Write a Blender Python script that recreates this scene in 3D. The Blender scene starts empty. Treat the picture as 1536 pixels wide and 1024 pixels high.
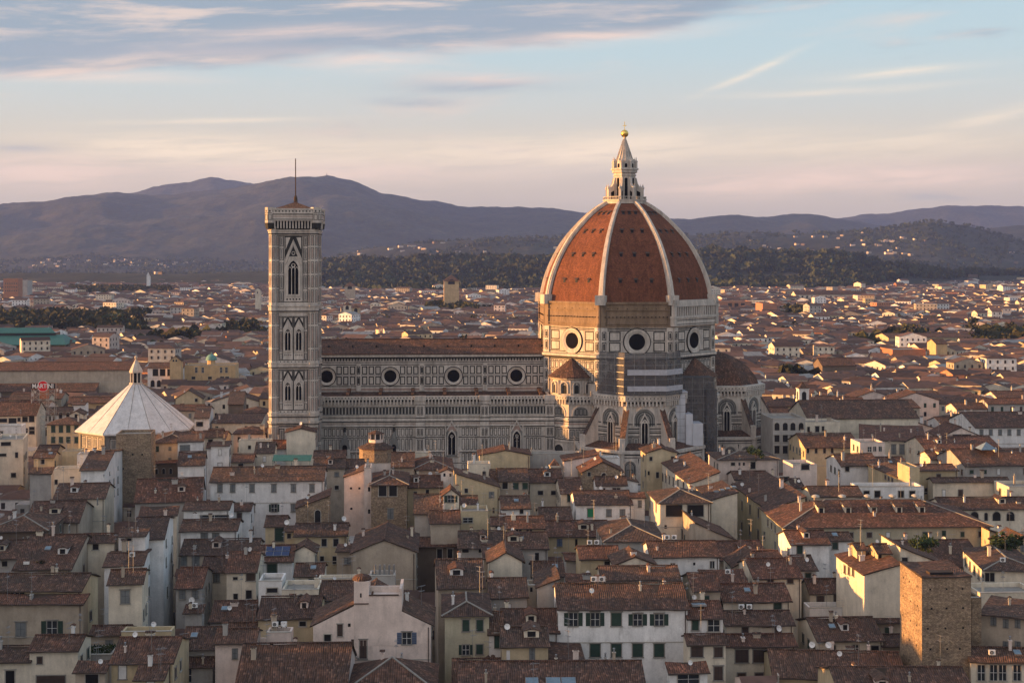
import bpy, math, random
import numpy as np
from mathutils import Vector, Matrix, noise
R = math.radians
S = bpy.context.scene
COL = S.collection
F = 2060.0; HY = 385.0; CZ = 73.0          # focal length in px of a 1536 px wide frame, horizon row, eye height

# ---------------- camera ----------------
cd = bpy.data.cameras.new('camera'); cam = bpy.data.objects.new('camera', cd); COL.objects.link(cam)
cam.location = (0, 0, CZ); cam.rotation_euler = (R(90), 0, 0)
cd.sensor_width = 36; cd.lens = 36*F/1536; cd.shift_y = -(512-HY)/1536
cd.clip_start = 1; cd.clip_end = 40000
S.camera = cam
S.render.resolution_x = 1024; S.render.resolution_y = 682

# ---------------- sun ----------------
SUN_EL = 4.3; SUN_A = -2.0                  # elevation; degrees beyond due left (-x)
sd = bpy.data.lights.new('sun', 'SUN'); sun = bpy.data.objects.new('sun', sd); COL.objects.link(sun)
sd.energy = 5.0; sd.angle = R(0.5); sd.color = (1.0, 0.48, 0.15)
tosun = Vector((-math.cos(R(SUN_EL))*math.cos(R(SUN_A)), math.cos(R(SUN_EL))*math.sin(R(SUN_A)), math.sin(R(SUN_EL))))
sun.rotation_euler = (-tosun).to_track_quat('-Z', 'Y').to_euler()
sun.location = tosun*300+Vector((0, 0, 100))

# ---------------- view ----------------
S.view_settings.view_transform = 'Standard'; S.view_settings.look = 'None'
S.view_settings.exposure = 1.5; S.view_settings.gamma = 1
S.cycles.use_denoising = True
S.cycles.max_bounces = 5; S.cycles.diffuse_bounces = 2; S.cycles.glossy_bounces = 2
S.cycles.transparent_max_bounces = 8; S.cycles.volume_bounces = 1
S.cycles.sample_clamp_indirect = 4

# ---------------- node helper ----------------
class NT:
    def __init__(s, nt): s.nt = nt
    def __call__(s, typ, _out=0, **kw):
        n = s.nt.nodes.new(typ)
        for k, v in kw.items():
            if k.startswith('i_'):
                key = k[2:]
                key = int(key) if key.isdigit() else key.replace('__', ' ')
                sock = n.inputs[key]
                if isinstance(v, bpy.types.NodeSocket): s.nt.links.new(v, sock)
                else: sock.default_value = v
            else: setattr(n, k, v)
        return n.outputs[_out]
    def math(s, op, a, b=0.0, c=0.0, clamp=False): return s('ShaderNodeMath', operation=op, use_clamp=clamp, i_0=a, i_1=b, i_2=c)
    def mix(s, f, a, b, blend='MIX'): return s('ShaderNodeMix', 2, data_type='RGBA', blend_type=blend, i_0=f, i_6=a, i_7=b)
    def ramp(s, f, pts, interp='LINEAR'):
        n = s.nt.nodes.new('ShaderNodeValToRGB'); n.color_ramp.interpolation = interp
        while len(n.color_ramp.elements) < len(pts): n.color_ramp.elements.new(0.5)
        for e, (p, c) in zip(n.color_ramp.elements, pts):
            e.position = p; e.color = (c, c, c, 1) if isinstance(c, (int, float)) else (*c, 1)
        s.nt.links.new(f, n.inputs[0]); return n.outputs[0]
    def noise(s, vec, scale, detail=3.0, rough=.55, out=0):
        return s('ShaderNodeTexNoise', out, i_Vector=vec, i_Scale=scale, i_Detail=detail, i_Roughness=rough)
    def vmul(s, vec, xyz): return s('ShaderNodeVectorMath', operation='MULTIPLY', i_0=vec, i_1=xyz)
    def map(s, v, a, b, c, d): return s('ShaderNodeMapRange', i_0=v, i_1=a, i_2=b, i_3=c, i_4=d)

# ---------------- world: low sun sky with streaky sunset cloud ----------------
W = bpy.data.worlds.new('World'); S.world = W; W.use_nodes = True
nt = W.node_tree; nt.nodes.clear(); N = NT(nt)
sky = N('ShaderNodeTexSky', sky_type='NISHITA', sun_disc=False, sun_elevation=R(SUN_EL), sun_rotation=R(-90+SUN_A), altitude=100, air_density=1.0, dust_density=1.2, ozone_density=1.0)
skyc = N('ShaderNodeVectorMath', operation='SCALE', i_0=sky, i_3=0.15)
tc = N('ShaderNodeTexCoord')
sep = nt.nodes.new('ShaderNodeSeparateXYZ'); nt.links.new(tc, sep.inputs[0])
dx, dy, dz = sep.outputs
horiz = N.math('SQRT', N.math('ADD', N.math('MULTIPLY', dx, dx), N.math('MULTIPLY', dy, dy)))
el = N.math('DIVIDE', dz, N.math('MAXIMUM', horiz, 0.02))            # tangent of elevation
az = N('ShaderNodeMath', operation='ARCTAN2', i_0=dx, i_1=dy)
grad = N.ramp(N.math('MULTIPLY', el, 2.5, clamp=True), [
    (0.0, (.45, .39, .39)), (.06, (.55, .46, .42)), (.12, (.66, .54, .45)), (.19, (.73, .62, .49)), (.27, (.62, .63, .60)),
    (.36, (.50, .63, .68)), (.5, (.42, .59, .69)), (.75, (.36, .50, .66)), (1.0, (.30, .44, .62))])
vec = N('ShaderNodeCombineXYZ', i_0=az, i_1=N.math('MULTIPLY', N.math('ADD', el, N.math('MULTIPLY', az, -.05)), 5.0), i_2=0.0)
warp = N.noise(vec, 3.0, 3.0, .5, 1)
vw = N('ShaderNodeVectorMath', operation='MULTIPLY_ADD', i_0=warp, i_1=(.16, .16, 0), i_2=vec)
n1 = N.noise(vw, 3.1, 7.0, .60)
n2 = N.noise(N.vmul(vw, (1, 1.5, 1)), 8.0, 6.0, .62)
n3 = N.noise(N('ShaderNodeVectorMath', operation='ADD', i_0=N.vmul(vw, (1, 1.0, 1)), i_1=(3.3, 7.1, 0)), 2.3, 5.0, .6)
# bank of grey-mauve cloud high on the left, thinning to the right
# its lower edge (tangent of elevation) climbs from .12 at the left to .18 at the right
edge = N.map(az, -.4, .45, .118, .19)
bank = N.math('MULTIPLY', N('ShaderNodeMapRange', interpolation_type='SMOOTHSTEP', i_0=N.math('SUBTRACT', el, edge), i_1=-.012, i_2=.022, i_3=0.0, i_4=1.0),
              N.map(el, .30, .55, 1.0, .45))
bank = N.math('MULTIPLY', bank, N.map(az, .10, .42, 1.0, .12))
cm = N.math('ADD', N.math('ADD', N.math('MULTIPLY', bank, .33), N.math('MULTIPLY', n2, .22)), N.math('SUBTRACT', n1, .07))
cmask = N('ShaderNodeMapRange', interpolation_type='SMOOTHSTEP', i_0=cm, i_1=.60, i_2=.76, i_3=0.0, i_4=1.0)
lit = N('ShaderNodeMapRange', interpolation_type='SMOOTHSTEP', i_0=n2, i_1=.46, i_2=.66, i_3=0.0, i_4=1.0)
ccol = N.mix(lit, (.27, .34, .43, 1), (.76, .60, .53, 1))
# thin lit wisps lower down
wis = N('ShaderNodeMapRange', interpolation_type='SMOOTHSTEP', i_0=N.math('ADD', n3, N.math('MULTIPLY', n2, .35)), i_1=.70, i_2=.90, i_3=0.0, i_4=.6)
wis = N.math('MULTIPLY', wis, N.map(el, .0, .05, .3, 1.0))
c1 = N.mix(wis, grad, (.82, .64, .54, 1))
c2 = N.mix(N.math('MULTIPLY', cmask, .92), c1, ccol)
# single streaks and lenses of cloud: centre azimuth/elevation, half length, half thickness (degrees), slope, colour, strength
wz = N('ShaderNodeSeparateXYZ', 0, i_0=warp); wy = N('ShaderNodeSeparateXYZ', 1, i_0=warp)
azw = N.math('ADD', az, N.math('MULTIPLY', wz, .035)); elw = N.math('ADD', el, N.math('MULTIPLY', N.math('SUBTRACT', wy, .5), .012))
azw = N.math('SUBTRACT', azw, .0175)
fine_ = N.ramp(N.noise(N.vmul(vw, (1, 2.2, 1)), 14.0, 5.0, .65), [(.34, .30), (.58, 1.0)])
PK = (1.12, .78, .62, 1); GY = (.31, .37, .46, 1); CR0 = (1.15, .90, .66, 1)
for (px, py, L_, T_, sl_, colr, st_) in [(720, 128, 115, 9, .02, GY, .75), (735, 120, 100, 6, .0, PK, .5), (1125, 107, 62, 4, .42, CR0, .55), (625, 152, 60, 5, 0, GY, .6), (1340, 108, 90, 5, .05, CR0, .5), (300, 182, 120, 3, .04, CR0, .6),
    (280, 226, 190, 17, .0, CR0, .85), (650, 236, 330, 20, .02, CR0, .55), (1160, 272, 170, 13, .05, PK, .8), (1400, 262, 130, 12, .0, PK, .7), (1000, 210, 200, 12, .02, CR0, .5), (1300, 225, 220, 14, .03, CR0, .5), (25, 226, 50, 5, 0, GY, .65), (1480, 178, 110, 8, .25, CR0, .42),
    (60, 260, 150, 17, 0, PK, .75), (480, 262, 200, 10, .0, PK, .6), (880, 232, 150, 14, 0, CR0, .75), (540, 95, 90, 10, .0, PK, .65), (330, 80, 150, 9, .03, PK, .5), (80, 112, 170, 6, 0, PK, .55), (850, 60, 190, 8, .08, PK, .5), (700, 35, 260, 14, .06, GY, .8), (150, 72, 190, 16, .0, GY, .8), (420, 70, 240, 14, .02, GY, .6), (850, 18, 240, 12, .05, GY, .6), (1250, 135, 130, 4, .02, CR0, .45), (430, 50, 120, 7, .05, PK, .5)]:
    a0 = math.atan((px-768)/2060); e0 = (385-py)/2060*math.cos(a0)
    du = N.math('DIVIDE', N.math('SUBTRACT', azw, a0), L_/2060); dv = N.math('DIVIDE', N.math('SUBTRACT', N.math('SUBTRACT', elw, e0), N.math('MULTIPLY', N.math('SUBTRACT', azw, a0), sl_)), T_/2060*1.35)
    q_ = N.math('EXPONENT', N.math('MULTIPLY', N.math('ADD', N.math('MULTIPLY', du, du), N.math('MULTIPLY', dv, dv)), -1.0))
    c2 = N.mix(N.math('MULTIPLY', N.math('MULTIPLY', q_, fine_), st_, clamp=True), c2, colr)
c2 = N.mix(1.0, c2, (.415, .415, .405, 1), 'MULTIPLY')
# broad glow added in the south-west sky behind the camera to lift shaded walls
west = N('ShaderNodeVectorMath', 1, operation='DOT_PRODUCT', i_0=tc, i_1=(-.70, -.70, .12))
fill_glow = N('ShaderNodeMapRange', interpolation_type='SMOOTHSTEP', i_0=west, i_1=-.05, i_2=.95, i_3=0.0, i_4=1.0)
c3 = N.mix(fill_glow, c2, (.36, .325, .325, 1))
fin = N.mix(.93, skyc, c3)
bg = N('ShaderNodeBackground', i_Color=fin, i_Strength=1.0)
out = nt.nodes.new('ShaderNodeOutputWorld'); nt.links.new(bg, out.inputs[0])

# ---------------- materials ----------------
MATS = {}
def mat(name, fn):
    m = bpy.data.materials.new(name); m.use_nodes = True; t = m.node_tree; t.nodes.clear(); n = NT(t)
    b = t.nodes.new('ShaderNodeBsdfPrincipled'); o = t.nodes.new('ShaderNodeOutputMaterial'); t.links.new(b.outputs[0], o.inputs[0])
    b.inputs['Roughness'].default_value = .85; b.inputs['Specular IOR Level'].default_value = .25
    def setc(c, rough=None, bump=None, bd=.05, metal=None):
        if isinstance(c, bpy.types.NodeSocket): t.links.new(c, b.inputs['Base Color'])
        else: b.inputs['Base Color'].default_value = (*c, 1)
        if rough is not None:
            b.inputs['Roughness'].default_value = rough
        if metal: b.inputs['Metallic'].default_value = metal
        if bump is not None:
            bp = n('ShaderNodeBump', i_Height=bump, i_Distance=bd, i_Strength=.8); t.links.new(bp, b.inputs['Normal'])
    fn(n, setc, b, t, o); MATS[name] = m
def plain(name, c, rough=.8, metal=None, var=.12, sc=1.2):
    def fn(n, setc, b, t, o):
        g = n('ShaderNodeNewGeometry')
        k = n.noise(g, sc, 4.0)
        setc(n.mix(1.0, (*c, 1), n.ramp(k, [(.3, 1-var*1.6), (.7, 1+var)]), 'MULTIPLY'), rough, metal=metal)
    mat(name, fn)
def OI(n, out): return n('ShaderNodeObjectInfo', out)
def f_plaster(n, setc, b, t, o):
    g = n('ShaderNodeTexCoord', 3); rnd = OI(n, 5)
    g = n('ShaderNodeVectorMath', operation='ADD', i_0=g, i_1=n('ShaderNodeCombineXYZ', i_0=n.math('MULTIPLY', rnd, 97), i_1=n.math('MULTIPLY', rnd, 31), i_2=0.0))
    a = n.noise(n.vmul(g, (.9, .9, .10)), 1.0, 5.0, .65)         # rain streaks
    c = n.noise(g, .35, 5.0, .6)                                # patches
    d = n.noise(g, 4.0, 4.0, .7)
    base = n.mix(1.0, OI(n, 1), n.ramp(a, [(.3, .84), (.62, 1.03)]), 'MULTIPLY')
    base = n.mix(1.0, base, n.ramp(c, [(.3, .80), (.65, 1.05)]), 'MULTIPLY')
    st = n.ramp(n.noise(n.vmul(g, (.5, .5, .22)), 1.3, 6.0, .7), [(.56, 0.0), (.72, .42)])
    base = n.mix(st, base, (.19, .165, .14, 1))
    base = n.mix(1.0, base, n.ramp(d, [(.3, .90), (.7, 1.05)]), 'MULTIPLY')
    setc(base, .9, d, .02)
mat('plaster', f_plaster)
def tile_cols(n, uvn, rnd, tint=None, blot=1.0):
    u = n('ShaderNodeSeparateXYZ', 0, i_0=uvn); v = n('ShaderNodeSeparateXYZ', 1, i_0=uvn)
    wob = n.math('MULTIPLY', n.noise(uvn, .5, 2.0), .5)
    cu = n.math('FLOOR', n.math('MULTIPLY', u, 3.2)); cv = n.math('FLOOR', n.math('MULTIPLY', n.math('ADD', v, wob), 2.3))
    wn = n('ShaderNodeTexWhiteNoise', 0, noise_dimensions='3D', i_Vector=n('ShaderNodeCombineXYZ', i_0=cu, i_1=cv, i_2=rnd))
    big = n.noise(n('ShaderNodeVectorMath', operation='ADD', i_0=uvn, i_1=n('ShaderNodeCombineXYZ', i_0=n.math('MULTIPLY', rnd, 53), i_1=n.math('MULTIPLY', rnd, 91), i_2=0.0)), .33, 5.0, .68)
    col = n.ramp(big, [(.30, (.062, .047, .037)), (.44, (.102, .064, .048)), (.56, (.136, .076, .053)), (.70, (.195, .097, .061))])
    old = n.ramp(n.noise(uvn, 1.7, 5.0, .75), [(.52, 0.0), (.70, .75)])
    col = n.mix(old, col, (.075, .066, .055, 1))
    flk = n.ramp(wn, [(0, .62), (.5, .92), (.85, 1.18), (1, 2.0)])
    col = n.mix(blot, col, n.mix(1.0, col, flk, 'MULTIPLY'))
    # stripes of the cover tiles running down the slope
    st = n.math('SINE', n.math('MULTIPLY', u, 2*math.pi*3.2))
    stc = n.ramp(n.map(st, -1, 1, 0, 1), [(0, .58), (.45, 1.0), (1, 1.12)])
    col = n.mix(1.0, col, stc, 'MULTIPLY')
    cou = n.ramp(n.math('FRACT', n.math('MULTIPLY', n.math('ADD', v, wob), 2.3)), [(0, .70), (.2, 1.0), (1, 1.05)])
    col = n.mix(1.0, col, cou, 'MULTIPLY')
    return col, st
def f_tile(n, setc, b, t, o):
    uvn = n('ShaderNodeUVMap'); rnd = OI(n, 5)
    col, st = tile_cols(n, uvn, rnd)
    tint = n.ramp(rnd, [(0, (.70, .72, .76)), (.2, (1.05, .96, .93)), (.4, (.82, .88, .92)), (.6, (1.22, .98, .90)), (.8, (.92, .86, .84)), (1, (1.1, 1.06, 1.02))])
    setc(n.mix(1.0, col, tint, 'MULTIPLY'), .9, st, .06)
mat('tile', f_tile)
def f_terr(n, setc, b, t, o):
    uvn = n('ShaderNodeUVMap')
    k = n('ShaderNodeTexBrick', i_Vector=uvn, i_Scale=1.0, i_Color1=(.215, .082, .044, 1), i_Color2=(.14, .056, .034, 1), i_Mortar=(.12, .04, .022, 1), **{'i_Brick__Width': .5, 'i_Row__Height': .33, 'i_Mortar__Size': .035, 'i_Bias': .1})
    g = n('ShaderNodeTexCoord', 3)
    a = n.ramp(n.noise(g, .12, 6.0, .7), [(.3, .72), (.7, 1.15)])
    s = n.ramp(n.noise(n.vmul(g, (.9, .9, .07)), 1.0, 5.0, .7), [(.35, .72), (.6, 1.06)])
    f = n.ramp(n.noise(g, 2.2, 3.0, .7), [(.3, .70), (.5, 1.0), (.75, 1.3)])
    c = n.mix(1.0, k, a, 'MULTIPLY'); c = n.mix(1.0, c, s, 'MULTIPLY'); c = n.mix(1.0, c, f, 'MULTIPLY')
    setc(c, .9)
mat('dome_tile', f_terr)
def f_far(n, setc, b, t, o):
    c = n('ShaderNodeAttribute', 0, attribute_name='Col'); g = n('ShaderNodeNewGeometry')
    k = n.ramp(n.noise(g, .45, 4.0, .7), [(.3, .68), (.7, 1.22)])
    setc(n.mix(1.0, c, k, 'MULTIPLY'), .9)
mat('city', f_far)
def f_stone(n, setc, b, t, o):
    uvn = n('ShaderNodeUVMap')
    w = n('ShaderNodeVectorMath', operation='MULTIPLY_ADD', i_0=n.noise(uvn, 1.3, 3.0, .6, 1), i_1=(.28, .16, 0), i_2=uvn)
    k = n('ShaderNodeTexBrick', i_Vector=w, i_Scale=1.0, i_Color1=(.42, .31, .20, 1), i_Color2=(.25, .18, .125, 1), i_Mortar=(.18, .135, .10, 1), **{'i_Brick__Width': .42, 'i_Row__Height': .19, 'i_Mortar__Size': .02, 'i_Bias': 0.0})
    f = n.ramp(n.noise(uvn, 2.6, 6.0, .8), [(.3, .45), (.5, 1.0), (.72, 1.6)])
    f2 = n.ramp(n.noise(n.vmul(uvn, (1, 1.8, 1)), .3, 5.0, .65), [(.3, .65), (.7, 1.2)])
    setc(n.mix(1.0, n.mix(1.0, k, f, 'MULTIPLY'), f2, 'MULTIPLY'), .95, f, .10)
mat('rubble', f_stone)
def f_marble(c, var):
    def fn(n, setc, b, t, o):
        g = n('ShaderNodeTexCoord', 3)
        a = n.ramp(n.noise(n.vmul(g, (1, 1, .18)), .9, 6.0, .7), [(.32, var), (.6, 1.03)])
        p = n.ramp(n.noise(g, .22, 4.0, .6), [(.3, .84), (.7, 1.05)])
        d = n.ramp(n.noise(g, 2.5, 4.0, .7), [(.3, .85), (.7, 1.1)])
        x = n.mix(1.0, (*c, 1), a, 'MULTIPLY'); x = n.mix(1.0, x, p, 'MULTIPLY'); x = n.mix(1.0, x, d, 'MULTIPLY')
        setc(x, .75)
    return fn
mat('marble', f_marble((.60, .535, .465), .60))
mat('marble_dark', f_marble((.032, .032, .030), .6))
mat('marble_pink', f_marble((.40, .28, .23), .7))
mat('marble_grey', f_marble((.24, .23, .21), .6))
mat('marble_roof', f_marble((.66, .64, .62), .80))
mat('bare_brick', f_marble((.25, .175, .115), .55))
plain('dark', (.012, .012, .014), .4)
def f_void(n, setc, b, t, o):
    b.inputs['Specular IOR Level'].default_value = 0.0; setc((.010, .010, .012), 1.0)
mat('void', f_void)  # shade of deep window recesses put into a near-black colour
plain('glass', (.03, .035, .04), .18)
plain('skyglass', (.16, .22, .27), .12)
plain('panel', (.015, .03, .10), .2)
plain('stone', (.26, .24, .21), .9)
plain('stone_light', (.42, .385, .33), .9)
plain('wood', (.055, .038, .028), .9)
plain('gutter', (.07, .05, .04), .6)
plain('green', (.028, .055, .040), .7)
plain('bright_green', (.02, .20, .09), .6)
plain('brown', (.065, .043, .035), .7)
plain('grey', (.17, .18, .18), .7)
plain('blue', (.10, .13, .20), .7)
plain('white', (.72, .70, .67), .6)
plain('metal', (.30, .30, .30), .45, .6)
plain('gold', (.95, .62, .16), .28, 1.0, .05)
plain('copper', (.13, .27, .235), .7)
plain('market', (.05, .15, .125), .6)
plain('red', (.62, .02, .02), .5, None, .03)
plain('black', (.02, .02, .02), .6)
plain('orange', (.42, .15, .07), .7)
plain('ground', (.075, .068, .06), .95)
plain('road', (.055, .053, .05), .9)
plain('leaf', (.032, .050, .018), .9, None, .35, .6)
plain('bark', (.07, .05, .035), .95)
plain('sheet', (.52, .53, .56), .6, None, .10, .4)
plain('tarpaulin', (.42, .42, .45), .7)
def f_net(n, setc, b, t, o):
    g = n('ShaderNodeTexCoord', 3)
    setc(n.mix(1.0, (.105, .10, .10, 1), n.ramp(n.noise(g, .5, 5.0, .7), [(.3, .7), (.7, 1.35)]), 'MULTIPLY'), .9)
    tr = t.nodes.new('ShaderNodeBsdfTransparent')
    mx = n('ShaderNodeMixShader', i_0=.72, i_1=tr.outputs[0], i_2=b.outputs[0]); t.links.new(mx, o.inputs[0])
mat('netting', f_net)
def f_hill(n, setc, b, t, o):
    g = n('ShaderNodeNewGeometry')
    k = n.noise(g, .004, 8.0, .68); q = n.noise(g, .03, 5.0, .75); s = n.noise(g, .0016, 4.0, .6)
    c = n.ramp(k, [(.36, (.012, .016, .010)), (.5, (.019, .024, .014)), (.62, (.034, .034, .022)), (.74, (.075, .060, .040))])
    c = n.mix(1.0, c, n.ramp(q, [(.32, .30), (.5, .95), (.7, 2.1)]), 'MULTIPLY')
    c = n.mix(1.0, c, n.ramp(s, [(.35, .75), (.65, 1.25)]), 'MULTIPLY')
    setc(c, 1.0, q, 12.0)
mat('hill', f_hill)

# ---------------- mesh builder ----------------
class MB:
    def __init__(s): s.v = []; s.f = []; s.m = []; s.c = []
    def face(s, pts, mi=0, col=None):
        i = len(s.v); s.v.extend(pts); s.f.append(tuple(range(i, i+len(pts)))); s.m.append(mi); s.c.append(col)
    def box(s, x0, x1, y0, y1, z0, z1, mi=0, top=None, bottom=True):
        a = [(x0, y0), (x1, y0), (x1, y1), (x0, y1)]
        s.prism(a, z0, z1, mi, top, bottom)
    def prism(s, poly, z0, z1, mi=0, top=None, bottom=True):
        n = len(poly)
        for i in range(n):
            p, q = poly[i], poly[(i+1) % n]
            s.face([(p[0], p[1], z0), (q[0], q[1], z0), (q[0], q[1], z1), (p[0], p[1], z1)], mi)
        s.face([(p[0], p[1], z1) for p in poly], mi if top is None else top)
        if bottom: s.face([(p[0], p[1], z0) for p in reversed(poly)], mi)
    def slab(s, poly3, t, mi=0, side=None):   # poly3 ccw from above, extruded down by t
        side = mi if side is None else side
        s.face(poly3, mi)
        lo = [(p[0], p[1], p[2]-t) for p in poly3]
        s.face(lo[::-1], side)
        n = len(poly3)
        for i in range(n):
            j = (i+1) % n
            s.face([lo[i], lo[j], poly3[j], poly3[i]], side)
    def lathe(s, prof, n=16, mi=0, cx=0, cy=0, ph=0.0, a0=0, a1=None):
        rings = [[(cx+r*math.cos(ph+2*math.pi*k/n), cy+r*math.sin(ph+2*math.pi*k/n), z) for k in range(n)] for r, z in prof]
        for i in range(len(rings)-1):
            a, b = rings[i], rings[i+1]
            for k in range(n):
                j = (k+1) % n
                if prof[i+1][0] < 1e-4: s.face([a[k], a[j], b[k]], mi)
                elif prof[i][0] < 1e-4: s.face([a[k], b[j], b[k]], mi)
                else: s.face([a[k], a[j], b[j], b[k]], mi)
    def tube(s, p, q, r0, r1=None, n=6, mi=0, cap=True):
        p = Vector(p); q = Vector(q); r1 = r0 if r1 is None else r1
        d = (q-p).normalized(); a = d.orthogonal().normalized(); b = d.cross(a)
        A = [tuple(p+(a*math.cos(2*math.pi*k/n)+b*math.sin(2*math.pi*k/n))*r0) for k in range(n)]
        B = [tuple(q+(a*math.cos(2*math.pi*k/n)+b*math.sin(2*math.pi*k/n))*r1) for k in range(n)]
        for k in range(n):
            j = (k+1) % n; s.face([A[k], A[j], B[j], B[k]], mi)
        if cap: s.face(A[::-1], mi); s.face(B, mi)
    def beam(s, p, q, w, h, mi=0):            # rectangular bar between two points, w across, h upright
        p = Vector(p); q = Vector(q); d = (q-p); u = Vector((-d.y, d.x, 0)); u = (u.normalized() if u.length > 1e-6 else Vector((1, 0, 0)))*w/2
        n_ = u.cross(d).normalized()*h/2
        c = [(-u-n_), (u-n_), (u+n_), (-u+n_)]
        A = [tuple(p+k) for k in c]; B = [tuple(q+k) for k in c]
        for k in range(4):
            j = (k+1) % 4; s.face([A[k], A[j], B[j], B[k]], mi)
        s.face(A[::-1], mi); s.face(B, mi)
    def mesh(s, name, mats):
        me = bpy.data.meshes.new(name); me.from_pydata(s.v, [], s.f)
        me.polygons.foreach_set('material_index', s.m)
        for m in mats: me.materials.append(MATS[m] if isinstance(m, str) else m)
        if any(m in ('tile', 'dome_tile', 'rubble') for m in mats):
            co = np.array(s.v, dtype=np.float64); uv = np.zeros((len(s.v), 2))
            for f in s.f:
                P = co[list(f)]; nn = np.cross(P[1]-P[0], P[2]-P[0]); l = np.linalg.norm(nn)
                if l < 1e-9: continue
                nn /= l
                if nn[2] < 0: nn = -nn
                u = np.array((-nn[1], nn[0], 0.0)); lu = np.linalg.norm(u)
                u = u/lu if lu > 1e-3 else np.array((1.0, 0, 0))
                w = np.cross(nn, u); uv[list(f), 0] = P@u; uv[list(f), 1] = P@w
            lay = me.uv_layers.new(name='UVMap'); lay.data.foreach_set('uv', uv.ravel())
        if any(c is not None for c in s.c):
            at = me.color_attributes.new('Col', 'FLOAT_COLOR', 'POINT')
            arr = np.ones((len(s.v), 4), dtype=np.float32)
            for f, c in zip(s.f, s.c):
                if c is not None: arr[f[0]:f[-1]+1, :3] = c
            at.data.foreach_set('color', arr.ravel())
        me.update(); return me
    def obj(s, name, mats, parent=None, color=None, loc=None, smooth=False):
        if not s.f: return None
        me = s.mesh(name, mats)
        if smooth: me.polygons.foreach_set('use_smooth', [True]*len(me.polygons))
        return link(name, me, parent, color, loc)
def link(name, me, parent=None, color=None, loc=None, rz=0):
    o = bpy.data.objects.new(name, me); COL.objects.link(o)
    if parent: o.parent = parent
    if color: o.color = (*color, 1)
    if loc: o.location = loc
    if rz: o.rotation_euler = (0, 0, rz)
    return o
def empty(name, loc, rz=0): 
    o = link(name, None, None, None, loc, rz); o.empty_display_size = 1; return o
def tag(o, label=None, cat=None, group=None, kind=None):
    for k, v in (('label', label), ('category', cat), ('group', group), ('kind', kind)):
        if v: o[k] = v
    return o

class Fc:                                      # draw on a vertical wall: a along it, b up (world z), w out of it
    def __init__(s, mb, o, u, n=None):
        s.mb = mb; s.o = Vector(o); s.u = Vector(u).normalized(); s.n = Vector(n).normalized() if n else Vector((s.u.y, -s.u.x, 0))
    def P(s, a, b, w=0): 
        p = s.o+s.u*a+s.n*w; return (p.x, p.y, p.z+b)
    def rect(s, a0, a1, b0, b1, mi, w=.04): s.mb.face([s.P(a0, b0, w), s.P(a1, b0, w), s.P(a1, b1, w), s.P(a0, b1, w)], mi)
    def poly(s, pts, mi, w=.04): s.mb.face([s.P(a, b, w) for a, b in pts], mi)
    def box(s, a0, a1, b0, b1, w0, w1, mi):
        q = [(a0, b0), (a1, b0), (a1, b1), (a0, b1)]
        s.ext(q, w0, w1, mi)
    def ext(s, q, w0, w1, mi):
        s.mb.face([s.P(a, b, w1) for a, b in q], mi)
        for i in range(len(q)):
            j = (i+1) % len(q)
            s.mb.face([s.P(*q[i], w0), s.P(*q[j], w0), s.P(*q[j], w1), s.P(*q[i], w1)], mi)
    def frame(s, a0, a1, b0, b1, t, mi, w=.04):
        s.rect(a0, a1, b0, b0+t, mi, w); s.rect(a0, a1, b1-t, b1, mi, w); s.rect(a0, a0+t, b0+t, b1-t, mi, w); s.rect(a1-t, a1, b0+t, b1-t, mi, w)
    def disc(s, a, b, r, mi, w, n=28): s.mb.face([s.P(a+r*math.cos(2*math.pi*k/n), b+r*math.sin(2*math.pi*k/n), w) for k in range(n)], mi)
    def ring(s, a, b, r0, r1, mi, w0, w1, t0=0, t1=2*math.pi, n=28):
        for k in range(n):
            c = t0+(t1-t0)*k/n; d = t0+(t1-t0)*(k+1)/n
            s.mb.face([s.P(a+r0*math.cos(c), b+r0*math.sin(c), w0), s.P(a+r1*math.cos(c), b+r1*math.sin(c), w1),
                       s.P(a+r1*math.cos(d), b+r1*math.sin(d), w1), s.P(a+r0*math.cos(d), b+r0*math.sin(d), w0)], mi)
    def archpts(s, a, b0, hw, bs, pointed=False, n=8):
        pts = [(a-hw, b0), (a+hw, b0)]
        if pointed:
            for k in range(n+1):
                t = k/n*math.pi/3; pts.append((a-hw+2*hw*math.cos(t), bs+2*hw*math.sin(t)))
            for k in range(n-1, -1, -1):
                t = k/n*math.pi/3; pts.append((a+hw-2*hw*math.cos(t), bs+2*hw*math.sin(t)))
        else:
            for k in range(n*2+1):
                t = k/(n*2)*math.pi; pts.append((a+hw*math.cos(t), bs+hw*math.sin(t)))
        return pts
    def arch(s, a, b0, hw, bs, mi, w=.05, pointed=False): s.mb.face([s.P(x, y, w) for x, y in s.archpts(a, b0, hw, bs, pointed)], mi)
    def archframe(s, a, b0, hw, bs, t, mi, w0, w1, pointed=False):
        A = s.archpts(a, b0, hw, bs, pointed); B = s.archpts(a, b0, hw+t, bs, pointed)
        A = A[1:]+A[:1]; B = B[1:]+B[:1]
        for i in range(len(A)-1):
            s.mb.face([s.P(*A[i], w1), s.P(*B[i], w1), s.P(*B[i+1], w1), s.P(*A[i+1], w1)], mi)
            s.mb.face([s.P(*B[i], w0), s.P(*B[i+1], w0), s.P(*B[i+1], w1), s.P(*B[i], w1)], mi)
            s.mb.face([s.P(*A[i], w0), s.P(*A[i+1], w0), s.P(*A[i+1], w1), s.P(*A[i], w1)], mi)

# ---------------- ground ----------------
g = MB(); g.face([(-14000, -1200, 0), (14000, -1200, 0), (14000, 16000, 0), (-14000, 16000, 0)])
tag(g.obj('ground', ['ground']), kind='structure')
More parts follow.
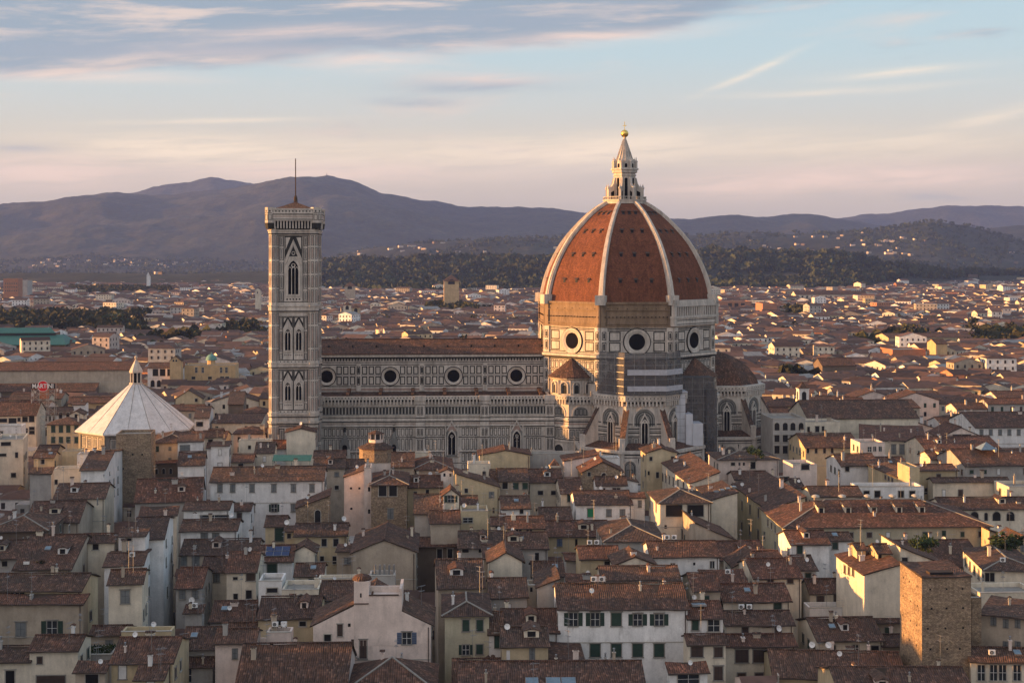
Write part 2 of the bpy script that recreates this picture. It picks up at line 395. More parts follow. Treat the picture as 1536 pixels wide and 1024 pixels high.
# ================= CATHEDRAL =================
YAW = R(3.3)
cath = empty('cathedral', (35.6, 434, 0), YAW)
tag(cath, 'huge marble cathedral with red tiled octagonal dome, white ribs and long nave', 'cathedral')
WM, DM, PM, GM = 0, 1, 2, 3
ML = ['marble', 'marble_dark', 'marble_pink', 'marble_grey', 'void', 'bare_brick', 'glass', 'stone_light']
def octv(Rr, cx=0, cy=0, off=22.5): return [(cx+Rr*math.cos(R(off+45*k)), cy+Rr*math.sin(R(off+45*k))) for k in range(8)]
def facades(mb, Rr, cx=0, cy=0, z=0):          # one Fc per octagon side, a=0 at the middle; k=5 looks south (-y)
    V = octv(Rr, cx, cy); out = []
    for k in range(8):
        p, q = Vector(V[k]), Vector(V[(k+1) % 8]); m = (p+q)/2; u = (q-p).normalized()
        out.append(Fc(mb, (m.x, m.y, z), (u.x, u.y, 0)))
    return out
def panels(fc, a0, a1, rows, w, gap, mi=1, t=.22, inner=None):
    t *= 1.25
    n = max(1, int((a1-a0+gap)/(w+gap))); pitch = (a1-a0+gap)/n; pw = pitch-gap
    for i in range(n):
        x = a0+i*pitch
        for b0, b1 in rows:
            fc.frame(x, x+pw, b0, b1, t, mi)
            if inner is not None: fc.rect(x+t*1.9, x+pw-t*1.9, b0+t*1.9, b1-t*1.9, inner, .045)
def bands(fc, a0, a1, lst):
    for b0, b1, mi, pr in lst:
        if pr > .06: fc.box(a0, a1, b0, b1, 0, pr, mi)
        else: fc.rect(a0, a1, b0, b1, mi, pr)
def dentils(fc, a0, a1, b0, b1, pitch, mi, pr, fill=.5):
    n = int((a1-a0)/pitch); p = (a1-a0)/n
    for i in range(n): fc.box(a0+i*p, a0+i*p+p*fill, b0, b1, 0, pr, mi)
def dots(fc, a0, a1, b, r, pitch, mi, w):
    n = int((a1-a0)/pitch); p = (a1-a0)/n
    for i in range(n): fc.rect(a0+(i+.5)*p-r, a0+(i+.5)*p+r, b-r, b+r, mi, w)
def oculus(a, b, r0, r1, parent_fc, parent):
    m = MB(); f = Fc(m, parent_fc.o, parent_fc.u, parent_fc.n)
    f.ring(a, b, r1*.97, r1, 1, .12, .30); f.ring(a, b, r1, r1+.18, 1, .30, .06)
    f.ring(a, b, r0*1.32, r1*.97, 0, .34, .42); f.ring(a, b, r0, r0*1.32, 0, .09, .34); f.ring(a, b, r0*1.20, r0*1.26, 2, .27, .32)
    f.disc(a, b, r0*1.02, 3, .08)
    m.obj('oculus', ['marble', 'marble_dark', 'stone_light', 'void'], parent)
RD = 28.4; AP = RD*math.cos(R(22.5)); HW = RD*math.sin(R(22.5))
# ---- drum
m = MB(); m.prism(octv(RD), 30, 52.2, WM); m.prism(octv(RD-.15), 52.2, 59.4, 5)
m.prism(octv(RD+.9), 43.0, 43.7, WM); m.prism(octv(RD+.55), 42.4, 43.0, DM); m.prism(octv(RD+.4), 52.0, 52.5, 5)
m.prism(octv(RD+.35), 58.9, 59.5, 5)
m.prism(octv(RD+.5), 43.7, 44.0, GM)
V = octv(RD+.25)
for (x, y) in V:                                # corner pilasters
    a = math.atan2(y, x)
    for s_ in (-1, 1): pass
    c, s = math.cos(a), math.sin(a)
fcs = facades(m, RD)
for k, fc in enumerate(fcs):
    bands(fc, -HW+.1, HW-.1, [(51.35, 51.65, DM, .05), (50.9, 51.1, DM, .05), (44.35, 44.6, DM, .05), (42.0, 42.3, DM, .05), (41.0, 41.4, GM, .05), (38.8, 39.1, DM, .05), (35.2, 35.5, DM, .05), (47.75, 47.85, GM, .05)])
    for s in (-1, 1):
        e0, e1 = (-HW, -HW+2.0) if s < 0 else (HW-2.0, HW)
        fc.box(e0, e1, 30, 51.9, 0, .35, WM)
        g2 = Fc(m, fc.o+fc.n*.35, fc.u, fc.n)
        for b0, b1 in ((48.3, 50.7), (44.8, 47.6), (39.3, 41.9), (35.7, 38.6), (32, 35)):
            g2.frame(e0+.35, e1-.35, b0, b1, .2, DM); g2.rect(e0+.75, e1-.75, b0+.45, b1-.45, DM, .045)
        lo, hi = (-HW+2.5, -4.9) if s < 0 else (4.9, HW-2.5)
        panels(fc, lo, hi, [(47.95, 50.75), (44.75, 47.6)], 2.1, .45, DM, .24)
        lo, hi = (-HW+2.5, -.4) if s < 0 else (.4, HW-2.5)
        panels(fc, lo, hi, [(39.3, 41.8), (35.7, 38.6)], 1.3, .35, DM, .2)
    # bare band with put-log holes and stubs
    dots(fc, -HW+.8, HW-.8, 57.5, .12, 2.6, 4, .0)
    for i in range(18): fc.box(-HW+1.2+i*1.16, -HW+1.55+i*1.16, 54.9, 55.15, -.1, .35, 4)
    fc.box(-HW+.2, HW-.2, 57.0, 57.2, -.1, .22, 5); fc.box(-HW+.2, HW-.2, 52.9, 53.2, -.1, .18, 5)
    for s in (-1, 1):
        e0, e1 = (-HW, -HW+1.6) if s < 0 else (HW-1.6, HW); fc.box(e0, e1, 52.5, 58.9, -.1, .25, 5)
drum = m.obj('drum', ML, cath)
for k, fc in enumerate(fcs): oculus(0, 47.7, 2.45, 4.0, fc, cath)
# ---- finished gallery on the south-east side
m = MB(); fc = facades(m, RD)[6]
fc.box(-HW-.8, HW+.8, 52.3, 54.6, -.5, .8, WM); fc.box(-HW-1, HW+1, 54.6, 55.3, -.5, 1.15, WM); fc.box(-HW-.8, HW+.8, 55.3, 58.2, -.5, .35, 4)
fc.box(-HW-1, HW+1, 58.6, 59.2, -.5, 1.1, WM); fc.box(-HW-.9, HW+.9, 59.2, 60.0, -.5, .95, WM); fc.box(-HW-.8, HW+.8, 58.1, 58.6, .35, 1.2, WM)
for i in range(19):
    x = -HW+.2+i*(2*HW-.4)/18
    fc.box(x-.28, x+.28, 55.3, 58.1, .35, .95, WM)
for x in (-HW-.2, HW+.2): fc.box(x-.7, x+.7, 52.3, 60.2, 0, 1.1, WM)
bands(Fc(m, fc.o+fc.n*.8, fc.u, fc.n), -HW, HW, [(53.9, 54.1, DM, .04), (52.7, 52.9, DM, .04)])
m.obj('gallery', ML, cath)
# ---- dome shell
prof = [(27.5, 59.4), (27.1, 61.5), (26.3, 65.0), (24.9, 69.0), (22.7, 73.5), (19.8, 78.0), (16.1, 82.2), (12.1, 86.0), (8.4, 88.6), (5.2, 90.3)]
def pr(z):
    for (r0, z0), (r1, z1) in zip(prof, prof[1:]):
        if z0 <= z <= z1: return r0+(r1-r0)*(z-z0)/(z1-z0)
fine = []
zs = [p[1] for p in prof]; rs = [p[0] for p in prof]
def cr(p0, p1, p2, p3, t): return .5*((2*p1)+(-p0+p2)*t+(2*p0-5*p1+4*p2-p3)*t*t+(-p0+3*p1-3*p2+p3)*t**3)
for i in range(len(prof)-1):
    a, b, c, d = prof[max(0, i-1)], prof[i], prof[i+1], prof[min(len(prof)-1, i+2)]
    for j in range(3): fine.append((cr(a[0], b[0], c[0], d[0], j/3), cr(a[1], b[1], c[1], d[1], j/3)))
fine.append(prof[-1])
m = MB(); m.lathe(fine, 8, 0, 0, 0, R(22.5))
for k in range(8):                              # small round openings, three to a row
    a = R(45*(k+1)); nx, ny = math.cos(a), math.sin(a); ux, uy = -ny, nx
    for z, sp in ((65.2, 4.7), (73.0, 4.0), (80.2, 3.1), (86.0, 1.9)):
        r_ = pr(z)*math.cos(R(22.5)); r2 = pr(z+.9)*math.cos(R(22.5))
        for t in (-1, 0, 1):
            cx, cy = nx*(r_+.10)+ux*sp*t, ny*(r_+.10)+uy*sp*t
            for q0, q1, mi, o_ in ((.42, .95, 1, .06),):
                d2 = (r_-r2)
                A = [(cx-ux*q0, cy-uy*q0, z), (cx+ux*q0, cy+uy*q0, z), (cx+ux*q0-nx*d2, cy+uy*q0-ny*d2, z+q1), (cx-ux*q0-nx*d2, cy-uy*q0-ny*d2, z+q1)]
                m.face(A, 1)
                # little tiled hood above
                B = [(cx-ux*.6+nx*.5-nx*d2, cy-uy*.6+ny*.5-ny*d2, z+q1), (cx+ux*.6+nx*.5-nx*d2, cy+uy*.6+ny*.5-ny*d2, z+q1),
                     (cx+ux*.6-nx*d2*1.8, cy+uy*.6-ny*d2*1.8, z+q1+.5), (cx-ux*.6-nx*d2*1.8, cy-uy*.6-ny*d2*1.8, z+q1+.5)]
                m.slab(B, .12, 2)
m.obj('dome', ['dome_tile', 'dark', 'brown'], cath)
m = MB()                                        # one rib, along +x
for i in range(len(fine)-1):
    (r0, z0), (r1, z1) = fine[i], fine[i+1]; t0, t1 = i/(len(fine)-1), (i+1)/(len(fine)-1)
    w0, w1 = .92-.36*t0, .92-.36*t1
    for (h0, h1, ws) in ((-.6, .55, 1.0), (.55, .85, .55)):
        def c(r, z, w, h, tt):
            n_ = Vector((math.cos(tt), 0, math.sin(tt))); return [tuple(Vector((r, s*w*ws, z))+n_*h) for s in (-1, 1)]
        ta = math.atan2(.15+1.1*t0, 1.15-t0); tb = math.atan2(.15+1.1*t1, 1.15-t1)
        A = c(r0, z0, w0, h0, ta)+c(r0, z0, w0, h1, ta)[::-1]; B = c(r1, z1, w1, h0, tb)+c(r1, z1, w1, h1, tb)[::-1]
        for k in range(4): j = (k+1) % 4; m.face([A[k], A[j], B[j], B[k]], 0)
m.box(26.6, 29.3, -1.5, 1.5, 58.6, 61.5, 0)
ribm = m.mesh('rib', ['marble'])
for k in range(8): link('rib', ribm, cath, rz=R(22.5+45*k))
# ---- lantern
m = MB()
m.prism(octv(6.9), 89.6, 90.6, 0); m.prism(octv(7.2), 90.6, 90.9, 0)
for k in range(8):                              # railing of the top gallery
    fcc = facades(m, 7.0)[k]
    fcc.box(-2.6, 2.6, 91.7, 91.85, -.1, .1, 0)
    for i in range(9): fcc.box(-2.5+i*.62, -2.38+i*.62, 90.9, 91.7, -.06, .06, 0)
m.prism(octv(3.5), 90.6, 100.3, 0); m.prism(octv(4.5), 100.3, 100.8, 0); m.prism(octv(4.1), 99.4, 100.3, 0); m.prism(octv(3.8), 98.4, 98.8, 0)
for k in range(8):
    fcc = facades(m, 3.5)[k]
    fcc.arch(0, 91.2, .5, 97.3, 4, .03); fcc.archframe(0, 91.2, .5, 97.3, .22, 0, 0, .15)
    a = R(22.5+45*k); c, s = math.cos(a), math.sin(a); ux, uy = -s, c
    def q(r, z, t): return (c*r+ux*t, s*r+uy*t, z)
    pts = [(3.2, 90.6), (6.1, 90.6), (6.1, 94.2), (5.6, 94.9), (4.9, 95.0), (4.2, 96.0), (3.8, 97.8), (3.2, 97.9)]
    L = [q(r, z, -.38) for r, z in pts]; Rr_ = [q(r, z, .38) for r, z in pts]
    m.face(L, 0); m.face(Rr_[::-1], 0)
    for i in range(len(pts)): j = (i+1) % len(pts); m.face([L[i], L[j], Rr_[j], Rr_[i]], 0)
    m.face([q(4.0, 90.9, .385), q(5.2, 90.9, .385), q(5.2, 93.2, .385), q(4.0, 93.8, .385)], 4)
    m.face([q(4.0, 90.9, -.385), q(5.2, 90.9, -.385), q(5.2, 93.2, -.385), q(4.0, 93.8, -.385)], 4)
    m.lathe([(.42, 94.2), (.5, 94.6), (.25, 95.0), (.0, 96.0)], 6, 0, c*5.9, s*5.9)
    m.lathe([(.40, 100.8), (.40, 102.8), (.55, 102.9), (.2, 103.4), (0, 104.6)], 6, 0, c*3.75, s*3.75)
    f2 = facades(m, 3.3)[k]; f2.ext([(-1.2, 100.8), (1.2, 100.8), (1.2, 102.2), (.6, 102.7), (0, 103.8), (-.6, 102.7), (-1.2, 102.2)], -.3, .1, 0); f2.arch(0, 101.0, .4, 101.9, 4, .12)
m.prism(octv(3.2), 100.8, 103.2, 0)
m.lathe([(3.0, 102.6), (2.3, 104.3), (1.25, 107.4), (.45, 110.2), (.5, 110.5), (.3, 110.8)], 16, 0)
for k in range(16):
    a = R(22.5*k); m.tube((3.0*math.cos(a), 3.0*math.sin(a), 102.6), (.45*math.cos(a), .45*math.sin(a), 110.2), .16, .08, 4, 0)
lan = m.obj('lantern', ML, cath)
m = MB(); m.lathe([(.0, 110.6)]+[(1.22*math.sin(R(a)), 111.85-1.22*math.cos(R(a))) for a in range(15, 180, 15)]+[(0, 113.07)], 20, 0)
m.obj('ball', ['gold'], lan, smooth=True)
m = MB(); m.box(-.09, .09, -.09, .09, 113.0, 115.6, 0); m.box(-.62, .62, -.08, .08, 114.3, 114.5, 0); m.obj('cross', ['gold'], lan)
# ---- nave
XW = -105.0; XE = -24.0
m = MB(); m.box(XW, XE, -10, 10, 0, 43.3, WM)
fc = Fc(m, (0, -10, 0), (1, 0, 0)); a0, a1 = XW, XE
bands(fc, a0, a1, [(42.4, 43.3, WM, .7), (41.9, 42.4, DM, .35), (40.6, 40.8, DM, .05), (39.9, 40.15, DM, .05), (33.35, 33.6, DM, .05), (32.2, 32.8, PM, .05), (36.75, 36.9, GM, .05)])
dentils(fc, a0, a1, 41.2, 41.9, .9, DM, .3, .4)
oc = [-34.9-19.3*k for k in range(4)]
for x in oc: 
    for s in (-1, 1):
        lo, hi = (x-8.6, x-2.95) if s < 0 else (x+2.95, x+8.6)
        panels(fc, lo, min(hi, XE-.2), [(37.1, 39.6), (33.9, 36.5)], 1.45, .42, DM, .24)
    fc.box(x-9.65-.75, x-9.65+.75, 32, 40.5, 0, .4, WM)
    g2 = Fc(m, fc.o+fc.n*.4, fc.u, fc.n)
    for b0, b1 in ((37.1, 39.6), (33.9, 36.5)): g2.frame(x-10.15, x-9.15, b0, b1, .2, DM); g2.rect(x-9.9, x-9.4, b0+.4, b1-.4, DM, .045)
m.obj('nave_wall', ML, cath)
for x in oc: oculus(x, 36.5, 1.9, 2.75, fc, cath)
m = MB()
m.slab([(XW-.6, -11.0, 43.45), (XE+3, -11.0, 43.45), (XE+3, 0, 47.2), (XW-.6, 0, 47.2)], .3, 0)
m.slab([(XE+3, 11.0, 43.45), (XW-.6, 11.0, 43.45), (XW-.6, 0, 47.2), (XE+3, 0, 47.2)], .3, 0)
m.box(XW-.6, XE+3, -.25, .25, 47.15, 47.42, 0)
for k in range(11): m.box(XW+5+k*7.3, XW+5.5+k*7.3, -6.2, -5.6, 44.9, 45.75, 1)
m.obj('nave_roof', ['tile', 'dark'], cath)
# ---- south aisle
AY = -21.5
m = MB(); m.box(XW, -18, AY, -9.9, 0, 30.6, WM)
fc = Fc(m, (0, AY, 0), (1, 0, 0)); a0, a1 = XW, -18
bands(fc, a0, a1, [(30.6, 31.6, WM, .9), (29.9, 30.6, DM, .25), (28.5, 28.75, WM, .3), (25.7, 25.95, WM, .3), (25.0, 25.2, DM, .05), (24.2, 24.5, WM, .5), (23.9, 24.2, DM, .3),
    (23.2, 23.4, PM, .05), (22.6, 22.9, WM, .55), (22.35, 22.6, DM, .3), (19.2, 19.45, DM, .06), (15.0, 15.3, WM, .4), (14.8, 15.0, DM, .3), (11.5, 11.7, DM, .05), (8, 8.3, WM, .4), (7.7, 8, DM, .3)])
fc.rect(a0, a1, 26.0, 28.45, GM, .03)
dentils(fc, a0, a1, 29.1, 30.6, 1.02, WM, .85, .42)
g2 = Fc(m, fc.o+fc.n*.9, fc.u, fc.n); dots(g2, a0, a1, 31.1, .16, .95, DM, .03)
n_ = int((a1-a0)/.98); 
for i in range(n_): fc.rect(a0+i*.98+.28, a0+i*.98+.76, 26.25, 28.2, DM, .05); fc.rect(a0+i*.98-.04, a0+i*.98+.10, 26.25, 28.2, WM, .06)
wins = [-54.9, -35.5]; niches = [-86.6, -72.1]
pil = [-25.6, -45.1, -64.3, -94.5]
edges = sorted(pil+[a0])
def clear(x0, x1): 
    return all(x1 < p-1.5 or x0 > p+1.5 for p in pil) and all(x1 < w-1.9 or x0 > w+1.9 for w in wins) 
x = a0+.3
while x < a1-1:
    if clear(x, x+.95):
        for b0, b1 in ((19.75, 22.0), (15.5, 18.9), (12.0, 14.5), (8.6, 11.2), (3, 7.2)):
            fc.frame(x, x+.92, b0, b1, .17, DM)
    x += 1.2
for p in pil:
    fc.box(p-1.35, p+1.35, 0, 30.6, 0, .7, WM); fc.box(p-1.7, p+1.7, 30.2, 31.7, 0, 1.3, WM); fc.box(p-1.5, p+1.5, 29.2, 30.2, 0, 1.0, WM)
    h = Fc(m, fc.o+fc.n*.7, fc.u, fc.n)
    bands(h, p-1.35, p+1.35, [(29.0, 29.2, DM, .03), (25.0, 25.3, DM, .03), (23.9, 24.2, DM, .03), (22.35, 22.6, DM, .03), (19.1, 19.4, DM, .03), (14.8, 15.0, DM, .03)])
    for b0, b1 in ((26.0, 28.4), (19.8, 22.0), (15.5, 18.8), (11.8, 14.5), (8.6, 11.2)):
        for s in (-.85, .15): h.frame(p+s, p+s+.7, b0, b1, .14, DM); h.rect(p+s+.25, p+s+.45, b0+.3, b1-.3, DM, .045)
for q in niches:
    fc.ext([(q-1.6, 16), (q+1.6, 16), (q+1.1, 18.5), (q, 21.2), (q-1.1, 18.5)], 0, .6, GM); Fc(m, fc.o+fc.n*.6, fc.u, fc.n).arch(q, 14, .7, 16.6, 4, .03)
    fc.box(q-1.6, q+1.6, 13.0, 16, 0, .6, WM); fc.box(q-.35, q+.35, 21, 23.0, 0, .5, DM)
m.obj('aisle_wall', ML, cath)
for w in wins:
    m = MB(); f = Fc(m, fc.o, fc.u, fc.n)
    f.box(w-1.75, w+1.75, 13.6, 21.4, 0, .45, GM); h = Fc(m, fc.o+fc.n*.45, fc.u, fc.n)
    h.arch(w, 14.2, 1.05, 19.2, 4, .03, True); h.archframe(w, 14.0, 1.05, 19.2, .35, WM, 0, .3, True)
    h.box(w-.08, w+.08, 14.2, 20, 0, .16, WM); h.ring(w, 19.6, .35, .5, WM, .1, .16, n=12)
    f.ext([(w-1.9, 21.0), (w-1.55, 20.9), (w, 23.6), (w+1.55, 20.9), (w+1.9, 21.0), (w, 24.4)], .1, .7, WM)
    f.poly([(w-1.4, 21.2), (w+1.4, 21.2), (w, 23.4)], PM, .47)
    for s in (-1.85, 1.85): f.box(w+s-.16, w+s+.16, 13.6, 22.6, 0, .6, WM); m.lathe([(.22, 22.6), (0, 23.8)], 6, 0, w+s, AY-.3)
    m.obj('window', ML, cath)
m = MB()
m.slab([(XW, AY+.9, 31.0), (XE, AY+.9, 31.0), (XE, -9.9, 31.8), (XW, -9.9, 31.8)], .25, 0)
m.box(XW, XE, AY-.2, AY+.9, 30.5, 31.2, 1)
for k in range(9): m.slab([(XE-4-9.65*k-.5, AY+1.2, 31.9), (XE-4-9.65*k+.5, AY+1.2, 31.9), (XE-4-9.65*k+.5, -9.9, 33.0), (XE-4-9.65*k-.5, -9.9, 33.0)], .8, 0)
m.obj('aisle_roof', ['tile', 'marble_grey'], cath)
# north aisle, west front and the mass under the crossing
m = MB(); m.box(XW, XE, 9.9, 21.5, 0, 31, WM); m.box(XW-2.5, XW, -21.8, 21.8, 0, 31.5, WM); m.box(XW-2.6, XW-.1, -10.5, 10.5, 31.5, 48.3, WM)
m.prism(octv(RD+.0), 0, 30, WM)
m.obj('west_front', ML, cath)
# ---- diagonal piers under the round tribunes: broad wall of blind arches
m = MB()
for k in (4, 6):
    a = R(45*(k+1)); c, s = math.cos(a), math.sin(a)
    cx, cy = c*23.5, s*23.5
    poly = [(cx+9.6*math.cos(R(22.5+45*j)), cy+9.6*math.sin(R(22.5+45*j))) for j in range(8)]
    m.prism(poly, 0, 30.6, WM)
    for fc in facades(m, 9.6, cx, cy):
        L = 9.6*math.sin(R(22.5))
        bands(fc, -L, L, [(30.6, 31.7, WM, .8), (29.9, 30.6, DM, .2), (25.3, 25.6, DM, .05), (24.6, 25.0, WM, .3), (23.9, 24.2, DM, .05), (23.2, 23.6, PM, .05), (22.4, 22.7, WM, .35), (22.1, 22.4, DM, .05), (18.6, 18.9, DM, .05), (18.0, 18.3, WM, .3), (13.4, 13.7, DM, .05), (12.4, 13.0, WM, .3)])
        dentils(fc, -L, L, 29.2, 30.6, 1.0, WM, .75, .42)
        g2 = Fc(m, fc.o+fc.n*.8, fc.u, fc.n); dots(g2, -L, L, 31.15, .16, .95, DM, .03)
        fc.archframe(0, 25.7, 2.2, 26.3, .38, WM, 0, .25); fc.arch(0, 25.8, 2.2, 26.3, GM, .04); panels(Fc(m, fc.o+fc.n*.01, fc.u, fc.n), -1.7, 1.7, [(25.9, 28.0)], .8, .25, DM, .15)
        panels(fc, -L+.3, L-.3, [(19.2, 21.8)], 1.15, .3, DM, .17, GM)
        fc.archframe(0, 13.8, 1.7, 15.4, .35, WM, 0, .25); fc.arch(0, 13.8, 1.7, 15.4, DM, .04)
        panels(fc, -L+.3, L-.3, [(5, 12)], 1.15, .3, DM, .17)
m.obj('pier_wall', ML, cath)
# ---- round tribunes (exedrae) with cone roofs
for k, (d, nm) in {4: (26.5, 'w'), 6: (26.5, 'e'), 0: (26.5, 'n'), 2: (26.5, 'n')}.items():
    a = R(45*(k+1)); c, s = math.cos(a), math.sin(a); cx, cy = c*d, s*d
    m = MB(); rr = 6.0
    m.lathe([(rr, 30.5), (rr, 36.4)], 20, WM, cx, cy, R(9)); m.lathe([(rr+.4, 31.4), (rr+.4, 31.9)], 20, WM, cx, cy); m.lathe([(rr, 36.2), (rr+.7, 36.6), (rr+.7, 37.1), (rr, 37.1)], 20, WM, cx, cy)
    for j in range(10):
        b = a+math.pi*2*(j-4.5)/10
        nx, ny = math.cos(b), math.sin(b)
        f = Fc(m, (cx+nx*rr*.985, cy+ny*rr*.985, 0), (-ny, nx, 0), (nx, ny, 0))
        f.arch(0, 32.3, 1.02, 34.6, GM, .06); f.archframe(0, 32.3, 1.02, 34.6, .32, WM, 0, .5); f.arch(0, 32.3, .62, 34.2, DM, .10)
        b += math.pi/10; nx, ny = math.cos(b), math.sin(b)
        m.tube((cx+nx*(rr+.2), cy+ny*(rr+.2), 32), (cx+nx*(rr+.2), cy+ny*(rr+.2), 36.2), .26, .26, 6, WM)
    m.obj('exedra_wall', ML, cath)
    m = MB(); m.lathe([(rr+1.1, 36.9), (rr+1.1, 37.15), (4.2, 39.3), (1.8, 41.2), (.3, 42.3), (0, 42.5)], 20, 0, cx, cy)
    m.obj('exedra_roof', ['tile'], cath)
# ---- great tribunes south and east: upper octagon, sloping buttresses, ring of chapels
def tribune(cx, cy, skip=()):
    m = MB(); Ru = 13.9; m.prism(octv(Ru, cx, cy), 0, 31.6, WM); m.prism(octv(Ru+1.0, cx, cy), 31.6, 33.2, WM); m.prism(octv(Ru+.3, cx, cy), 30.9, 31.6, DM)
    L = Ru*math.sin(R(22.5))
    for fc in facades(m, Ru, cx, cy):
        dentils(fc, -L, L, 30.2, 31.6, 1.0, WM, .85, .42)
        g2 = Fc(m, fc.o+fc.n*1.0*math.cos(R(22.5)), fc.u, fc.n); dots(g2, -L, L, 32.5, .17, 1.0, DM, .03); bands(g2, -L, L, [(31.9, 32.0, DM, .03)])
        fc.archframe(0, 24.4, 3.0, 26.4, .42, WM, 0, .35); fc.arch(0, 24.4, 3.0, 26.4, GM, .04); fc.archframe(0, 24.4, 2.2, 26.3, .2, DM, 0, .07); fc.archframe(0, 24.4, 1.55, 26.2, .2, DM, 0, .07)
        for b, mi in ((24.9, DM), (24.2, WM), (23.6, DM), (22.9, GM), (22.4, DM), (21.8, WM), (21.4, DM), (17.7, DM), (16.9, DM)): 
            for s in (-1, 1): fc.rect(*sorted((s*1.5, s*L)), b, b+.32, mi, .05)
        for s in (-1, 1): panels(fc, *sorted((s*1.7, s*(L-.3))), [(18.2, 21.2)], .95, .25, DM, .16, GM)
        for i in range(6): fc.rect(-L+.1, L-.1, 28.6+i*.26, 28.72+i*.26, (DM, WM)[i % 2], .03) if i < 0 else None
    m.obj('tribune_wall', ML, cath)
    for k, fc in enumerate(facades(MB(), Ru, cx, cy)):
        w_ = MB(); f = Fc(w_, fc.o, fc.u, fc.n); f.box(-1.3, 1.3, 16.6, 25.6, 0, .3, GM)
        h = Fc(w_, fc.o+fc.n*.3, fc.u, fc.n); h.arch(0, 17, .85, 24.6, 4, .03, True); h.archframe(0, 17, .85, 24.6, .3, WM, 0, .25, True); h.box(-.07, .07, 17, 25.4, 0, .15, WM)
        f.ext([(-1.5, 25.4), (1.5, 25.4), (0, 28.3)], 0, .5, WM); f.poly([(-.9, 25.8), (.9, 25.8), (0, 27.5)], DM, .53)
        w_.obj('window', ML, cath)
    Rl = 19.6
    for k in range(8):
        a = R(22.5+45*k); c, s = math.cos(a), math.sin(a); ux, uy = -s, c; b_ = MB()
        P = [(13.2, 16), (Rl-.2, 16), (Rl-.2, 20.2), (Rl-1.2, 20.6), (13.2, 29.6)]
        A = [(cx+c*r+ux*.55, cy+s*r+uy*.55, z) for r, z in P]; B = [(cx+c*r-ux*.55, cy+s*r-uy*.55, z) for r, z in P]
        b_.face(A, 0); b_.face(B[::-1], 0)
        for i in range(5): j = (i+1) % 5; b_.face([A[i], A[j], B[j], B[i]], 0)
        T = [(cx+c*r+ux*t, cy+s*r+uy*t, z) for r, z, t in ((Rl-1.0, 20.8, -.85), (Rl-1.0, 20.8, .85), (13.2, 30.0, .85), (13.2, 30.0, -.85))]
        b_.slab(T, .3, 1); b_.box(cx+c*(Rl-.9)-.8, cx+c*(Rl-.9)+.8, cy+s*(Rl-.9)-.8, cy+s*(Rl-.9)+.8, 16, 21.6, 0)
        b_.obj('buttress', ['marble', 'tile'], cath)
    m = MB(); m.prism(octv(Rl, cx, cy), 0, 17.4, WM); m.prism(octv(Rl+.6, cx, cy), 17.4, 18.2, WM)
    L = Rl*math.sin(R(22.5))
    for fc in facades(m, Rl, cx, cy):
        bands(fc, -L, L, [(16.9, 17.2, DM, .05), (16.2, 16.4, DM, .05), (8.6, 8.9, DM, .06), (8.9, 9.3, WM, .25)])
        for i in range(3):
            x = -L+L/3+i*2*L/3
            fc.archframe(x, 9.4, 1.75, 13.6, .4, WM, 0, .25); fc.arch(x, 9.4, 1.75, 13.6, GM, .04); fc.archframe(x, 9.4, 1.2, 13.5, .18, DM, 0, .07)
            fc.frame(x-.9, x-.1, 9.8, 13.0, .16, DM, .06); fc.frame(x+.1, x+.9, 9.8, 13.0, .16, DM, .06)
            fc.poly([(x+2.3, 16), (x+L*2/3-2.3, 16), (x+L/3, 14.2)], DM, .04)
        panels(fc, -L+.3, L-.3, [(4.8, 8.3), (1, 4.4)], 1.2, .3, DM, .17)
        for s in (-1, 1): fc.box(*sorted((s*(L-.9), s*L)), 0, 17.4, 0, .3, WM)
    m.obj('chapel_wall', ML, cath)
    m = MB(); m.lathe([(Rl-.3, 18.1), (13.5, 19.8)], 8, 0, cx, cy, R(22.5)); m.obj('chapel_roof', ['tile'], cath)
    m = MB(); m.lathe([(12.9, 33.0), (11.9, 35.5), (9.6, 38.2), (6.2, 40.8), (2.6, 42.4), (0, 43.0)], 8, 0, cx, cy, R(22.5)); m.obj('tribune_roof', ['tile'], cath)
tribune(0, -28); tribune(29.8, 0)
# ---- scaffolding on the south side
sc = empty('scaffolding', (35.6, 434, 0), YAW)
tag(sc, 'grey netted scaffolding with white sheets wrapped round the south apse below the dome', 'scaffolding')
m = MB()
for (x0, x1, y0, y1, z0, z1) in ((-9.8, 14.5, -36, -26.5, 33.4, 45.5),):
    q = [(-12.8, -34), (-6.2, -42.2), (6.0, -42.6), (11.6, -37), (12, -27)]
    for i in range(4): m.face([(q[i][0], q[i][1], 33.4), (q[i+1][0], q[i+1][1], 33.4), (q[i+1][0]*.95, q[i+1][1], 45.6), (q[i][0]*.95, q[i][1], 45.6)], 0)
m.prism([(12.7, -30.5), (22.2, -30.5), (22.2, -22), (12.7, -22)], 13, 37.5, 0)
m.prism([(19.8, -31.2), (23.0, -31.2), (23.0, -22), (19.8, -22)], 13, 34, 0)
m.obj('netting', ['netting'], sc)
m = MB()
for q, zs_ in (([(-12.8, -34), (-6.2, -42.2), (6.0, -42.6), (11.6, -37), (12, -27)], range(34, 46, 2)), ([(12.6, -30.6), (22.3, -30.6), (22.3, -22)], range(14, 38, 2))):
    for i in range(len(q)-1):
        p0, p1 = Vector((*q[i], 0)), Vector((*q[i+1], 0)); k_ = max(2, int((p1-p0).length/3))
        for z in zs_: m.tube(p0+Vector((0, 0, z)), p1+Vector((0, 0, z)), .045, .045, 4)
        for j in range(k_+1):
            p = p0.lerp(p1, j/k_); m.tube(p+Vector((0, 0, zs_[0])), p+Vector((0, 0, zs_[-1]+1.5)), .045, .045, 4)
m.obj('pole', ['metal'], sc)
m = MB()
q = [(-5.2, -42.5), (6.1, -42.8), (11.7, -37.2)]
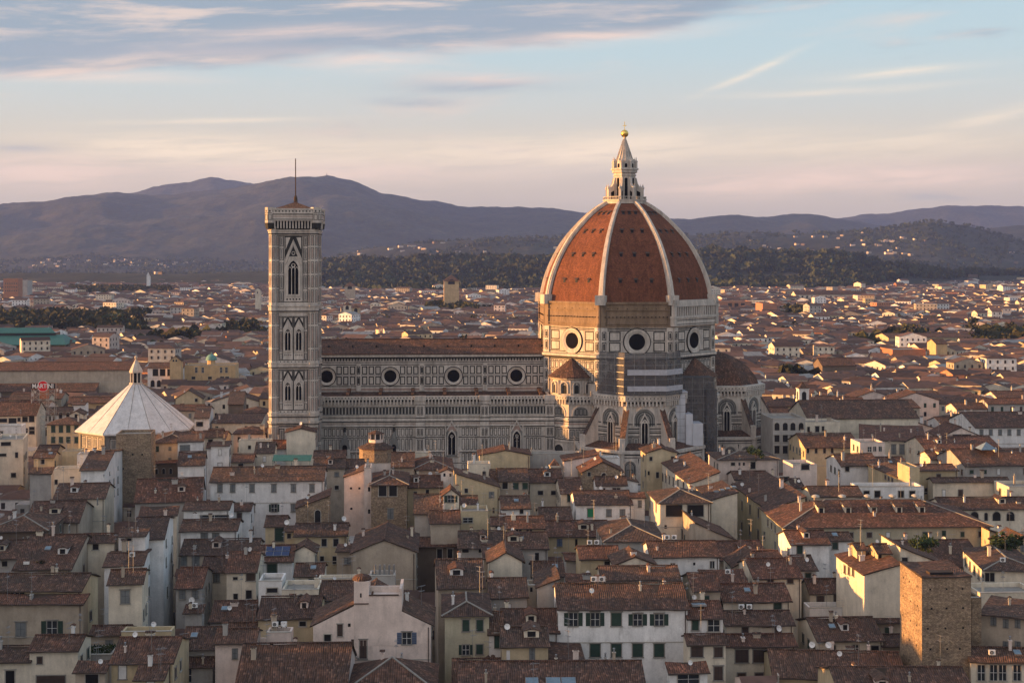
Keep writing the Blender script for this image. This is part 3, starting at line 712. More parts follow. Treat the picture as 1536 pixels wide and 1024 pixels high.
for zz, hh in ((39.2, 1.6), (34.6, 1.5)):
    for i in range(2): m.face([(q[i][0], q[i][1], zz), (q[i+1][0], q[i+1][1], zz), (q[i+1][0], q[i+1][1], zz+hh), (q[i][0], q[i][1], zz+hh)], 1)
m.prism([(5.2, -36.5), (12.6, -36.5), (12.6, -30), (5.2, -30)], 18.3, 33.6, 0, 1); m.box(4.6, 13.2, -37, -29.6, 33.6, 34.0, 1)
m.prism([(12.6, -37.5), (14.6, -37.5), (14.6, -31), (12.6, -31)], 18.3, 27.5, 0, 1); m.prism([(14.6, -37.8), (17.5, -37.8), (17.5, -31), (14.6, -31)], 18.3, 24.8, 0, 1)
for z in range(20, 33, 2): m.box(5.15, 12.65, -36.56, -36.5, z, z+.07, 2)
for x in (7, 9, 11): m.box(x, x+.07, -36.56, -36.5, 18.4, 33.4, 2)
m.obj('sheeting', ['sheet', 'tarpaulin', 'grey'], sc)

# ================= BELL TOWER =================
bt = empty('bell_tower', (-62.6, 397.2, 0), YAW)
tag(bt, 'tall square marble bell tower with pointed gothic windows and a pole on top', 'bell tower')
m = MB(); H_ = 6.2; Wd = 6.95
m.box(-H_, H_, -H_, H_, 0, 80.8, WM)
for sx in (-1, 1):
    for sy in (-1, 1): m.prism(octv(1.62, sx*(Wd-1.5), sy*(Wd-1.5)), 0, 81.5, WM)
levels = [(59.2, 57.4), (42.9, 41.4), (28.6, 27.4), (26.3, 25.3), (80.6, 79.4)]
for t_, b_ in levels:
    for e, z0, z1, mi in ((.30, b_, t_, WM), (.65, t_-.35, t_, WM), (.5, b_, b_+.25, DM)):
        m.prism([(-H_-e, -H_-e), (H_+e, -H_-e), (H_+e, H_+e), (-H_-e, H_+e)], z0, z1, mi)
        for sx in (-1, 1):
            for sy in (-1, 1): m.prism(octv(1.62+e*.6, sx*(Wd-1.5), sy*(Wd-1.5)), z0, z1, mi)
# buttress panels
for sx in (-1, 1):
    for sy in (-1, 1):
        for fc in facades(m, 1.62, sx*(Wd-1.5), sy*(Wd-1.5)):
            for b0, b1 in ((1, 6), (7, 12), (13, 18), (19, 24.6), (29.2, 32.8), (33.4, 37.6), (38.1, 40.9), (43.5, 46.6), (47.2, 53.2), (53.8, 56.9), (60, 63.6), (64.4, 67.6), (68.4, 71.6), (72.4, 75.6), (76.2, 79.0)):
                fc.frame(-.42, .42, b0, b1, .13, DM); fc.rect(-.13, .13, b0+.35, b1-.35, PM, .045)
btw = []
for k, (u, n) in enumerate((((1, 0, 0), (0, -1, 0)), ((0, 1, 0), (1, 0, 0)), ((-1, 0, 0), (0, 1, 0)), ((0, -1, 0), (-1, 0, 0)))):
    fc = Fc(m, Vector(n)*H_, u, n); I = 4.15
    # base
    bands(fc, -I, I, [(24.6, 24.9, DM, .05), (19.0, 19.3, DM, .05), (12, 12.5, WM, .3)])
    panels(fc, -I, I, [(19.7, 24.2)], 1.5, .6, DM, .22, GM); panels(fc, -I, I, [(13, 18.5), (6, 11.5)], 1.5, .6, DM, .22)
    # two storeys with pairs of two-light windows
    for z in (29.3, 43.5):
        h = 12.6 if z > 40 else 11.6
        fc.frame(-I, I, z, z+h, .22, DM); fc.rect(-.13, .13, z+.2, z+h-.2, DM, .045)
        for s in (-1, 1):
            lo, hi = sorted((s*3.1, s*(I-.25))); fc.rect(*sorted((s*2.98, s*3.12)), z, z+h, DM, .045)
            for q0, q1 in ((.4, 2.0), (2.5, 8.2), (8.8, h-.4)): fc.frame(lo+.08, hi-.06, z+q0, z+q1, .12, DM, .05)
            fc.rect(lo+.3, hi-.25, z+3, z+7.8, PM, .05)
            c = s*1.55
            fc.poly([(c-1.35, z+h-.3), (c-1.35, z+h-3.2), (c-1.2, z+h-3.2), (c, z+h-.75), (c+1.2, z+h-3.2), (c+1.35, z+h-3.2), (c+1.35, z+h-.3)], DM, .05)
            fc.poly([(c-1.15, z+h-.5), (c-1.15, z+h-1.9), (c-.35, z+h-.5)], WM, .055); fc.poly([(c+1.15, z+h-.5), (c+1.15, z+h-1.9), (c+.35, z+h-.5)], WM, .055)
            dots(fc, c-1.1, c+1.1, z+1.5, .13, .55, DM, .05)
            btw.append((k, c, z+2.4, 1.0, z+h-5.0, .5, 2))
        dots(fc, -I, I, z-.35, .14, 1.0, DM, .05)
    # belfry storey: one tall three-light window under a steep gable
    z = 60.0; fc.frame(-I, I, z, 79.0, .2, DM)
    for s in (-1, 1):
        lo, hi = sorted((s*2.75, s*(I-.2))); fc.rect(*sorted((s*2.62, s*2.76)), z, 79, DM, .045)
        for q0, q1 in ((.4, 3.2), (3.8, 7.6), (8.2, 11.4), (12.0, 15.4), (16.0, 18.6)): fc.frame(lo+.12, hi-.08, z+q0, z+q1, .13, DM, .05); fc.rect(lo+.42, hi-.4, z+q0+.35, z+q1-.35, GM, .05)
    fc.rect(-2.4, 2.4, 60.3, 61.6, WM, .05); dots(fc, -2.2, 2.2, 60.9, .22, .85, DM, .06)
    fc.poly([(-2.45, 78.8), (-2.45, 72.4), (0, 78.0), (2.45, 72.4), (2.45, 78.8)], DM, .05); fc.poly([(-2.2, 78.5), (-2.2, 75.0), (-.85, 78.5)], WM, .055); fc.poly([(2.2, 78.5), (2.2, 75.0), (.85, 78.5)], WM, .055)
    fc.ext([(-2.5, 70.9), (-2.1, 70.9), (0, 76.4), (2.1, 70.9), (2.5, 70.9), (0, 77.6)], .03, .3, WM)
    fc.poly([(-1.2, 73.1), (1.2, 73.1), (0, 75.9)], DM, .055); fc.ring(0, 74.0, .35, .55, WM, .06, .09, n=12)
    btw.append((k, 0, 61.8, 1.85, 69.4, .85, 3))
    # machicolated cornice
    fc2 = Fc(m, Vector(n)*(H_), u, n)
    for i in range(17): x = -6.8+i*.85; fc2.ext([(x-.16, 81.0), (x+.16, 81.0), (x+.16, 83.3), (x-.16, 83.3)], 0, 1.25, WM)
    bands(Fc(m, Vector(n)*7.75, u, n), -6.4, 6.4, [(83.5, 83.7, DM, .04), (84.3, 84.5, PM, .04), (84.9, 85.1, DM, .04)]); dots(Fc(m, Vector(n)*7.7, u, n), -6.2, 6.2, 85.9, .2, .95, DM, .04)
def corner(e): c = e*.34; return [(-e+c, -e), (e-c, -e), (e, -e+c), (e, e-c), (e-c, e), (-e+c, e), (-e, e-c), (-e, -e+c)]
m.prism([(-6.9, -6.9), (6.9, -6.9), (6.9, 6.9), (-6.9, 6.9)], 80.8, 83.2, DM)
def cham(e, c=1.3): return [(-e+c, -e), (e-c, -e), (e, -e+c), (e, e-c), (e-c, e), (-e+c, e), (-e, e-c), (-e, -e+c)]
m.prism(cham(7.75), 83.2, 85.2, WM); m.prism(cham(7.95), 85.2, 85.5, WM); m.prism(cham(7.7), 85.5, 86.4, WM); m.prism(cham(7.85), 86.4, 86.7, WM)
for sx in (-1, 1):
    for sy in (-1, 1):
        m.prism(octv(1.6, sx*6.45, sy*6.45), 82.6, 87.0, WM); m.lathe([(1.35, 80.9), (1.6, 82.6)], 8, DM, sx*6.45, sy*6.45, R(22.5))
        for fq in facades(m, 1.6, sx*6.45, sy*6.45): fq.frame(-.5, .5, 83.4, 85.0, .12, DM); fq.rect(-.6, .6, 85.3, 85.45, DM, .04); fq.rect(-.2, .2, 85.7, 86.2, DM, .04)
m.obj('tower_wall', ML, bt)
for (k, c, z0, hw, zs_, t, n_) in btw:
    u, n = (((1, 0, 0), (0, -1, 0)), ((0, 1, 0), (1, 0, 0)), ((-1, 0, 0), (0, 1, 0)), ((0, -1, 0), (-1, 0, 0)))[k]
    w = MB(); f = Fc(w, Vector(n)*H_, u, n); f.archframe(c, z0, hw*.78, zs_, hw*.3, 0, 0, .4, True); f.arch(c, z0, hw*.8, zs_, 4, .10, True)
    f.rect(c-hw*.8, c+hw*.8, z0, z0+.5, 0, .2)
    for i in range(1, n_): x = c-hw*.78+i*2*hw*.78/n_; f.box(x-.09, x+.09, z0, zs_+.3, .1, .32, 0)
    for i in range(n_): x = c-hw*.78+(i+.5)*2*hw*.78/n_; f.archframe(x, zs_-.2, hw*.78/n_*.8, zs_-.1, .12, 0, .1, .3, True)
    f.ring(c, zs_+hw*.62, hw*.18, hw*.34, 0, .15, .3, n=12)
    w.obj('window', ML, bt)
m = MB(); m.lathe([(8.6, 86.5), (.8, 88.6), (.5, 89.4)], 4, 0, 0, 0, R(45)); m.obj('roof', ['tile'], bt)
m = MB(); m.lathe([(.55, 88.2), (.5, 90.2), (.16, 90.8), (.13, 101.3), (0, 101.4)], 8, 0); m.obj('pole', ['wood'], bt)

# ================= BAPTISTERY =================
bp = empty('baptistery', (-112.8, 412, 0), R(6.8))
tag(bp, 'low octagonal baptistery with white pyramid roof and small lantern', 'baptistery')
m = MB(); Rb = 16.6; m.prism(octv(Rb), 0, 21.6, WM); m.prism(octv(Rb+.5), 21.0, 21.6, 3); m.prism(octv(Rb+.35), 16.2, 16.7, WM)
L = Rb*math.sin(R(22.5))
for fc in facades(m, Rb):
    panels(fc, -L+1.2, L-1.2, [(17.3, 20.6)], 1.7, .5, DM, .2, GM); bands(fc, -L, L, [(20.75, 20.95, DM, .05), (16.9, 17.1, DM, .05), (15.6, 15.8, DM, .05), (10, 10.3, DM, .05)])
    panels(fc, -L+1.2, L-1.2, [(10.8, 15.2), (3, 9.6)], 2.6, .5, DM, .2)
    for s in (-1, 1): fc.box(*sorted((s*(L-1), s*L)), 0, 21, 0, .25, GM)
m.obj('wall', ML, bp)
m = MB(); m.lathe([(17.9, 21.55), (17.9, 22.0), (1.9, 34.9)], 8, 0, 0, 0, R(22.5))
for k in range(8):
    for da in (0, 22.5):
        a = R(22.5+45*k+da); r0 = 17.9*(1 if da == 0 else math.cos(R(22.5))); m.tube((r0*math.cos(a), r0*math.sin(a), 22.0), (1.9*math.cos(a), 1.9*math.sin(a), 34.95), .10 if da == 0 else .05, .06, 5, 1)
m.obj('roof', ['marble_roof', 'marble_grey'], bp)
m = MB(); m.prism(octv(2.0), 34.6, 35.3, 0); m.prism(octv(1.3), 35.3, 39.0, 4)
for (x, y) in octv(1.55): m.tube((x, y, 35.3), (x, y, 38.3), .22, .2, 6, 0)
m.prism(octv(2.0), 38.3, 39.0, 0); m.lathe([(1.9, 39.0), (1.1, 40.6), (.35, 42.0), (.2, 42.4)], 8, 0, 0, 0, R(22.5)); m.lathe([(0, 42.2), (.42, 42.5), (.5, 42.85), (.35, 43.2), (0, 43.4)], 8, 7); m.box(-.06, .06, -.06, .06, 43.3, 44.6, 7)
m.obj('lantern', ML, bp)
# ================= HOUSES =================
CR = {'A': (0, 660, 2.8125), 'B': (300, 640, 3.84), 'C': (330, 800, 4.151), 'D': (640, 660, 4.042), 'E': (640, 820, 3.491), 'F': (940, 660, 4.267),
      'G': (1020, 820, 2.977), 'H': (1180, 680, 4.315), 'I': (100, 500, 4.653), 'J': (1060, 500, 3.227), 'K': (0, 380, 3.657), 'L': (1040, 320, 3.097), 'M': (0, 560, 7.315), 'N': (700, 760, 5.908)}
PAL = {'w': (.80, .775, .74), 'c': (.72, .635, .50), 'y': (.56, .45, .285), 'o': (.47, .39, .30), 'g': (.43, .405, .37), 'p': (.74, .61, .53), 's': (.3, .25, .2),
       'k': (.17, .13, .10), 't': (.50, .45, .32), 'f': (.60, .42, .23), 'r': (.42, .20, .12)}
CW = {'w': 'white', 'c': 'cream', 'y': 'ochre yellow', 'o': 'tan', 'g': 'grey', 'p': 'pale pink', 's': 'rough stone', 'k': 'dark brown', 't': 'pale olive', 'f': 'orange yellow', 'r': 'brick red'}
STY = {'d': ('dark', 'dark'), 'g': ('green', 'green shuttered'), 'b': ('brown', 'brown shuttered'), 'y': ('grey', 'grey shuttered'), 'o': ('glass', 'green shuttered'), 'a': ('dark', 'arched'),
       'w': ('white', 'white'), 'u': ('blue', 'blue shuttered'), 'e': ('bright_green', 'bright green'), 'v': ('glass', 'glazed'), 'O': ('glass', 'grey shuttered'), 'D': ('brown', 'tall')}
WC = {}
SH = {}
def win_mesh(w, h, st, near):
    key = (round(w*4)/4, round(h*4)/4, st, near)
    if key in WC: return WC[key]
    w, h = max(.4, key[0]), max(.4, key[1]); m = MB(); f = Fc(m, (0, 0, 0), (1, 0, 0)); fr = 1 if st in 'godvyubweO' else 2; main = STY[st][0]
    t = .14 if w > .8 else .08
    if st == 'a':
        f.arch(0, -h/2, w/2, h/2-w/2, 0, .03); f.archframe(0, -h/2, w/2, h/2-w/2, t, 1, 0, .12)
    else:
        f.rect(-w/2, w/2, -h/2, h/2, 0, .03)
        if w > .7:
            f.box(-w/2-t, w/2+t, h/2, h/2+t, 0, .12, 1); f.box(-w/2-t, -w/2, -h/2, h/2, 0, .09, 1); f.box(w/2, w/2+t, -h/2, h/2, 0, .09, 1)
            f.box(-w/2-t*1.5, w/2+t*1.5, -h/2-t, -h/2, 0, .2, 1)
            if h > 1.6 and near: f.box(-w/2-t*2, w/2+t*2, h/2+t, h/2+t+.1, 0, .28, 1)
        if st in 'govwO': f.box(-.03, .03, -h/2, h/2, .03, .07, 2 if st in 'ovwO' else 0)
        if st in 'ovO' and w > .8:
            for s in (-1, 1): f.rect(*sorted((s*.1, s*(w/2-.1))), -h/2+.12, h/2-.12, 3, .05); 
            f.box(-w/2, w/2, -.02, .03, .03, .08, 2)
        if st in 'gbyu' and w > .7:
            f.box(-w/2+.03, -.03, -h/2+.05, h/2-.05, .03, .075, 0); f.box(.03, w/2-.03, -h/2+.05, h/2-.05, .03, .075, 0)
            f.rect(-.03, .03, -h/2, h/2, 4, .04)
            for b in (-h/4, h/4): f.box(-w/2+.12, w/2-.12, b-h*.2, b-h*.2+.03, .075, .09, 4)
    frm = 'stone_light' if st in 'dav' else 'stone'
    WC[key] = m.mesh('window', [main, frm, 'white', 'glass', 'black']); return WC[key]
def shutter_mesh(w, h, mt):
    key = (round(w*4)/4, round(h*4)/4, mt)
    if key not in SH:
        m = MB(); f = Fc(m, (0, 0, 0), (1, 0, 0)); w2, h2 = max(.2, key[0])/2, key[1]/2
        f.box(-w2, w2, -h2, h2, .02, .08, 0)
        for i in range(6): f.box(-w2+.06, w2-.06, -h2+.1+i*(2*h2-.15)/6, -h2+.14+i*(2*h2-.15)/6, .08, .10, 1)
        SH[key] = m.mesh('shutter', [mt, 'black'])
    return SH[key]
CH = []
def chimney_meshes():
    for i in range(7):
        m = MB(); a, b, h = [(.5, .45, 1.4), (.9, .5, 1.2), (.45, .45, 2.0), (1.3, .5, 1.0), (.6, .6, 1.6), (.35, .35, 1.2), (.8, .6, 2.2)][i]
        m.box(-a/2, a/2, -b/2, b/2, -1.2, h, 0); m.box(-a/2-.1, a/2+.1, -b/2-.1, b/2+.1, h, h+.1, 0)
        if i in (0, 3, 4, 6):
            n_ = max(1, int(a/.35))
            for k in range(n_+1): x = -a/2+.05+k*(a-.1)/n_; m.box(x-.05, x+.05, -b/2, b/2, h+.1, h+.42, 0)
            m.slab([(-a/2-.15, -b/2-.15, h+.42), (a/2+.15, -b/2-.15, h+.42), (a/2+.15, 0, h+.6), (-a/2-.15, 0, h+.6)], .07, 1)
            m.slab([(-a/2-.15, 0, h+.6), (a/2+.15, 0, h+.6), (a/2+.15, b/2+.15, h+.42), (-a/2-.15, b/2+.15, h+.42)], .07, 1)
        else:
            m.tube((0, 0, h), (0, 0, h+.6), .13, .13, 8, 2); m.lathe([(.2, h+.6), (.2, h+.7), (0, h+.85)], 8, 2)
        CH.append(m.mesh('chimney', ['plaster', 'tile', 'metal']))
chimney_meshes()
m = MB(); m.tube((0, 0, -.3), (0, 0, 1.0), .03, .03, 5, 1)
m.lathe([(0, .0), (.25, .03), (.45, .12)], 14, 0)
for i in range(len(m.v)-0):
    pass
def dish_mesh():
    m = MB(); m.tube((0, 0, -.4), (0, 0, .9), .035, .035, 5, 1)
    c = Vector((0, -.12, 1.0)); d = Vector((.25, -.9, .35)).normalized(); a = d.orthogonal().normalized(); b = d.cross(a)
    rings = [[tuple(c+(a*math.cos(2*math.pi*k/16)+b*math.sin(2*math.pi*k/16))*r+d*w) for k in range(16)] for r, w in ((.02, -.10), (.3, -.05), (.55, .06))]
    for i in range(2):
        for k in range(16): j = (k+1) % 16; m.face([rings[i][k], rings[i][j], rings[i+1][j], rings[i+1][k]], 0)
    m.tube(tuple(c-b*.5), tuple(c+d*.55), .02, .02, 4, 1); m.tube(tuple(c+d*.5), tuple(c+d*.62), .06, .06, 6, 1)
    return m.mesh('satellite_dish', ['white', 'metal'])
DISH = dish_mesh()
def ant_mesh(k):
    m = MB(); h = 3.2+k; m.tube((0, 0, -.8), (0, 0, h), .035, .025, 4, 0)
    for zz, L in ((h-.15, .9), (h-.9, .7)):
        m.tube((-L/2, 0, zz), (L, 0, zz), .022, .022, 4, 0)
        for i in range(7): x = -L/2+i*L*1.5/7+.05; m.tube((x, -.35+.03*i, zz), (x, .35-.03*i, zz), .014, .014, 3, 0)
    return m.mesh('antenna', ['metal'])
ANT = [ant_mesh(0), ant_mesh(1.5)]
def ac_mesh():
    m = MB(); m.box(-.45, .45, -.18, .18, 0, .7, 0); m.box(-.4, -.3, -.2, .2, -.2, 0, 1); m.box(.3, .4, -.2, .2, -.2, 0, 1)
    f = Fc(m, (0, -.18, 0), (1, 0, 0)); f.disc(-.08, .35, .27, 1, .02, 14); f.ring(-.08, .35, .1, .13, 0, .03, .03, n=12)
    return m.mesh('air_conditioner', ['white', 'black'])
AC = ac_mesh()
m = MB(); m.box(-.5, .5, -.6, .6, -.1, .16, 1); m.face([(-.42, -.52, .17), (.42, -.52, .17), (.42, .52, .17), (-.42, .52, .17)], 0)
SKY = m.mesh('skylight', ['skyglass', 'metal'])

def roofz(kind, W, D, z, sl, x, y, rise=None):
    if kind == 'gx': return z+sl*min(y, D-y)
    if kind == 'gy': return z+rise*(1-abs(x)/(W/2))
    if kind == 'hip': return z+sl*min(y, D-y, x+W/2, W/2-x)
    if kind == 'shed': return z+sl*y
    if kind == 'shl': return z+rise*(x+W/2)/W
    if kind == 'shr': return z+rise*(W/2-x)/W
    return z
def build_house(name, loc, yaw, W, D, z, kind, col, rise, sl, parent=None, near=2, dark_wall=None, wallwins=(), rng=random, deep=True, ge_=.28):
    """walls and roof as parts of a thing; local x along the front, y into the depth, origin at the middle of the front foot"""
    root = parent or empty(name, loc, yaw)
    wm = 'rubble' if col == 's' else 'plaster'; c = PAL[col]; j = rng.uniform(-.03, .03); c = tuple(max(.05, v*(1+j*2)+j*.3) for v in c)
    m = MB(); h = W/2; zb = 0
    zt = z-.04
    zf = lambda x, y: roofz(kind, W, D, zt, sl, x, y, rise)
    P = [(-h, 0), (h, 0), (h, D), (-h, D)]
    if kind == 'flat':
        pz = z+.0; m.prism(P, zb, pz-.7, 0, 2); 
        for (a, b, e, g_) in ((-h, h, 0, .3), (-h, h, D-.3, D)): m.box(a, b, e, g_, pz-.7, pz, 0)
        m.box(-h, -h+.3, .3, D-.3, pz-.7, pz, 0); m.box(h-.3, h, .3, D-.3, pz-.7, pz, 0)
        m.box(-h-.08, h+.08, -.08, .38, pz, pz+.08, 3)
    else:
        def side(p, q, mid=None):
            pts = [(p[0], p[1], zb), (q[0], q[1], zb), (q[0], q[1], zf(*q))]
            if mid: pts.append((mid[0], mid[1], zf(*mid)))
            pts.append((p[0], p[1], zf(*p))); m.face(pts, 0)
        side(P[0], P[1], (0, 0) if kind == 'gy' else None); side(P[1], P[2], (h, D/2) if kind == 'gx' else None)
        side(P[2], P[3], (0, D) if kind == 'gy' else None); side(P[3], P[0], (-h, D/2) if kind == 'gx' else None)
        if deep:                                # string course and a plaster plinth for larger fronts
            if z > 15 and W > 9: m.box(-h+.01, h-.01, -.07, -.0, z-5.2, z-5.05, 3)
    for (face, a, b, w, hh, st) in wallwins:
        if face == 'F': f = Fc(m, (0, 0, 0), (1, 0, 0))
        elif face == 'L': f = Fc(m, (-h, 0, 0), (0, -1, 0))
        else: f = Fc(m, (h, 0, 0), (0, 1, 0))
        f.rect(a-w/2, a+w/2, b-hh/2, b+hh/2, {'d': 1, 'g': 4, 'b': 5, 'y': 6}.get(st, 1), .04)
    m.obj('wall', [wm, 'dark', 'stone', 'stone_light', 'green', 'brown', 'grey'], root, c)
    r = None
    if kind != 'flat':
        m = MB(); e, ge, t = (.12 if name == 'brick_tower' else .55), (.1 if name == 'brick_tower' else ge_), .2
        def rp(x, y): return (x, y, roofz(kind, W, D, z, sl, x, y, rise)+t)
        def ex(x, y):                       # extrapolate slope beyond the walls
            if kind == 'gx': zz = z+sl*(y if y < D/2 else D-y)
            elif kind == 'gy': zz = z+rise*(1-abs(x)/(W/2))
            elif kind == 'shed': zz = z+sl*y
            elif kind == 'shl': zz = z+rise*(x+h)/W
            elif kind == 'shr': zz = z+rise*(h-x)/W
            else: zz = z+sl*min(y, D-y, x+h, h-x)
            return (x, y, zz+t)
        def sag(A, B, Cc, Dd, n=1):
            P4 = [Vector(ex(*q)) for q in (A, B, Cc, Dd)]
            if near < 2: m.slab([tuple(p) for p in P4], t, 0, 1); return
            nu = max(2, int((P4[1]-P4[0]).length/2.2)); nv = max(2, int((P4[3]-P4[0]).length/2.2)); sd_ = loc[0]*.13
            G = []
            for j_ in range(nv+1):
                rw = []
                for i_ in range(nu+1):
                    a_, b_ = i_/nu, j_/nv; p = (P4[0]*(1-a_)+P4[1]*a_)*(1-b_)+(P4[3]*(1-a_)+P4[2]*a_)*b_
                    rw.append((p.x, p.y, p.z+noise.noise((p.x*.22+sd_, p.y*.22, sd_))*.22-.14*math.sin(math.pi*a_)*b_))
                G.append(rw)
            for j_ in range(nv):
                for i_ in range(nu): m.face([G[j_][i_], G[j_][i_+1], G[j_+1][i_+1], G[j_+1][i_]], 0)
            lo = lambda p: (p[0], p[1], p[2]-t)
            ring_ = G[0]+[G[j_][nu] for j_ in range(1, nv+1)]+G[nv][-2::-1]+[G[j_][0] for j_ in range(nv-1, 0, -1)]
            for i_ in range(len(ring_)): a_, b_ = ring_[i_], ring_[(i_+1) % len(ring_)]; m.face([lo(a_), lo(b_), b_, a_], 1)
            m.face([tuple(p-Vector((0, 0, t))) for p in P4][::-1], 1)
        if kind == 'gx': sag((-h-ge, -e), (h+ge, -e), (h+ge, D/2), (-h-ge, D/2)); sag((h+ge, D+e), (-h-ge, D+e), (-h-ge, D/2), (h+ge, D/2)); m.box(-h-ge, h+ge, D/2-.14, D/2+.14, z+sl*D/2+t-.05, z+sl*D/2+t+.13, 0)
        elif kind == 'gy':
            sag((-h-e, -ge), (0, -ge), (0, D+ge), (-h-e, D+ge)); sag((0, -ge), (h+e, -ge), (h+e, D+ge), (0, D+ge)); m.box(-.14, .14, -ge, D+ge, z+rise+t-.05, z+rise+t+.13, 0)
        elif kind in ('shed', 'shl', 'shr'): sag((-h-ge, -e if kind == 'shed' else -ge), (h+ge, -e if kind == 'shed' else -ge), (h+ge, D+ge), (-h-ge, D+ge))
        elif kind == 'hip':
            q = min(D, W)/2; c4 = [ex(-h-e, -e), ex(h+e, -e), ex(h+e, D+e), ex(-h-e, D+e)]
            if W >= D: r0, r1 = (-h+q, D/2, z+sl*q+t), (h-q, D/2, z+sl*q+t); F_ = [[c4[0], c4[1], r1, r0], [c4[1], c4[2], r1], [c4[2], c4[3], r0, r1], [c4[3], c4[0], r0]]
            else: r0, r1 = (0, q, z+sl*q+t), (0, D-q, z+sl*q+t); F_ = [[c4[0], c4[1], r0], [c4[1], c4[2], r1, r0], [c4[2], c4[3], r1], [c4[3], c4[0], r0, r1]]
            for pf in F_: m.face(pf, 0)
            lo = [(p[0], p[1], p[2]-t) for p in c4]
            for i in range(4): k = (i+1) % 4; m.face([lo[i], lo[k], c4[k], c4[i]], 1)
            m.face([(-h-e, -e, lo[0][2]), (-h-e, D+e, lo[0][2]), (h+e, D+e, lo[0][2]), (h+e, -e, lo[0][2])], 1)
            if near >= 2:
                for a_, b_ in ((c4[0], r0), (c4[1], r1 if W >= D else r0), (r0, r1)):
                    if (Vector(a_)-Vector(b_)).length > .3: m.beam((a_[0], a_[1], a_[2]+.03), (b_[0], b_[1], b_[2]+.03), .26, .16, 2)
        if near >= 2 and kind in ('gx', 'shed', 'hip'):
            m.box(-h-e*.6, h+e*.6, -e-.14, -e, z-sl*e+t-.17, z-sl*e+t-.02, 3)      # gutter
        r = m.obj('roof', ['tile', 'wood', 'stone', 'gutter'], root)
    return root, r
HOUSES = []
class Hs: pass
def h(crop, x0, x1, ye, yr, z, kind='gx', yaw=3, col='c', wins=(), dep=None, lab=None, lm=None, nofix=False, name='house', clutter=None, cat='house', dx=0, top=None):
    s = Hs(); ox, oy, sc_ = CR[crop]; s.crop = crop
    X = lambda v: ox+v/sc_
    Yp = lambda v: oy+v/sc_
    s.x0, s.x1, s.ye, s.yr = X(x0), X(x1), Yp(ye), Yp(yr)
    s.z, s.kind, s.yaw, s.col, s.dep, s.lab, s.lm, s.nofix, s.name, s.clutter, s.cat = z, kind, R(yaw), col, dep, lab, lm, nofix, name, clutter, cat
    s.wins = []
    for w in wins:                              # (x, y, w, h, style[, face]) in crop pixels
        s.wins.append((X(w[0]), Yp(w[1]), w[2]/sc_, w[3]/sc_, w[4], w[5] if len(w) > 5 else 'F'))
    HOUSES.append(s); return s
def row(xs, y, w, hh, st, face='F'): return [(x, y, w, hh, st, face) for x in xs]
def solve(s):
    k = (s.ye-HY)/F; s.Y = (CZ-s.z)/k; X0 = (s.x0-768)/F*s.Y
    c, sn = math.cos(s.yaw), math.sin(s.yaw); m1 = (s.x1-768)/F
    s.W = max(1.5, (m1*s.Y-X0)/(c-m1*sn)); s.sl = .31; s.rise = None
    kr = (s.yr-HY)/F
    if s.kind in ('gx', 'hip'):
        hh = (CZ-s.z-kr*s.Y)/(s.sl+kr); hh = min(11, max(1.8, hh)); s.D = s.dep or 2*hh
        if s.dep: s.sl = min(.5, max(.12, (CZ-s.z-kr*(s.Y+s.D/2))/(s.D/2)))
    elif s.kind == 'shed':
        hh = (CZ-s.z-kr*s.Y)/(s.sl+kr); s.D = s.dep or min(16, max(2.0, hh))
        if s.dep: s.sl = min(.5, max(.03, (CZ-s.z-kr*(s.Y+s.D))/s.D))
    elif s.kind in ('gy', 'shl', 'shr'):
        s.rise = max(.4, (s.ye-s.yr)/F*s.Y); s.D = s.dep or 11
    else: s.D = s.dep or 9
    s.P0 = Vector((X0, s.Y, 0)); u = Vector((c, sn, 0)); v = Vector((-sn, c, 0)); s.u, s.v = u, v
    s.c = [s.P0, s.P0+u*s.W, s.P0+u*s.W+v*s.D, s.P0+v*s.D]
def overlap(a, b, tol=.25):
    for ax in (a[1]-a[0], a[3]-a[0], b[1]-b[0], b[3]-b[0]):
        ax = ax.normalized(); pa = [p.dot(ax) for p in a]; pb = [p.dot(ax) for p in b]
        if max(pa) < min(pb)+tol or max(pb) < min(pa)+tol: return False
    return True
def local(s, px, py, face):
    o = Vector((0, 0, CZ)); d = Vector(((px-768)/F, 1, -(py-HY)/F)); C0 = s.P0+s.u*s.W/2
    def L(p): q = Vector((p.x-C0.x, p.y-C0.y, 0)); return Vector((q.dot(s.u), q.dot(s.v), p.z))
    lo = L(o); ld = L(o+d)-lo
    if face == 'F': t = -lo.y/ld.y; p = lo+ld*t; return p.x, p.z, t
    t = ((-s.W/2 if face == 'L' else s.W/2)-lo.x)/ld.x; p = lo+ld*t
    return (-p.y if face == 'L' else p.y), p.z, t
# --- houses read off the photograph ---------------------------------------------------
r_ = row
# bottom left
h('A', -60, 348, 690, 652, 19, 'shed', 1, 'o', r_([88], 798, 44, 64, 'y')+r_([220], 792, 44, 64, 'o'), dep=3, lab='beige palace front with two tall windows at the bottom left corner', lm='the beige palace in the bottom left corner')
h('A', -60, 342, 634, 566, 20.5, 'gx', 1, 'y', r_([64], 648, 36, 16, 'o'), lab='yellow attic storey with wide red roof above the beige palace')
h('A', 125, 328, 886, 826, 17, 'gx', 2, 'c', r_([168], 927, 22, 32, 'b')+r_([215], 1010, 120, 40, 'b'))
h('A', -40, 128, 932, 872, 15.5, 'gx', 2, 'c', r_([43], 1000, 34, 60, 'd'))
h('A', 318, 444, 975, 935, 16, 'shed', 2, 'o', r_([388], 1005, 56, 40, 'd'))
h('A', 470, 728, 938, 836, 17, 'gx', 2, 'y', r_([517], 975, 32, 58, 'w')+r_([465], 980, 12, 20, 'd'), lab='pale yellow house with dark ridged roof near the bottom left', lm='the pale yellow house near the bottom left')
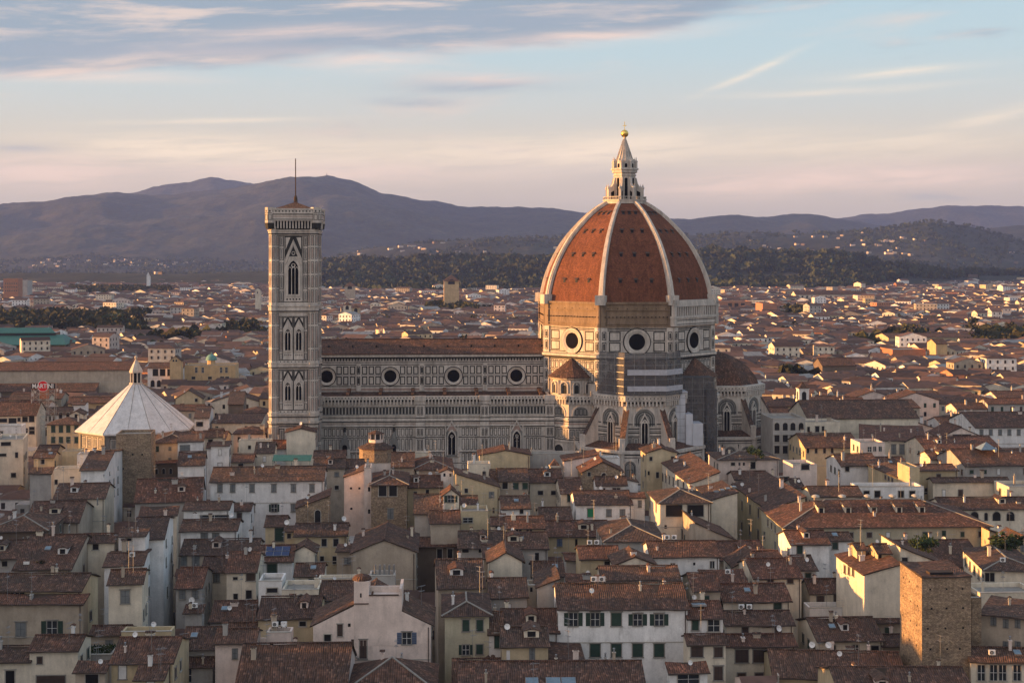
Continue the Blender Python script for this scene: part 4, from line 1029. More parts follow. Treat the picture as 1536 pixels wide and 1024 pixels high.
h('A', 572, 690, 1006, 940, 15.5, 'shed', 2, 'y', r_([635], 1020, 30, 20, 'w'))
h('A', 458, 600, 608, 550, 22, 'gx', 9, 'c', r_([528], 660, 32, 54, 'y'), dep=9, lab='cream house with one grey shuttered window and black drainpipe')
h('A', 440, 602, 532, 492, 20.5, 'gx', 9, 'w', [(645, 560, 10, 34, 'g', 'R'), (628, 640, 8, 34, 'g', 'R'), (648, 645, 10, 34, 'g', 'R'), (628, 545, 8, 30, 'g', 'R'), (670, 620, 10, 34, 'g', 'R'), (670, 530, 10, 30, 'g', 'R'), (648, 735, 10, 34, 'g', 'R')], dep=12, lm='the tall white house wall with green shutters along the alley', lab='tall white house with green shutters on its long alley wall')
h('A', 555, 690, 420, 328, 22, 'gx', 9, 'w', [(700, 435, 12, 30, 'g', 'R'), (725, 420, 12, 30, 'g', 'R'), (700, 515, 12, 32, 'g', 'R'), (722, 495, 14, 34, 'g', 'R'), (705, 640, 14, 40, 'g', 'R'), (728, 550, 12, 36, 'g', 'R')], dep=20)
h('A', 345, 482, 430, 398, 22.5, 'gx', 4, 'c', r_([404], 449, 26, 22, 'd'), nofix=True, dep=5)
h('A', 300, 440, 470, 398, 21, 'shed', 4, 'c', r_([320, 350], 500, 10, 26, 'w'))
h('A', 60, 300, 545, 392, 20.5, 'gx', 4, 'o', r_([48, 105, 118], 508, 10, 14, 'w'))
h('A', 500, 612, 405, 372, 23.5, 'shed', 4, 'w', r_([543], 418, 26, 14, 'd'), nofix=True, dep=4)
h('A', -60, 196, 385, 303, 20, 'hip', 6, 'k', r_([130], 428, 24, 40, 'd'), lab='dark walled house with a wide hipped red roof at the left margin', lm='the wide hipped red roof at the left margin')
h('A', -60, 90, 500, 425, 17, 'gx', 6, 'g', r_([20], 520, 20, 24, 'd'))
h('A', 110, 332, 350, 262, 20, 'gx', 8, 'o', [(290, 372, 14, 24, 'd', 'R')])
h('A', 228, 442, 248, 186, 20, 'gx', 8, 'c', r_([237], 258, 10, 10, 'd')+[(390, 262, 10, 26, 'y', 'R'), (410, 250, 10, 26, 'y', 'R')], dep=14)
h('A', 340, 442, 128, 56, 22, 'gx', 9, 'w', [(x, y, 9, 24, 'g', 'R') for x in (462, 480, 497, 520, 536) for y in (183-(x-462)*.45, 232-(x-462)*.45)]+[(462, 140, 9, 12, 'd', 'R'), (497, 118, 9, 12, 'd', 'R'), (530, 100, 9, 12, 'd', 'R')], dep=34, lab='white house with a long side wall of green shutters beside the stone tower', lm='the long white side wall beside the stone tower')
h('A', 226, 420, 122, 118, 19.5, 'flat', 8, 'c', r_([237], 176, 14, 22, 'd'), dep=6)
h('A', 325, 420, 60, 56, 21.5, 'flat', 8, 'w', (), dep=5)
h('A', -20, 98, 0, -8, 23, 'flat', 14, 'c', [(25, 15, 38, 16, 'd'), (12, 62, 26, 12, 'd'), (70, 62, 10, 22, 'd'), (57, 147, 20, 20, 'd')], dep=14, lab='plain cream block with four small dark windows by the left edge', lm='the plain cream block by the left edge')
h('A', 145, 226, 74, 50, 20, 'gx', 6, 'y', r_([180], 90, 14, 20, 'd'))
h('A', 126, 216, 140, 118, 19, 'shed', 6, 'g', ())
h('A', 262, 342, 46, 40, 20.5, 'flat', 8, 'y', (), dep=5)
h('A', 596, 738, 236, 198, 21, 'gy', 8, 'w', r_([672], 262, 30, 30, 'd'), dep=9, lab='small white gabled house with a glazed balcony door, west of the long white house')
h('A', 570, 850, 262, 160, 20, 'gx', 10, 'g', (), dep=15)
h('A', 590, 745, 318, 282, 20, 'shed', 8, 'c', ())
h('A', 752, 862, 106, 52, 22, 'gx', 10, 'w', [(862, 136, 16, 26, 'y', 'R'), (888, 112, 10, 30, 'y', 'R')], dep=11, lab='small white house with blank front and grey shutters on its side')
h('A', 750, 856, 8, -22, 23, 'shed', 10, 'w', r_([780], 33, 38, 24, 'y'), dep=9)
h('A', 640, 752, 100, 60, 17, 'shed', 14, 'k', r_([660, 690, 720], 130, 12, 22, 'a'), dep=16)
h('A', 890, 966, 26, 10, 23, 'shed', 8, 'w', (), dep=8)
h('A', 490, 636, -26, -34, 27, 'flat', 7, 's', r_([560, 600], 60, 5, 9, 'd')+r_([520], 120, 5, 9, 'd'), dep=9, name='stone_tower', cat='tower', lab='square brown stone medieval tower with a flat top in front of the baptistery', lm='the square brown stone tower')
h('A', 775, 966, 294, 262, 19, 'gx', 4, 'w', r_([905], 325, 118, 20, 'v'), dep=8)
h('A', 966, 1056, 298, 268, 18, 'gx', 4, 'w', r_([1010], 321, 20, 28, 'b'), dep=7)
h('A', 762, 1000, 382, 338, 18, 'gx', 4, 'w', r_([862, 910], 405, 26, 26, 'y'), lab='low white house with two grey shuttered windows side by side')
h('A', 762, 1085, 482, 422, 18, 'gx', 4, 'o', r_([776], 508, 24, 40, 'y')+r_([826], 506, 30, 42, 'y'))
h('A', 742, 850, 622, 540, 16, 'gx', 4, 'g', r_([769, 824], 650, 22, 34, 'y'))
h('A', 850, 956, 556, 492, 18, 'gx', 4, 'c', r_([914], 580, 24, 34, 'y'))
h('A', 956, 1080, 556, 474, 19, 'gx', 4, 'c', r_([993], 582, 18, 13, 'd')+r_([994], 658, 16, 24, 'd')+r_([1058], 568, 34, 30, 'b')+r_([1050], 650, 22, 34, 'd'))
h('A', 764, 906, 880, 792, 15, 'gx', 3, 'g', ())
h('A', 750, 897, 955, 912, 14.5, 'shed', 3, 'g', r_([790], 990, 34, 54, 'v'))
h('A', 382, 540, 820, 786, 16, 'gx', 3, 'o', ())
h('A', 512, 722, 808, 800, 18, 'flat', 3, 'y', (), dep=3)
h('A', 335, 470, 905, 890, 15, 'flat', 3, 'g', (), dep=5, name='roof_garden_house', lab='flat roofed annex topped with green moss near the bottom left')
h('A', 908, 1075, 855, 800, 16.5, 'gx', 3, 'p', ())
h('A', 780, 852, 725, 700, 15.5, 'shed', 3, 'g', ())
# around the big white house
BIGW = h('B', 60, 712, 316, 236, 20.5, 'gx', 5, 'w', r_([115, 188, 300, 425, 538, 645], 353, 24, 42, 'y')+r_([302], 467, 22, 44, 'y')+r_([427], 467, 28, 40, 'o')+r_([538], 467, 22, 44, 'y'), lab='big plain white house with a row of six grey windows below the bell tower', lm='the big white house with six windows')
h('B', 830, 946, 292, 250, 21, 'shl', 4, 'p', r_([870, 918], 353, 11, 15, 'd')+r_([872], 470, 11, 15, 'd'), dep=9, lab='tall pale pink house with small square windows lit by the low sun', lm='the tall sunlit pink house')
h('B', 946, 986, 236, 226, 24.5, 'flat', 4, 'p', r_([974], 358, 10, 24, 'd')+r_([974], 486, 10, 26, 'd'), dep=7)
h('B', 986, 1192, 334, 234, 21, 'hip', 4, 's', r_([1052, 1112], 367, 42, 60, 'd')+r_([1097], 500, 34, 54, 'y'), lab='brown stone tower house with two big dark openings under its hipped roof', lm='the brown stone house with two big openings', name='stone_house')
h('B', 944, 1150, 212, 196, 21.5, 'flat', 4, 'w', (), dep=9)
h('B', 376, 492, 572, 516, 18, 'gx', 4, 'y', r_([457], 610, 52, 76, 'g'), lab='orange house with a big dark green loggia door')
h('B', 490, 545, 600, 570, 17.5, 'shed', 4, 'y', r_([513], 627, 22, 30, 'd'))
h('B', 545, 846, 628, 560, 17.5, 'gx', 4, 'y', r_([715, 783], 665, 26, 40, 'd')+r_([703, 775], 765, 24, 40, 'd'), lab='ochre house with four dark windows below the stone tower house')
h('B', 552, 745, 470, 402, 17.5, 'shl', 6, 's', r_([678], 520, 30, 84, 'a'), dep=9, lab='old stone annex with a tall arch and a slanting roof line')
h('B', 335, 532, 776, 686, 16.5, 'gx', 4, 'w', r_([415], 815, 58, 52, 'g'), clutter='panels', lab='white house with blue solar panels on its roof', lm='the roof with blue solar panels')
h('B', 540, 660, 720, 688, 17.5, 'gy', 4, 'c', (), dep=7)
h('B', 880, 1242, 724, 655, 17.5, 'gy', 3, 'o', (), dep=17, lab='wide blank grey plaster gable wall left of the dark lane', lm='the wide blank grey gable wall')
h('B', 788, 880, 720, 690, 16.5, 'shed', 3, 'o', r_([850], 770, 40, 36, 'y'), dep=6)
h('B', 1330, 1490, 548, 500, 20, 'hip', 4, 'c', r_([1352, 1416], 588, 32, 56, 'a'), dep=9, lab='cream penthouse with two dark arched windows', lm='the penthouse with two arched windows')
h('B', 1240, 1540, 690, 640, 16, 'gx', 3, 'k', r_([1380, 1440], 730, 30, 60, 'd'))
h('B', 1400, 1492, 396, 362, 21, 'gy', 4, 'c', r_([1445], 414, 34, 40, 'o'), dep=6, lab='little gabled dormer house with an open white window')
h('B', 1236, 1400, 500, 392, 18.5, 'gx', 4, 'g', ())
h('B', 1492, 1600, 470, 400, 18, 'gx', 4, 'g', ())
h('B', 420, 552, 126, 80, 21.5, 'gx', 6, 'w', r_([515], 148, 30, 30, 'd'))
h('B', 498, 662, 32, 12, 24, 'gy', 6, 'c', (), dep=8)
h('B', 522, 655, 72, 44, 23, 'gy', 6, 'c', (), dep=7)
h('B', 656, 836, 176, 140, 21, 'gx', 5, 'o', ())
h('B', 655, 832, 238, 186, 20, 'gx', 5, 'o', ())
h('B', 834, 940, 236, 190, 19.5, 'gx', 5, 'g', ())
h('B', 185, 306, 202, 160, 20, 'gx', 6, 'o', r_([235], 228, 26, 34, 'd'))
h('B', 222, 412, 78, 70, 21.5, 'flat', 6, 'c', r_([285], 117, 14, 22, 'd')+r_([330], 103, 10, 10, 'd'), dep=4)
h('B', 318, 425, 150, 92, 21, 'gx', 6, 'c', ())
h('B', 40, 170, 122, 95, 22, 'gx', 8, 'w', (), dep=6)
h('B', 20, 130, 60, 25, 22.5, 'gx', 10, 'c', r_([60], 90, 26, 34, 'd'))
h('B', 1232, 1452, 246, 152, 20, 'hip', 4, 'o', r_([1245], 250, 10, 30, 'd'))
h('B', 1105, 1232, 230, 150, 21, 'gx', 4, 'o', ())
h('B', 1195, 1395, 348, 284, 19, 'gx', 4, 'y', r_([1240], 385, 20, 26, 'd')+r_([1310], 372, 16, 24, 'd'))
h('B', 1388, 1462, 262, 246, 22, 'gy', 4, 'w', r_([1408, 1443], 276, 14, 18, 'd'), dep=4, lab='tiny white roof pavilion with two small windows')
h('B', 1190, 1330, 150, 142, 21, 'flat', 4, 'c', (), dep=3)
h('B', 715, 835, 255, 244, 18.5, 'flat', 5, 'g', (), dep=7)
# bottom centre left
h('C', 580, 1312, 575, 395, 18, 'gy', 2, 'p', r_([670], 647, 44, 40, 'd')+r_([747], 600, 30, 78, 'b')+r_([827], 677, 24, 40, 'b')+r_([892], 718, 38, 112, 'b')+r_([1163], 650, 56, 70, 'O')+r_([876], 527, 9, 24, 'd')+r_([805], 568, 9, 24, 'd'), dep=11, lab='large cream pink house with stepped gable, turret and one blue grey shuttered window', lm='the large cream house with a turret')
h('C', 100, 785, 960, 688, 14.5, 'gx', 2, 'p', (), dep=15, lab='wide weathered tile roof at the bottom edge left of the hipped roof', lm='the wide weathered roof at the bottom edge')
h('C', 785, 1330, 980, 778, 13.5, 'hip', 2, 'p', (), dep=12, lab='reddish hipped roof at the bottom edge under the cream turret house')
h('C', 290, 442, 615, 612, 17, 'flat', 2, 'p', r_([322], 687, 18, 26, 'd'), dep=3, clutter='ac')
h('C', 90, 300, 692, 686, 15.5, 'flat', 2, 'p', (), dep=4, clutter='ac')
h('C', 10, 200, 700, 560, 15, 'gx', 2, 'p', ())
h('C', -60, 205, 545, 425, 16.5, 'gx', 3, 'g', r_([60], 575, 30, 30, 'd'))
h('C', 238, 612, 528, 398, 16.5, 'gx', 3, 'y', r_([360], 552, 48, 28, 'd')+r_([515], 560, 40, 30, 'd'), lab='yellowish house under a broad dark ridged roof left of the cream turret house')
h('C', 466, 640, 262, 190, 18.5, 'gx', 3, 'c', r_([575], 292, 46, 28, 'd'))
h('C', 385, 614, 350, 345, 17.5, 'flat', 3, 'c', r_([505], 385, 34, 20, 'a'), dep=7)
h('C', 240, 386, 296, 290, 18.5, 'flat', 3, 'w', r_([325], 352, 66, 28, 'd'), dep=6)
h('C', 625, 832, 412, 300, 17.5, 'gx', 3, 'g', ())
h('C', 612, 965, 280, 276, 18.5, 'flat', 3, 'c', (), dep=3)
h('C', 930, 1090, 262, 258, 19, 'flat', 3, 'g', (), dep=4, clutter='pipes')
# centre bottom
h('E', 95, 327, 358, 236, 19.5, 'hip', 3, 't', r_([205, 278], 410, 38, 58, 'g')+r_([277], 535, 36, 54, 'g')+r_([205], 537, 34, 50, 'o'), lab='olive cream house with green shutters right of the dark lane', lm='the olive cream corner house')
PAL10 = h('E', 690, 1366, 324, 196, 20, 'gx', 1, 'w', r_([768, 882], 378, 44, 66, 'o')+r_([993], 378, 50, 70, 'g')+r_([1105, 1217], 380, 44, 64, 'o')+r_([768, 882, 993, 1105, 1217], 540, 50, 72, 'g'), lab='large white palace with two rows of five green shuttered windows', lm='the white palace with ten green shuttered windows', clutter='ac')
h('E', 327, 396, 448, 330, 18, 'gx', 2, 'w', r_([368], 490, 24, 74, 'g'), dep=8)
h('E', 396, 690, 445, 330, 18, 'gx', 2, 'w', ())
h('E', 395, 636, 518, 424, 16.5, 'gx', 2, 'y', r_([427], 567, 18, 58, 'w')+r_([552], 563, 30, 68, 'y'), lab='ochre terrace house with a grey door beside the white palace')
h('E', 170, 1150, 790, 605, 14, 'gx', 1, 'c', (), clutter='bigsky', lab='long foreground tile roof with two big blue skylights at the bottom edge', lm='the long roof with blue skylights')
h('E', 1272, 1470, 656, 634, 14.5, 'shed', 4, 'w', r_([1370], 690, 110, 50, 'v'))
h('E', 140, 392, 720, 570, 15.5, 'gx', 2, 'o', (), dep=9)
h('E', 640, 822, 600, 585, 15, 'shr', 2, 'o', (), dep=9)
h('E', 60, 300, 215, 70, 18.8, 'gx', 5, 'o', (), dep=16)
h('E', 330, 526, 262, 168, 19.5, 'gx', 3, 'g', ())
h('E', 330, 500, 78, 30, 20.5, 'gy', 3, 'c', (), dep=9)
h('E', 528, 580, 200, 192, 19, 'flat', 3, 'o', r_([548], 222, 10, 24, 'd'), dep=4)
h('E', 578, 690, 212, 170, 19, 'shl', 3, 'g', (), dep=10)
h('E', 300, 345, 60, 20, 20, 'gx', 3, 'o', (), dep=14)
h('E', 560, 720, 150, 80, 18, 'gx', 3, 'o', ())
h('E', 735, 860, 180, 152, 18.5, 'shed', 3, 'g', r_([800], 188, 50, 8, 'v'))
h('E', 918, 1325, 172, 105, 19, 'gx', 2, 'c', (), lab='long brown roof immediately behind the white ten window palace')
h('E', 730, 805, 70, 40, 18, 'gx', 3, 'g', (), dep=6)
h('E', 805, 1010, 62, 0, 19.5, 'gx', 3, 'y', r_([945], 84, 30, 20, 'd'), clutter='ac')
h('E', 990, 1195, 95, 55, 19.5, 'gy', 3, 'c', (), dep=8)
# centre
h('D', 322, 626, 92, 62, 24, 'gy', 3, 'y', (), dep=9, lab='blank ochre yellow wall with a low gable under the cathedral nave', lm='the blank ochre wall')
h('D', 250, 387, 146, 142, 22.5, 'flat', 3, 'c', r_([348], 205, 20, 30, 'd'), dep=6)
h('D', 440, 614, 246, 176, 20.5, 'gx', 3, 'o', r_([475], 275, 34, 36, 'd')+r_([540, 597], 277, 30, 40, 'g'))
h('D', 625, 822, 254, 178, 20.5, 'gx', 3, 'c', r_([690, 770], 318, 30, 28, 'd'), lab='cream house with two square dark windows in the centre of the old town')
h('D', 390, 440, 240, 172, 21, 'gx', 3, 'o', (), dep=7)
h('D', 610, 935, 82, 76, 23.5, 'flat', 3, 'g', (), dep=5)
h('D', 944, 1192, 196, 134, 21, 'gy', 3, 's', r_([985], 205, 20, 26, 'd')+r_([1075], 207, 30, 20, 'a'), dep=10, name='stone_house', lab='dark rough stone house with a broad low gable below the dome')
h('D', 832, 1040, 128, 92, 22.5, 'shl', 3, 'p', (), dep=9)
h('D', 1040, 1172, 110, 104, 23, 'flat', 3, 'w', (), dep=5)
h('D', 905, 1244, 390, 310, 19.5, 'gx', 3, 'w', r_([993], 440, 32, 48, 'e')+r_([1105, 1187], 440, 28, 44, 'y'), lab='bright white house with one vivid green shutter', lm='the white house with one vivid green shutter')
h('D', 1030, 1212, 272, 224, 21.5, 'gx', 3, 'w', r_([1077], 296, 13, 14, 'd')+r_([1150], 305, 46, 36, 'v'), dep=6)
h('D', 1195, 1280, 255, 235, 21.3, 'shr', 3, 'w', (), dep=6)
h('D', 815, 945, 322, 232, 20, 'gx', 3, 'c', r_([867], 348, 24, 44, 'g'))
h('D', 455, 627, 414, 342, 18.5, 'gx', 3, 'w', r_([575], 430, 20, 26, 'd'))
h('D', 178, 442, 290, 205, 20, 'shr', 6, 'y', r_([240], 305, 18, 28, 'd')+r_([393], 330, 24, 34, 'y')+r_([405], 425, 16, 34, 'd'), dep=10, lab='ochre house with a long slanting roof left of centre')
h('D', 205, 372, 430, 422, 18.5, 'flat', 3, 'y', r_([250], 484, 60, 30, 'v'), dep=7)
h('D', 195, 470, 652, 555, 17, 'gx', 2, 'g', r_([235, 335], 668, 40, 22, 'd'))
h('D', 470, 735, 655, 562, 17, 'gx', 2, 'g', (), lab='house under a long dark ridged roof, in front of the strip of attic openings')
h('D', 485, 712, 532, 465, 18.5, 'gx', 2, 'y', r_([548, 568, 612, 632], 549, 12, 14, 'd'), lab='yellow attic with four tiny paired openings under its eaves')
h('D', 392, 485, 512, 470, 18.7, 'gx', 2, 'c', r_([432], 525, 30, 14, 'd'))
h('D', 722, 1105, 582, 492, 18.5, 'gx', 2, 'y', r_([806], 620, 30, 46, 'u')+r_([907], 620, 14, 46, 'd'), lab='yellow house with one blue shutter under a long red roof', lm='the yellow house with one blue shutter')
h('D', 1085, 1440, 612, 466, 18, 'hip', 2, 'g', ())
h('D', 918, 1342, 592, 586, 17.5, 'flat', 2, 'c', r_([1255], 620, 12, 22, 'd')+r_([850], 655, 12, 14, 'd'), dep=4, clutter='dishes')
h('D', 1240, 1322, 346, 320, 20, 'shed', 3, 'w', r_([1292], 385, 22, 44, 'y'))
h('D', 690, 880, 480, 410, 19, 'gx', 3, 'g', ())
h('D', 385, 578, 740, 690, 17.5, 'gy', 3, 'c', (), dep=9)
h('D', 25, 200, 500, 430, 19.3, 'gx', 4, 'o', (), dep=7, nofix=True)
h('D', -40, 95, 262, 215, 19, 'gx', 4, 'y', (), dep=8)
# right of centre
h('F', 130, 322, 82, 54, 24.5, 'gy', 5, 'y', r_([155], 118, 16, 26, 'd')+r_([293], 122, 18, 38, 'b')+r_([197], 222, 18, 36, 'd')+r_([141], 210, 10, 26, 'd'), dep=9, lab='pale yellow gabled house touching the cathedral apse in front', lm='the pale yellow gabled house under the apse')
h('F', 402, 592, 278, 212, 21.5, 'shl', 5, 'c', [(x, 222+(x-197)*.42, 8, 46, 'b', 'L') for x in (215, 232, 252, 275, 300, 330, 365)], dep=32, lab='long house with a row of tall side windows and a wide sloping brown roof', lm='the long house with tall side windows')
h('F', 214, 534, 402, 298, 22, 'hip', 4, 'c', r_([303, 440], 450, 108, 72, 'd')+r_([249], 553, 16, 24, 'd')+r_([367], 602, 32, 60, 'b')+[(150, 408, 10, 46, 'd', 'L'), (190, 432, 12, 50, 'd', 'L'), (150, 498, 8, 22, 'd', 'L'), (183, 535, 8, 22, 'd', 'L')], dep=14, lab='cream house with a wide dark loggia under a hipped roof', lm='the cream loggia house')
h('F', 542, 708, 382, 340, 20, 'shl', 4, 'c', (), dep=16, clutter='sky4', lab='blank cream wall house with skylights set in its red roof')
h('F', 905, 1142, 448, 366, 20.5, 'shl', 4, 'y', [(740, 418, 11, 52, 'b', 'L'), (791, 443, 13, 54, 'b', 'L'), (845, 466, 15, 54, 'b', 'L'), (738, 553, 11, 52, 'b', 'L'), (790, 578, 13, 54, 'b', 'L'), (843, 605, 14, 54, 'b', 'L'), (893, 630, 14, 58, 'b', 'L')], dep=34, lab='long yellow house with two rows of tall shuttered side windows', lm='the long yellow house')
h('H', -10, 1318, 478, 302, 19, 'hip', 2, 't', (), clutter='dormers', lab='very long hipped brown roof with five white capped dormers', lm='the long brown roof with five dormers')
h('H', 1012, 1640, 358, 288, 19.8, 'gx', 2, 'c', r_([1046, 1290], 408, 20, 54, 'a')+r_([1118, 1215, 1358, 1448], 405, 54, 60, 'a'), lab='cream arcaded upper storey with arched windows right of the dormered roof', lm='the cream arcaded storey', dep=9)
h('H', 462, 888, 216, 210, 21.5, 'flat', 2, 'w', r_([517, 587, 740, 812], 262, 34, 46, 'd'), dep=6, lab='long low white wall with four square dark windows behind the dormered roof')
h('H', 165, 490, 276, 216, 20.5, 'gx', 2, 'c', (), lab='short brown roof with sunlit chimneys behind the dormered roof')
h('H', 948, 1442, 184, 160, 21.5, 'gx', 2, 'c', r_([1017], 255, 20, 38, 'w')+r_([1125], 254, 30, 42, 'b')+r_([1382], 215, 12, 8, 'd'), lab='long plain cream building with one brown and one white window near the right edge', lm='the long plain cream building')
h('H', 1440, 1640, 216, 208, 20.5, 'flat', 2, 'c', (), dep=9)
h('H', 715, 795, 156, 128, 21, 'shl', 5, 'y', [(x, 150+(x-635)*.45, 8, 26, 'b', 'L') for x in (640, 662, 685)], dep=20)
h('H', 795, 860, 88, 84, 24, 'flat', 4, 'y', (), dep=8)
h('H', 860, 1106, 110, 74, 22, 'gx', 3, 'y', (), dep=8)
h('H', 40, 196, 72, 60, 22.5, 'flat', 6, 'p', r_([120], 75, 56, 38, 'd'), dep=8)
h('F', 592, 972, 126, 74, 23, 'hip', 4, 'p', r_([680], 152, 24, 18, 'd')+r_([722, 750], 152, 14, 16, 'd')+r_([808], 160, 30, 42, 'd'), dep=13, lab='pale pink house with a hipped roof in front of the eastern apse', lm='the pale pink house by the eastern apse')
h('F', 692, 908, 248, 202, 20.5, 'gx', 4, 'p', r_([845], 280, 24, 34, 'b'))
h('F', 905, 1066, 262, 256, 20, 'flat', 4, 'g', r_([1010], 240, 60, 34, 'd'), dep=8)
h('F', 1068, 1130, 300, 250, 19.5, 'gx', 4, 'g', ())
h('H', 28, 276, 586, 502, 19, 'gx', 3, 'w', r_([84], 617, 34, 56, 'g'), lab='white house with a single green shutter left of the orange lit chimneys', lm='the white house with a single green shutter')
h('H', 276, 420, 560, 514, 19, 'gx', 3, 'w', r_([313], 596, 38, 46, 'g'))
h('H', 52, 192, 752, 664, 17.5, 'gx', 3, 'w', r_([138], 790, 38, 34, 'g'))
h('H', 502, 736, 786, 722, 20.8, 'shl', 4, 'c', [(x, 748+(x-378)*.32, 8, 46, 'b', 'L') for x in (378, 405, 432)], dep=15, nofix=True, lab='cream house with dark side windows before the row of sunlit chimneys')
h('H', 735, 1062, 742, 606, 20.5, 'shr', 3, 'c', r_([764], 690, 36, 42, 'd'), dep=10, lab='cream house with one dark window and slanting roof behind the brick tower', lm='the cream house behind the brick tower')
h('H', 590, 670, 640, 590, 23.2, 'gx', 3, 'y', r_([605], 650, 20, 30, 'd'), dep=5, lab='small sunlit yellow rooftop room with chimneys left of the brick tower', nofix=True)
h('H', 455, 500, 620, 585, 23, 'gx', 3, 'y', (), dep=4, nofix=True)
h('H', 800, 1290, 735, 566, 18.5, 'gx', 3, 'c', r_([1160], 750, 24, 50, 'g')+r_([1225], 757, 46, 58, 'd'))
h('H', 1290, 1640, 752, 600, 18.5, 'hip', -6, 'c', r_([1298, 1330], 785, 26, 60, 'd'), dep=18, lab='large cream house with a big hipped roof at the right edge')
h('H', 1430, 1640, 600, 540, 18, 'gy', 3, 'y', r_([1525], 610, 28, 40, 'y'), dep=8)
h('H', 1312, 1436, 540, 500, 17.5, 'shr', 3, 'y', (), dep=4)
# bottom right
TOW = h('G', 1080, 1300, 138, 100, 28.5, 'shed', 4, 's', (), dep=9, name='brick_tower', cat='tower', lab='square brown brick tower whose left side glows orange at the lower right', lm='the square brick tower')
h('G', 1302, 1346, 226, 218, 23.5, 'flat', 4, 's', (), dep=7, name='stone_annex')
h('G', 580, 852, 202, 146, 20, 'gx', 3, 'c', r_([627], 240, 34, 46, 'b')+r_([703], 236, 30, 54, 'b')+r_([778], 241, 34, 44, 'b'), dep=6, lab='cream upper storey with three brown shuttered windows left of the brick tower', lm='the cream storey with three brown windows')
h('G', 578, 856, 272, 264, 18.5, 'flat', 3, 'w', (), dep=4)
h('G', 615, 906, 418, 320, 16.5, 'gx', 3, 'c', r_([681], 447, 28, 24, 'd')+r_([784], 450, 28, 28, 'v')+r_([870], 450, 34, 24, 'd'))
h('G', 850, 1006, 335, 246, 17.5, 'gx', 3, 'o', ())
h('G', 905, 1010, 440, 395, 15.5, 'gx', 3, 'o', ())
h('G', 194, 492, 242, 168, 20, 'gx', 2, 'c', r_([306, 436], 260, 34, 34, 'g'), lab='cream house with two green shutters above the stepped roofs', lm='the cream house with two green shutters')
h('G', 204, 506, 348, 290, 17.8, 'gx', 2, 'c', r_([291, 438], 374, 26, 36, 'b'), clutter='ac')
h('G', 204, 516, 442, 394, 15.6, 'gx', 2, 'c', r_([276, 355], 486, 56, 56, 'b')+r_([275, 353], 583, 36, 44, 'b'), lab='cream house with two wide brown shuttered windows beside the white palace')
h('G', 36, 204, 432, 394, 16, 'gx', 2, 'c', r_([76], 467, 50, 46, 'b')+r_([171], 468, 36, 48, 'b')+r_([171], 563, 36, 58, 'b')+r_([76], 563, 40, 56, 'b'))
h('G', 36, 192, 316, 246, 18, 'gx', 2, 'w', r_([68], 338, 26, 42, 'g')+r_([150], 340, 50, 48, 'v'), clutter='sky')
h('G', 330, 542, 138, 55, 19.5, 'gx', 3, 'c', r_([404, 492], 152, 28, 20, 'b'))
h('G', 235, 330, 90, 40, 19.5, 'shl', 3, 'c', (), dep=8)
h('G', 300, 452, 50, 22, 20, 'gx', 3, 'c', (), dep=7)
h('G', 60, 180, 195, 120, 18, 'gx', 3, 'o', ())
h('G', 110, 300, 170, 108, 17.5, 'shed', 3, 'k', ())
h('G', 420, 1010, 580, 462, 15.5, 'gx', -4, 'y', [(440, 580, 8, 36, 'd', 'L')], clutter='dishes2', lab='wide brown roof with satellite dishes over a yellow side wall at the bottom', lm='the wide roof with satellite dishes')
h('G', 735, 1340, 700, 540, 13.5, 'gx', 0, 'y', (), dep=16)
h('G', 615, 735, 545, 542, 16.5, 'flat', 0, 'y', r_([625], 580, 14, 40, 'd'), dep=4)
h('G', 1345, 1640, 300, 215, 19.5, 'shed', -28, 'o', r_([1400, 1455, 1508], 330, 22, 38, 'y')+r_([1455, 1508], 440, 22, 36, 'y'), dep=11, lab='tan house with an oblique brown roof right of the brick tower')
h('G', 1300, 1640, 508, 450, 15.5, 'gx', -4, 'c', r_([1345, 1400, 1440, 1505], 560, 30, 70, 'v'), lab='house with a row of white glazed windows in the bottom right corner')
h('G', 1340, 1600, 205, 190, 18, 'flat', 3, 'c', (), dep=7)
h('F', 155, 592, 745, 650, 18.8, 'gx', 2, 'w', r_([295], 795, 26, 22, 'v')+r_([547], 795, 24, 44, 'v')+r_([432], 790, 10, 20, 'd'), lab='low white house with small windows below the loggia house', clutter='ac')
h('F', 590, 900, 765, 650, 17.5, 'gx', 4, 'o', ())
h('F', 445, 690, 640, 535, 18, 'shr', 4, 'o', (), dep=14)
h('F', 0, 135, 610, 585, 18.5, 'flat', 3, 'c', r_([42], 655, 8, 14, 'd'), dep=4)
# left middle distance, around the baptistery
h('M', -60, 395, 462, 300, 19.5, 'gx', 7, 'c', [(35, 515, 80, 44, 'd'), (138, 518, 80, 56, 'd'), (210, 505, 30, 40, 'd'), (275, 503, 56, 56, 'd'), (348, 488, 56, 62, 'd'), (275, 640, 56, 80, 'd'), (350, 625, 56, 84, 'd')], lab='cream building with wide dark loggia windows by the left edge below the red sign', dep=15)
h('M', 400, 790, 455, 380, 18.5, 'gx', 16, 'w', r_([415, 460, 505, 548, 592], 495, 20, 56, 'd')+r_([430, 480], 640, 60, 90, 'd')+r_([665, 745], 450, 30, 60, 'd'), dep=12, lab='white terrace with a row of narrow dark windows left of the baptistery')
h('M', 515, 880, 560, 478, 18.5, 'hip', 4, 'y', r_([585, 670, 750, 840], 608, 46, 72, 'g')+r_([585, 670, 750, 840], 728, 46, 64, 'g'), lab='pale yellow house with two rows of green shutters left of the baptistery', lm='the pale yellow house left of the baptistery')
h('M', 765, 910, 452, 415, 19.5, 'gy', 8, 'c', r_([845], 465, 50, 40, 'd'), dep=8)
h('M', 790, 930, 345, 320, 20, 'gx', 8, 'w', (), dep=8)
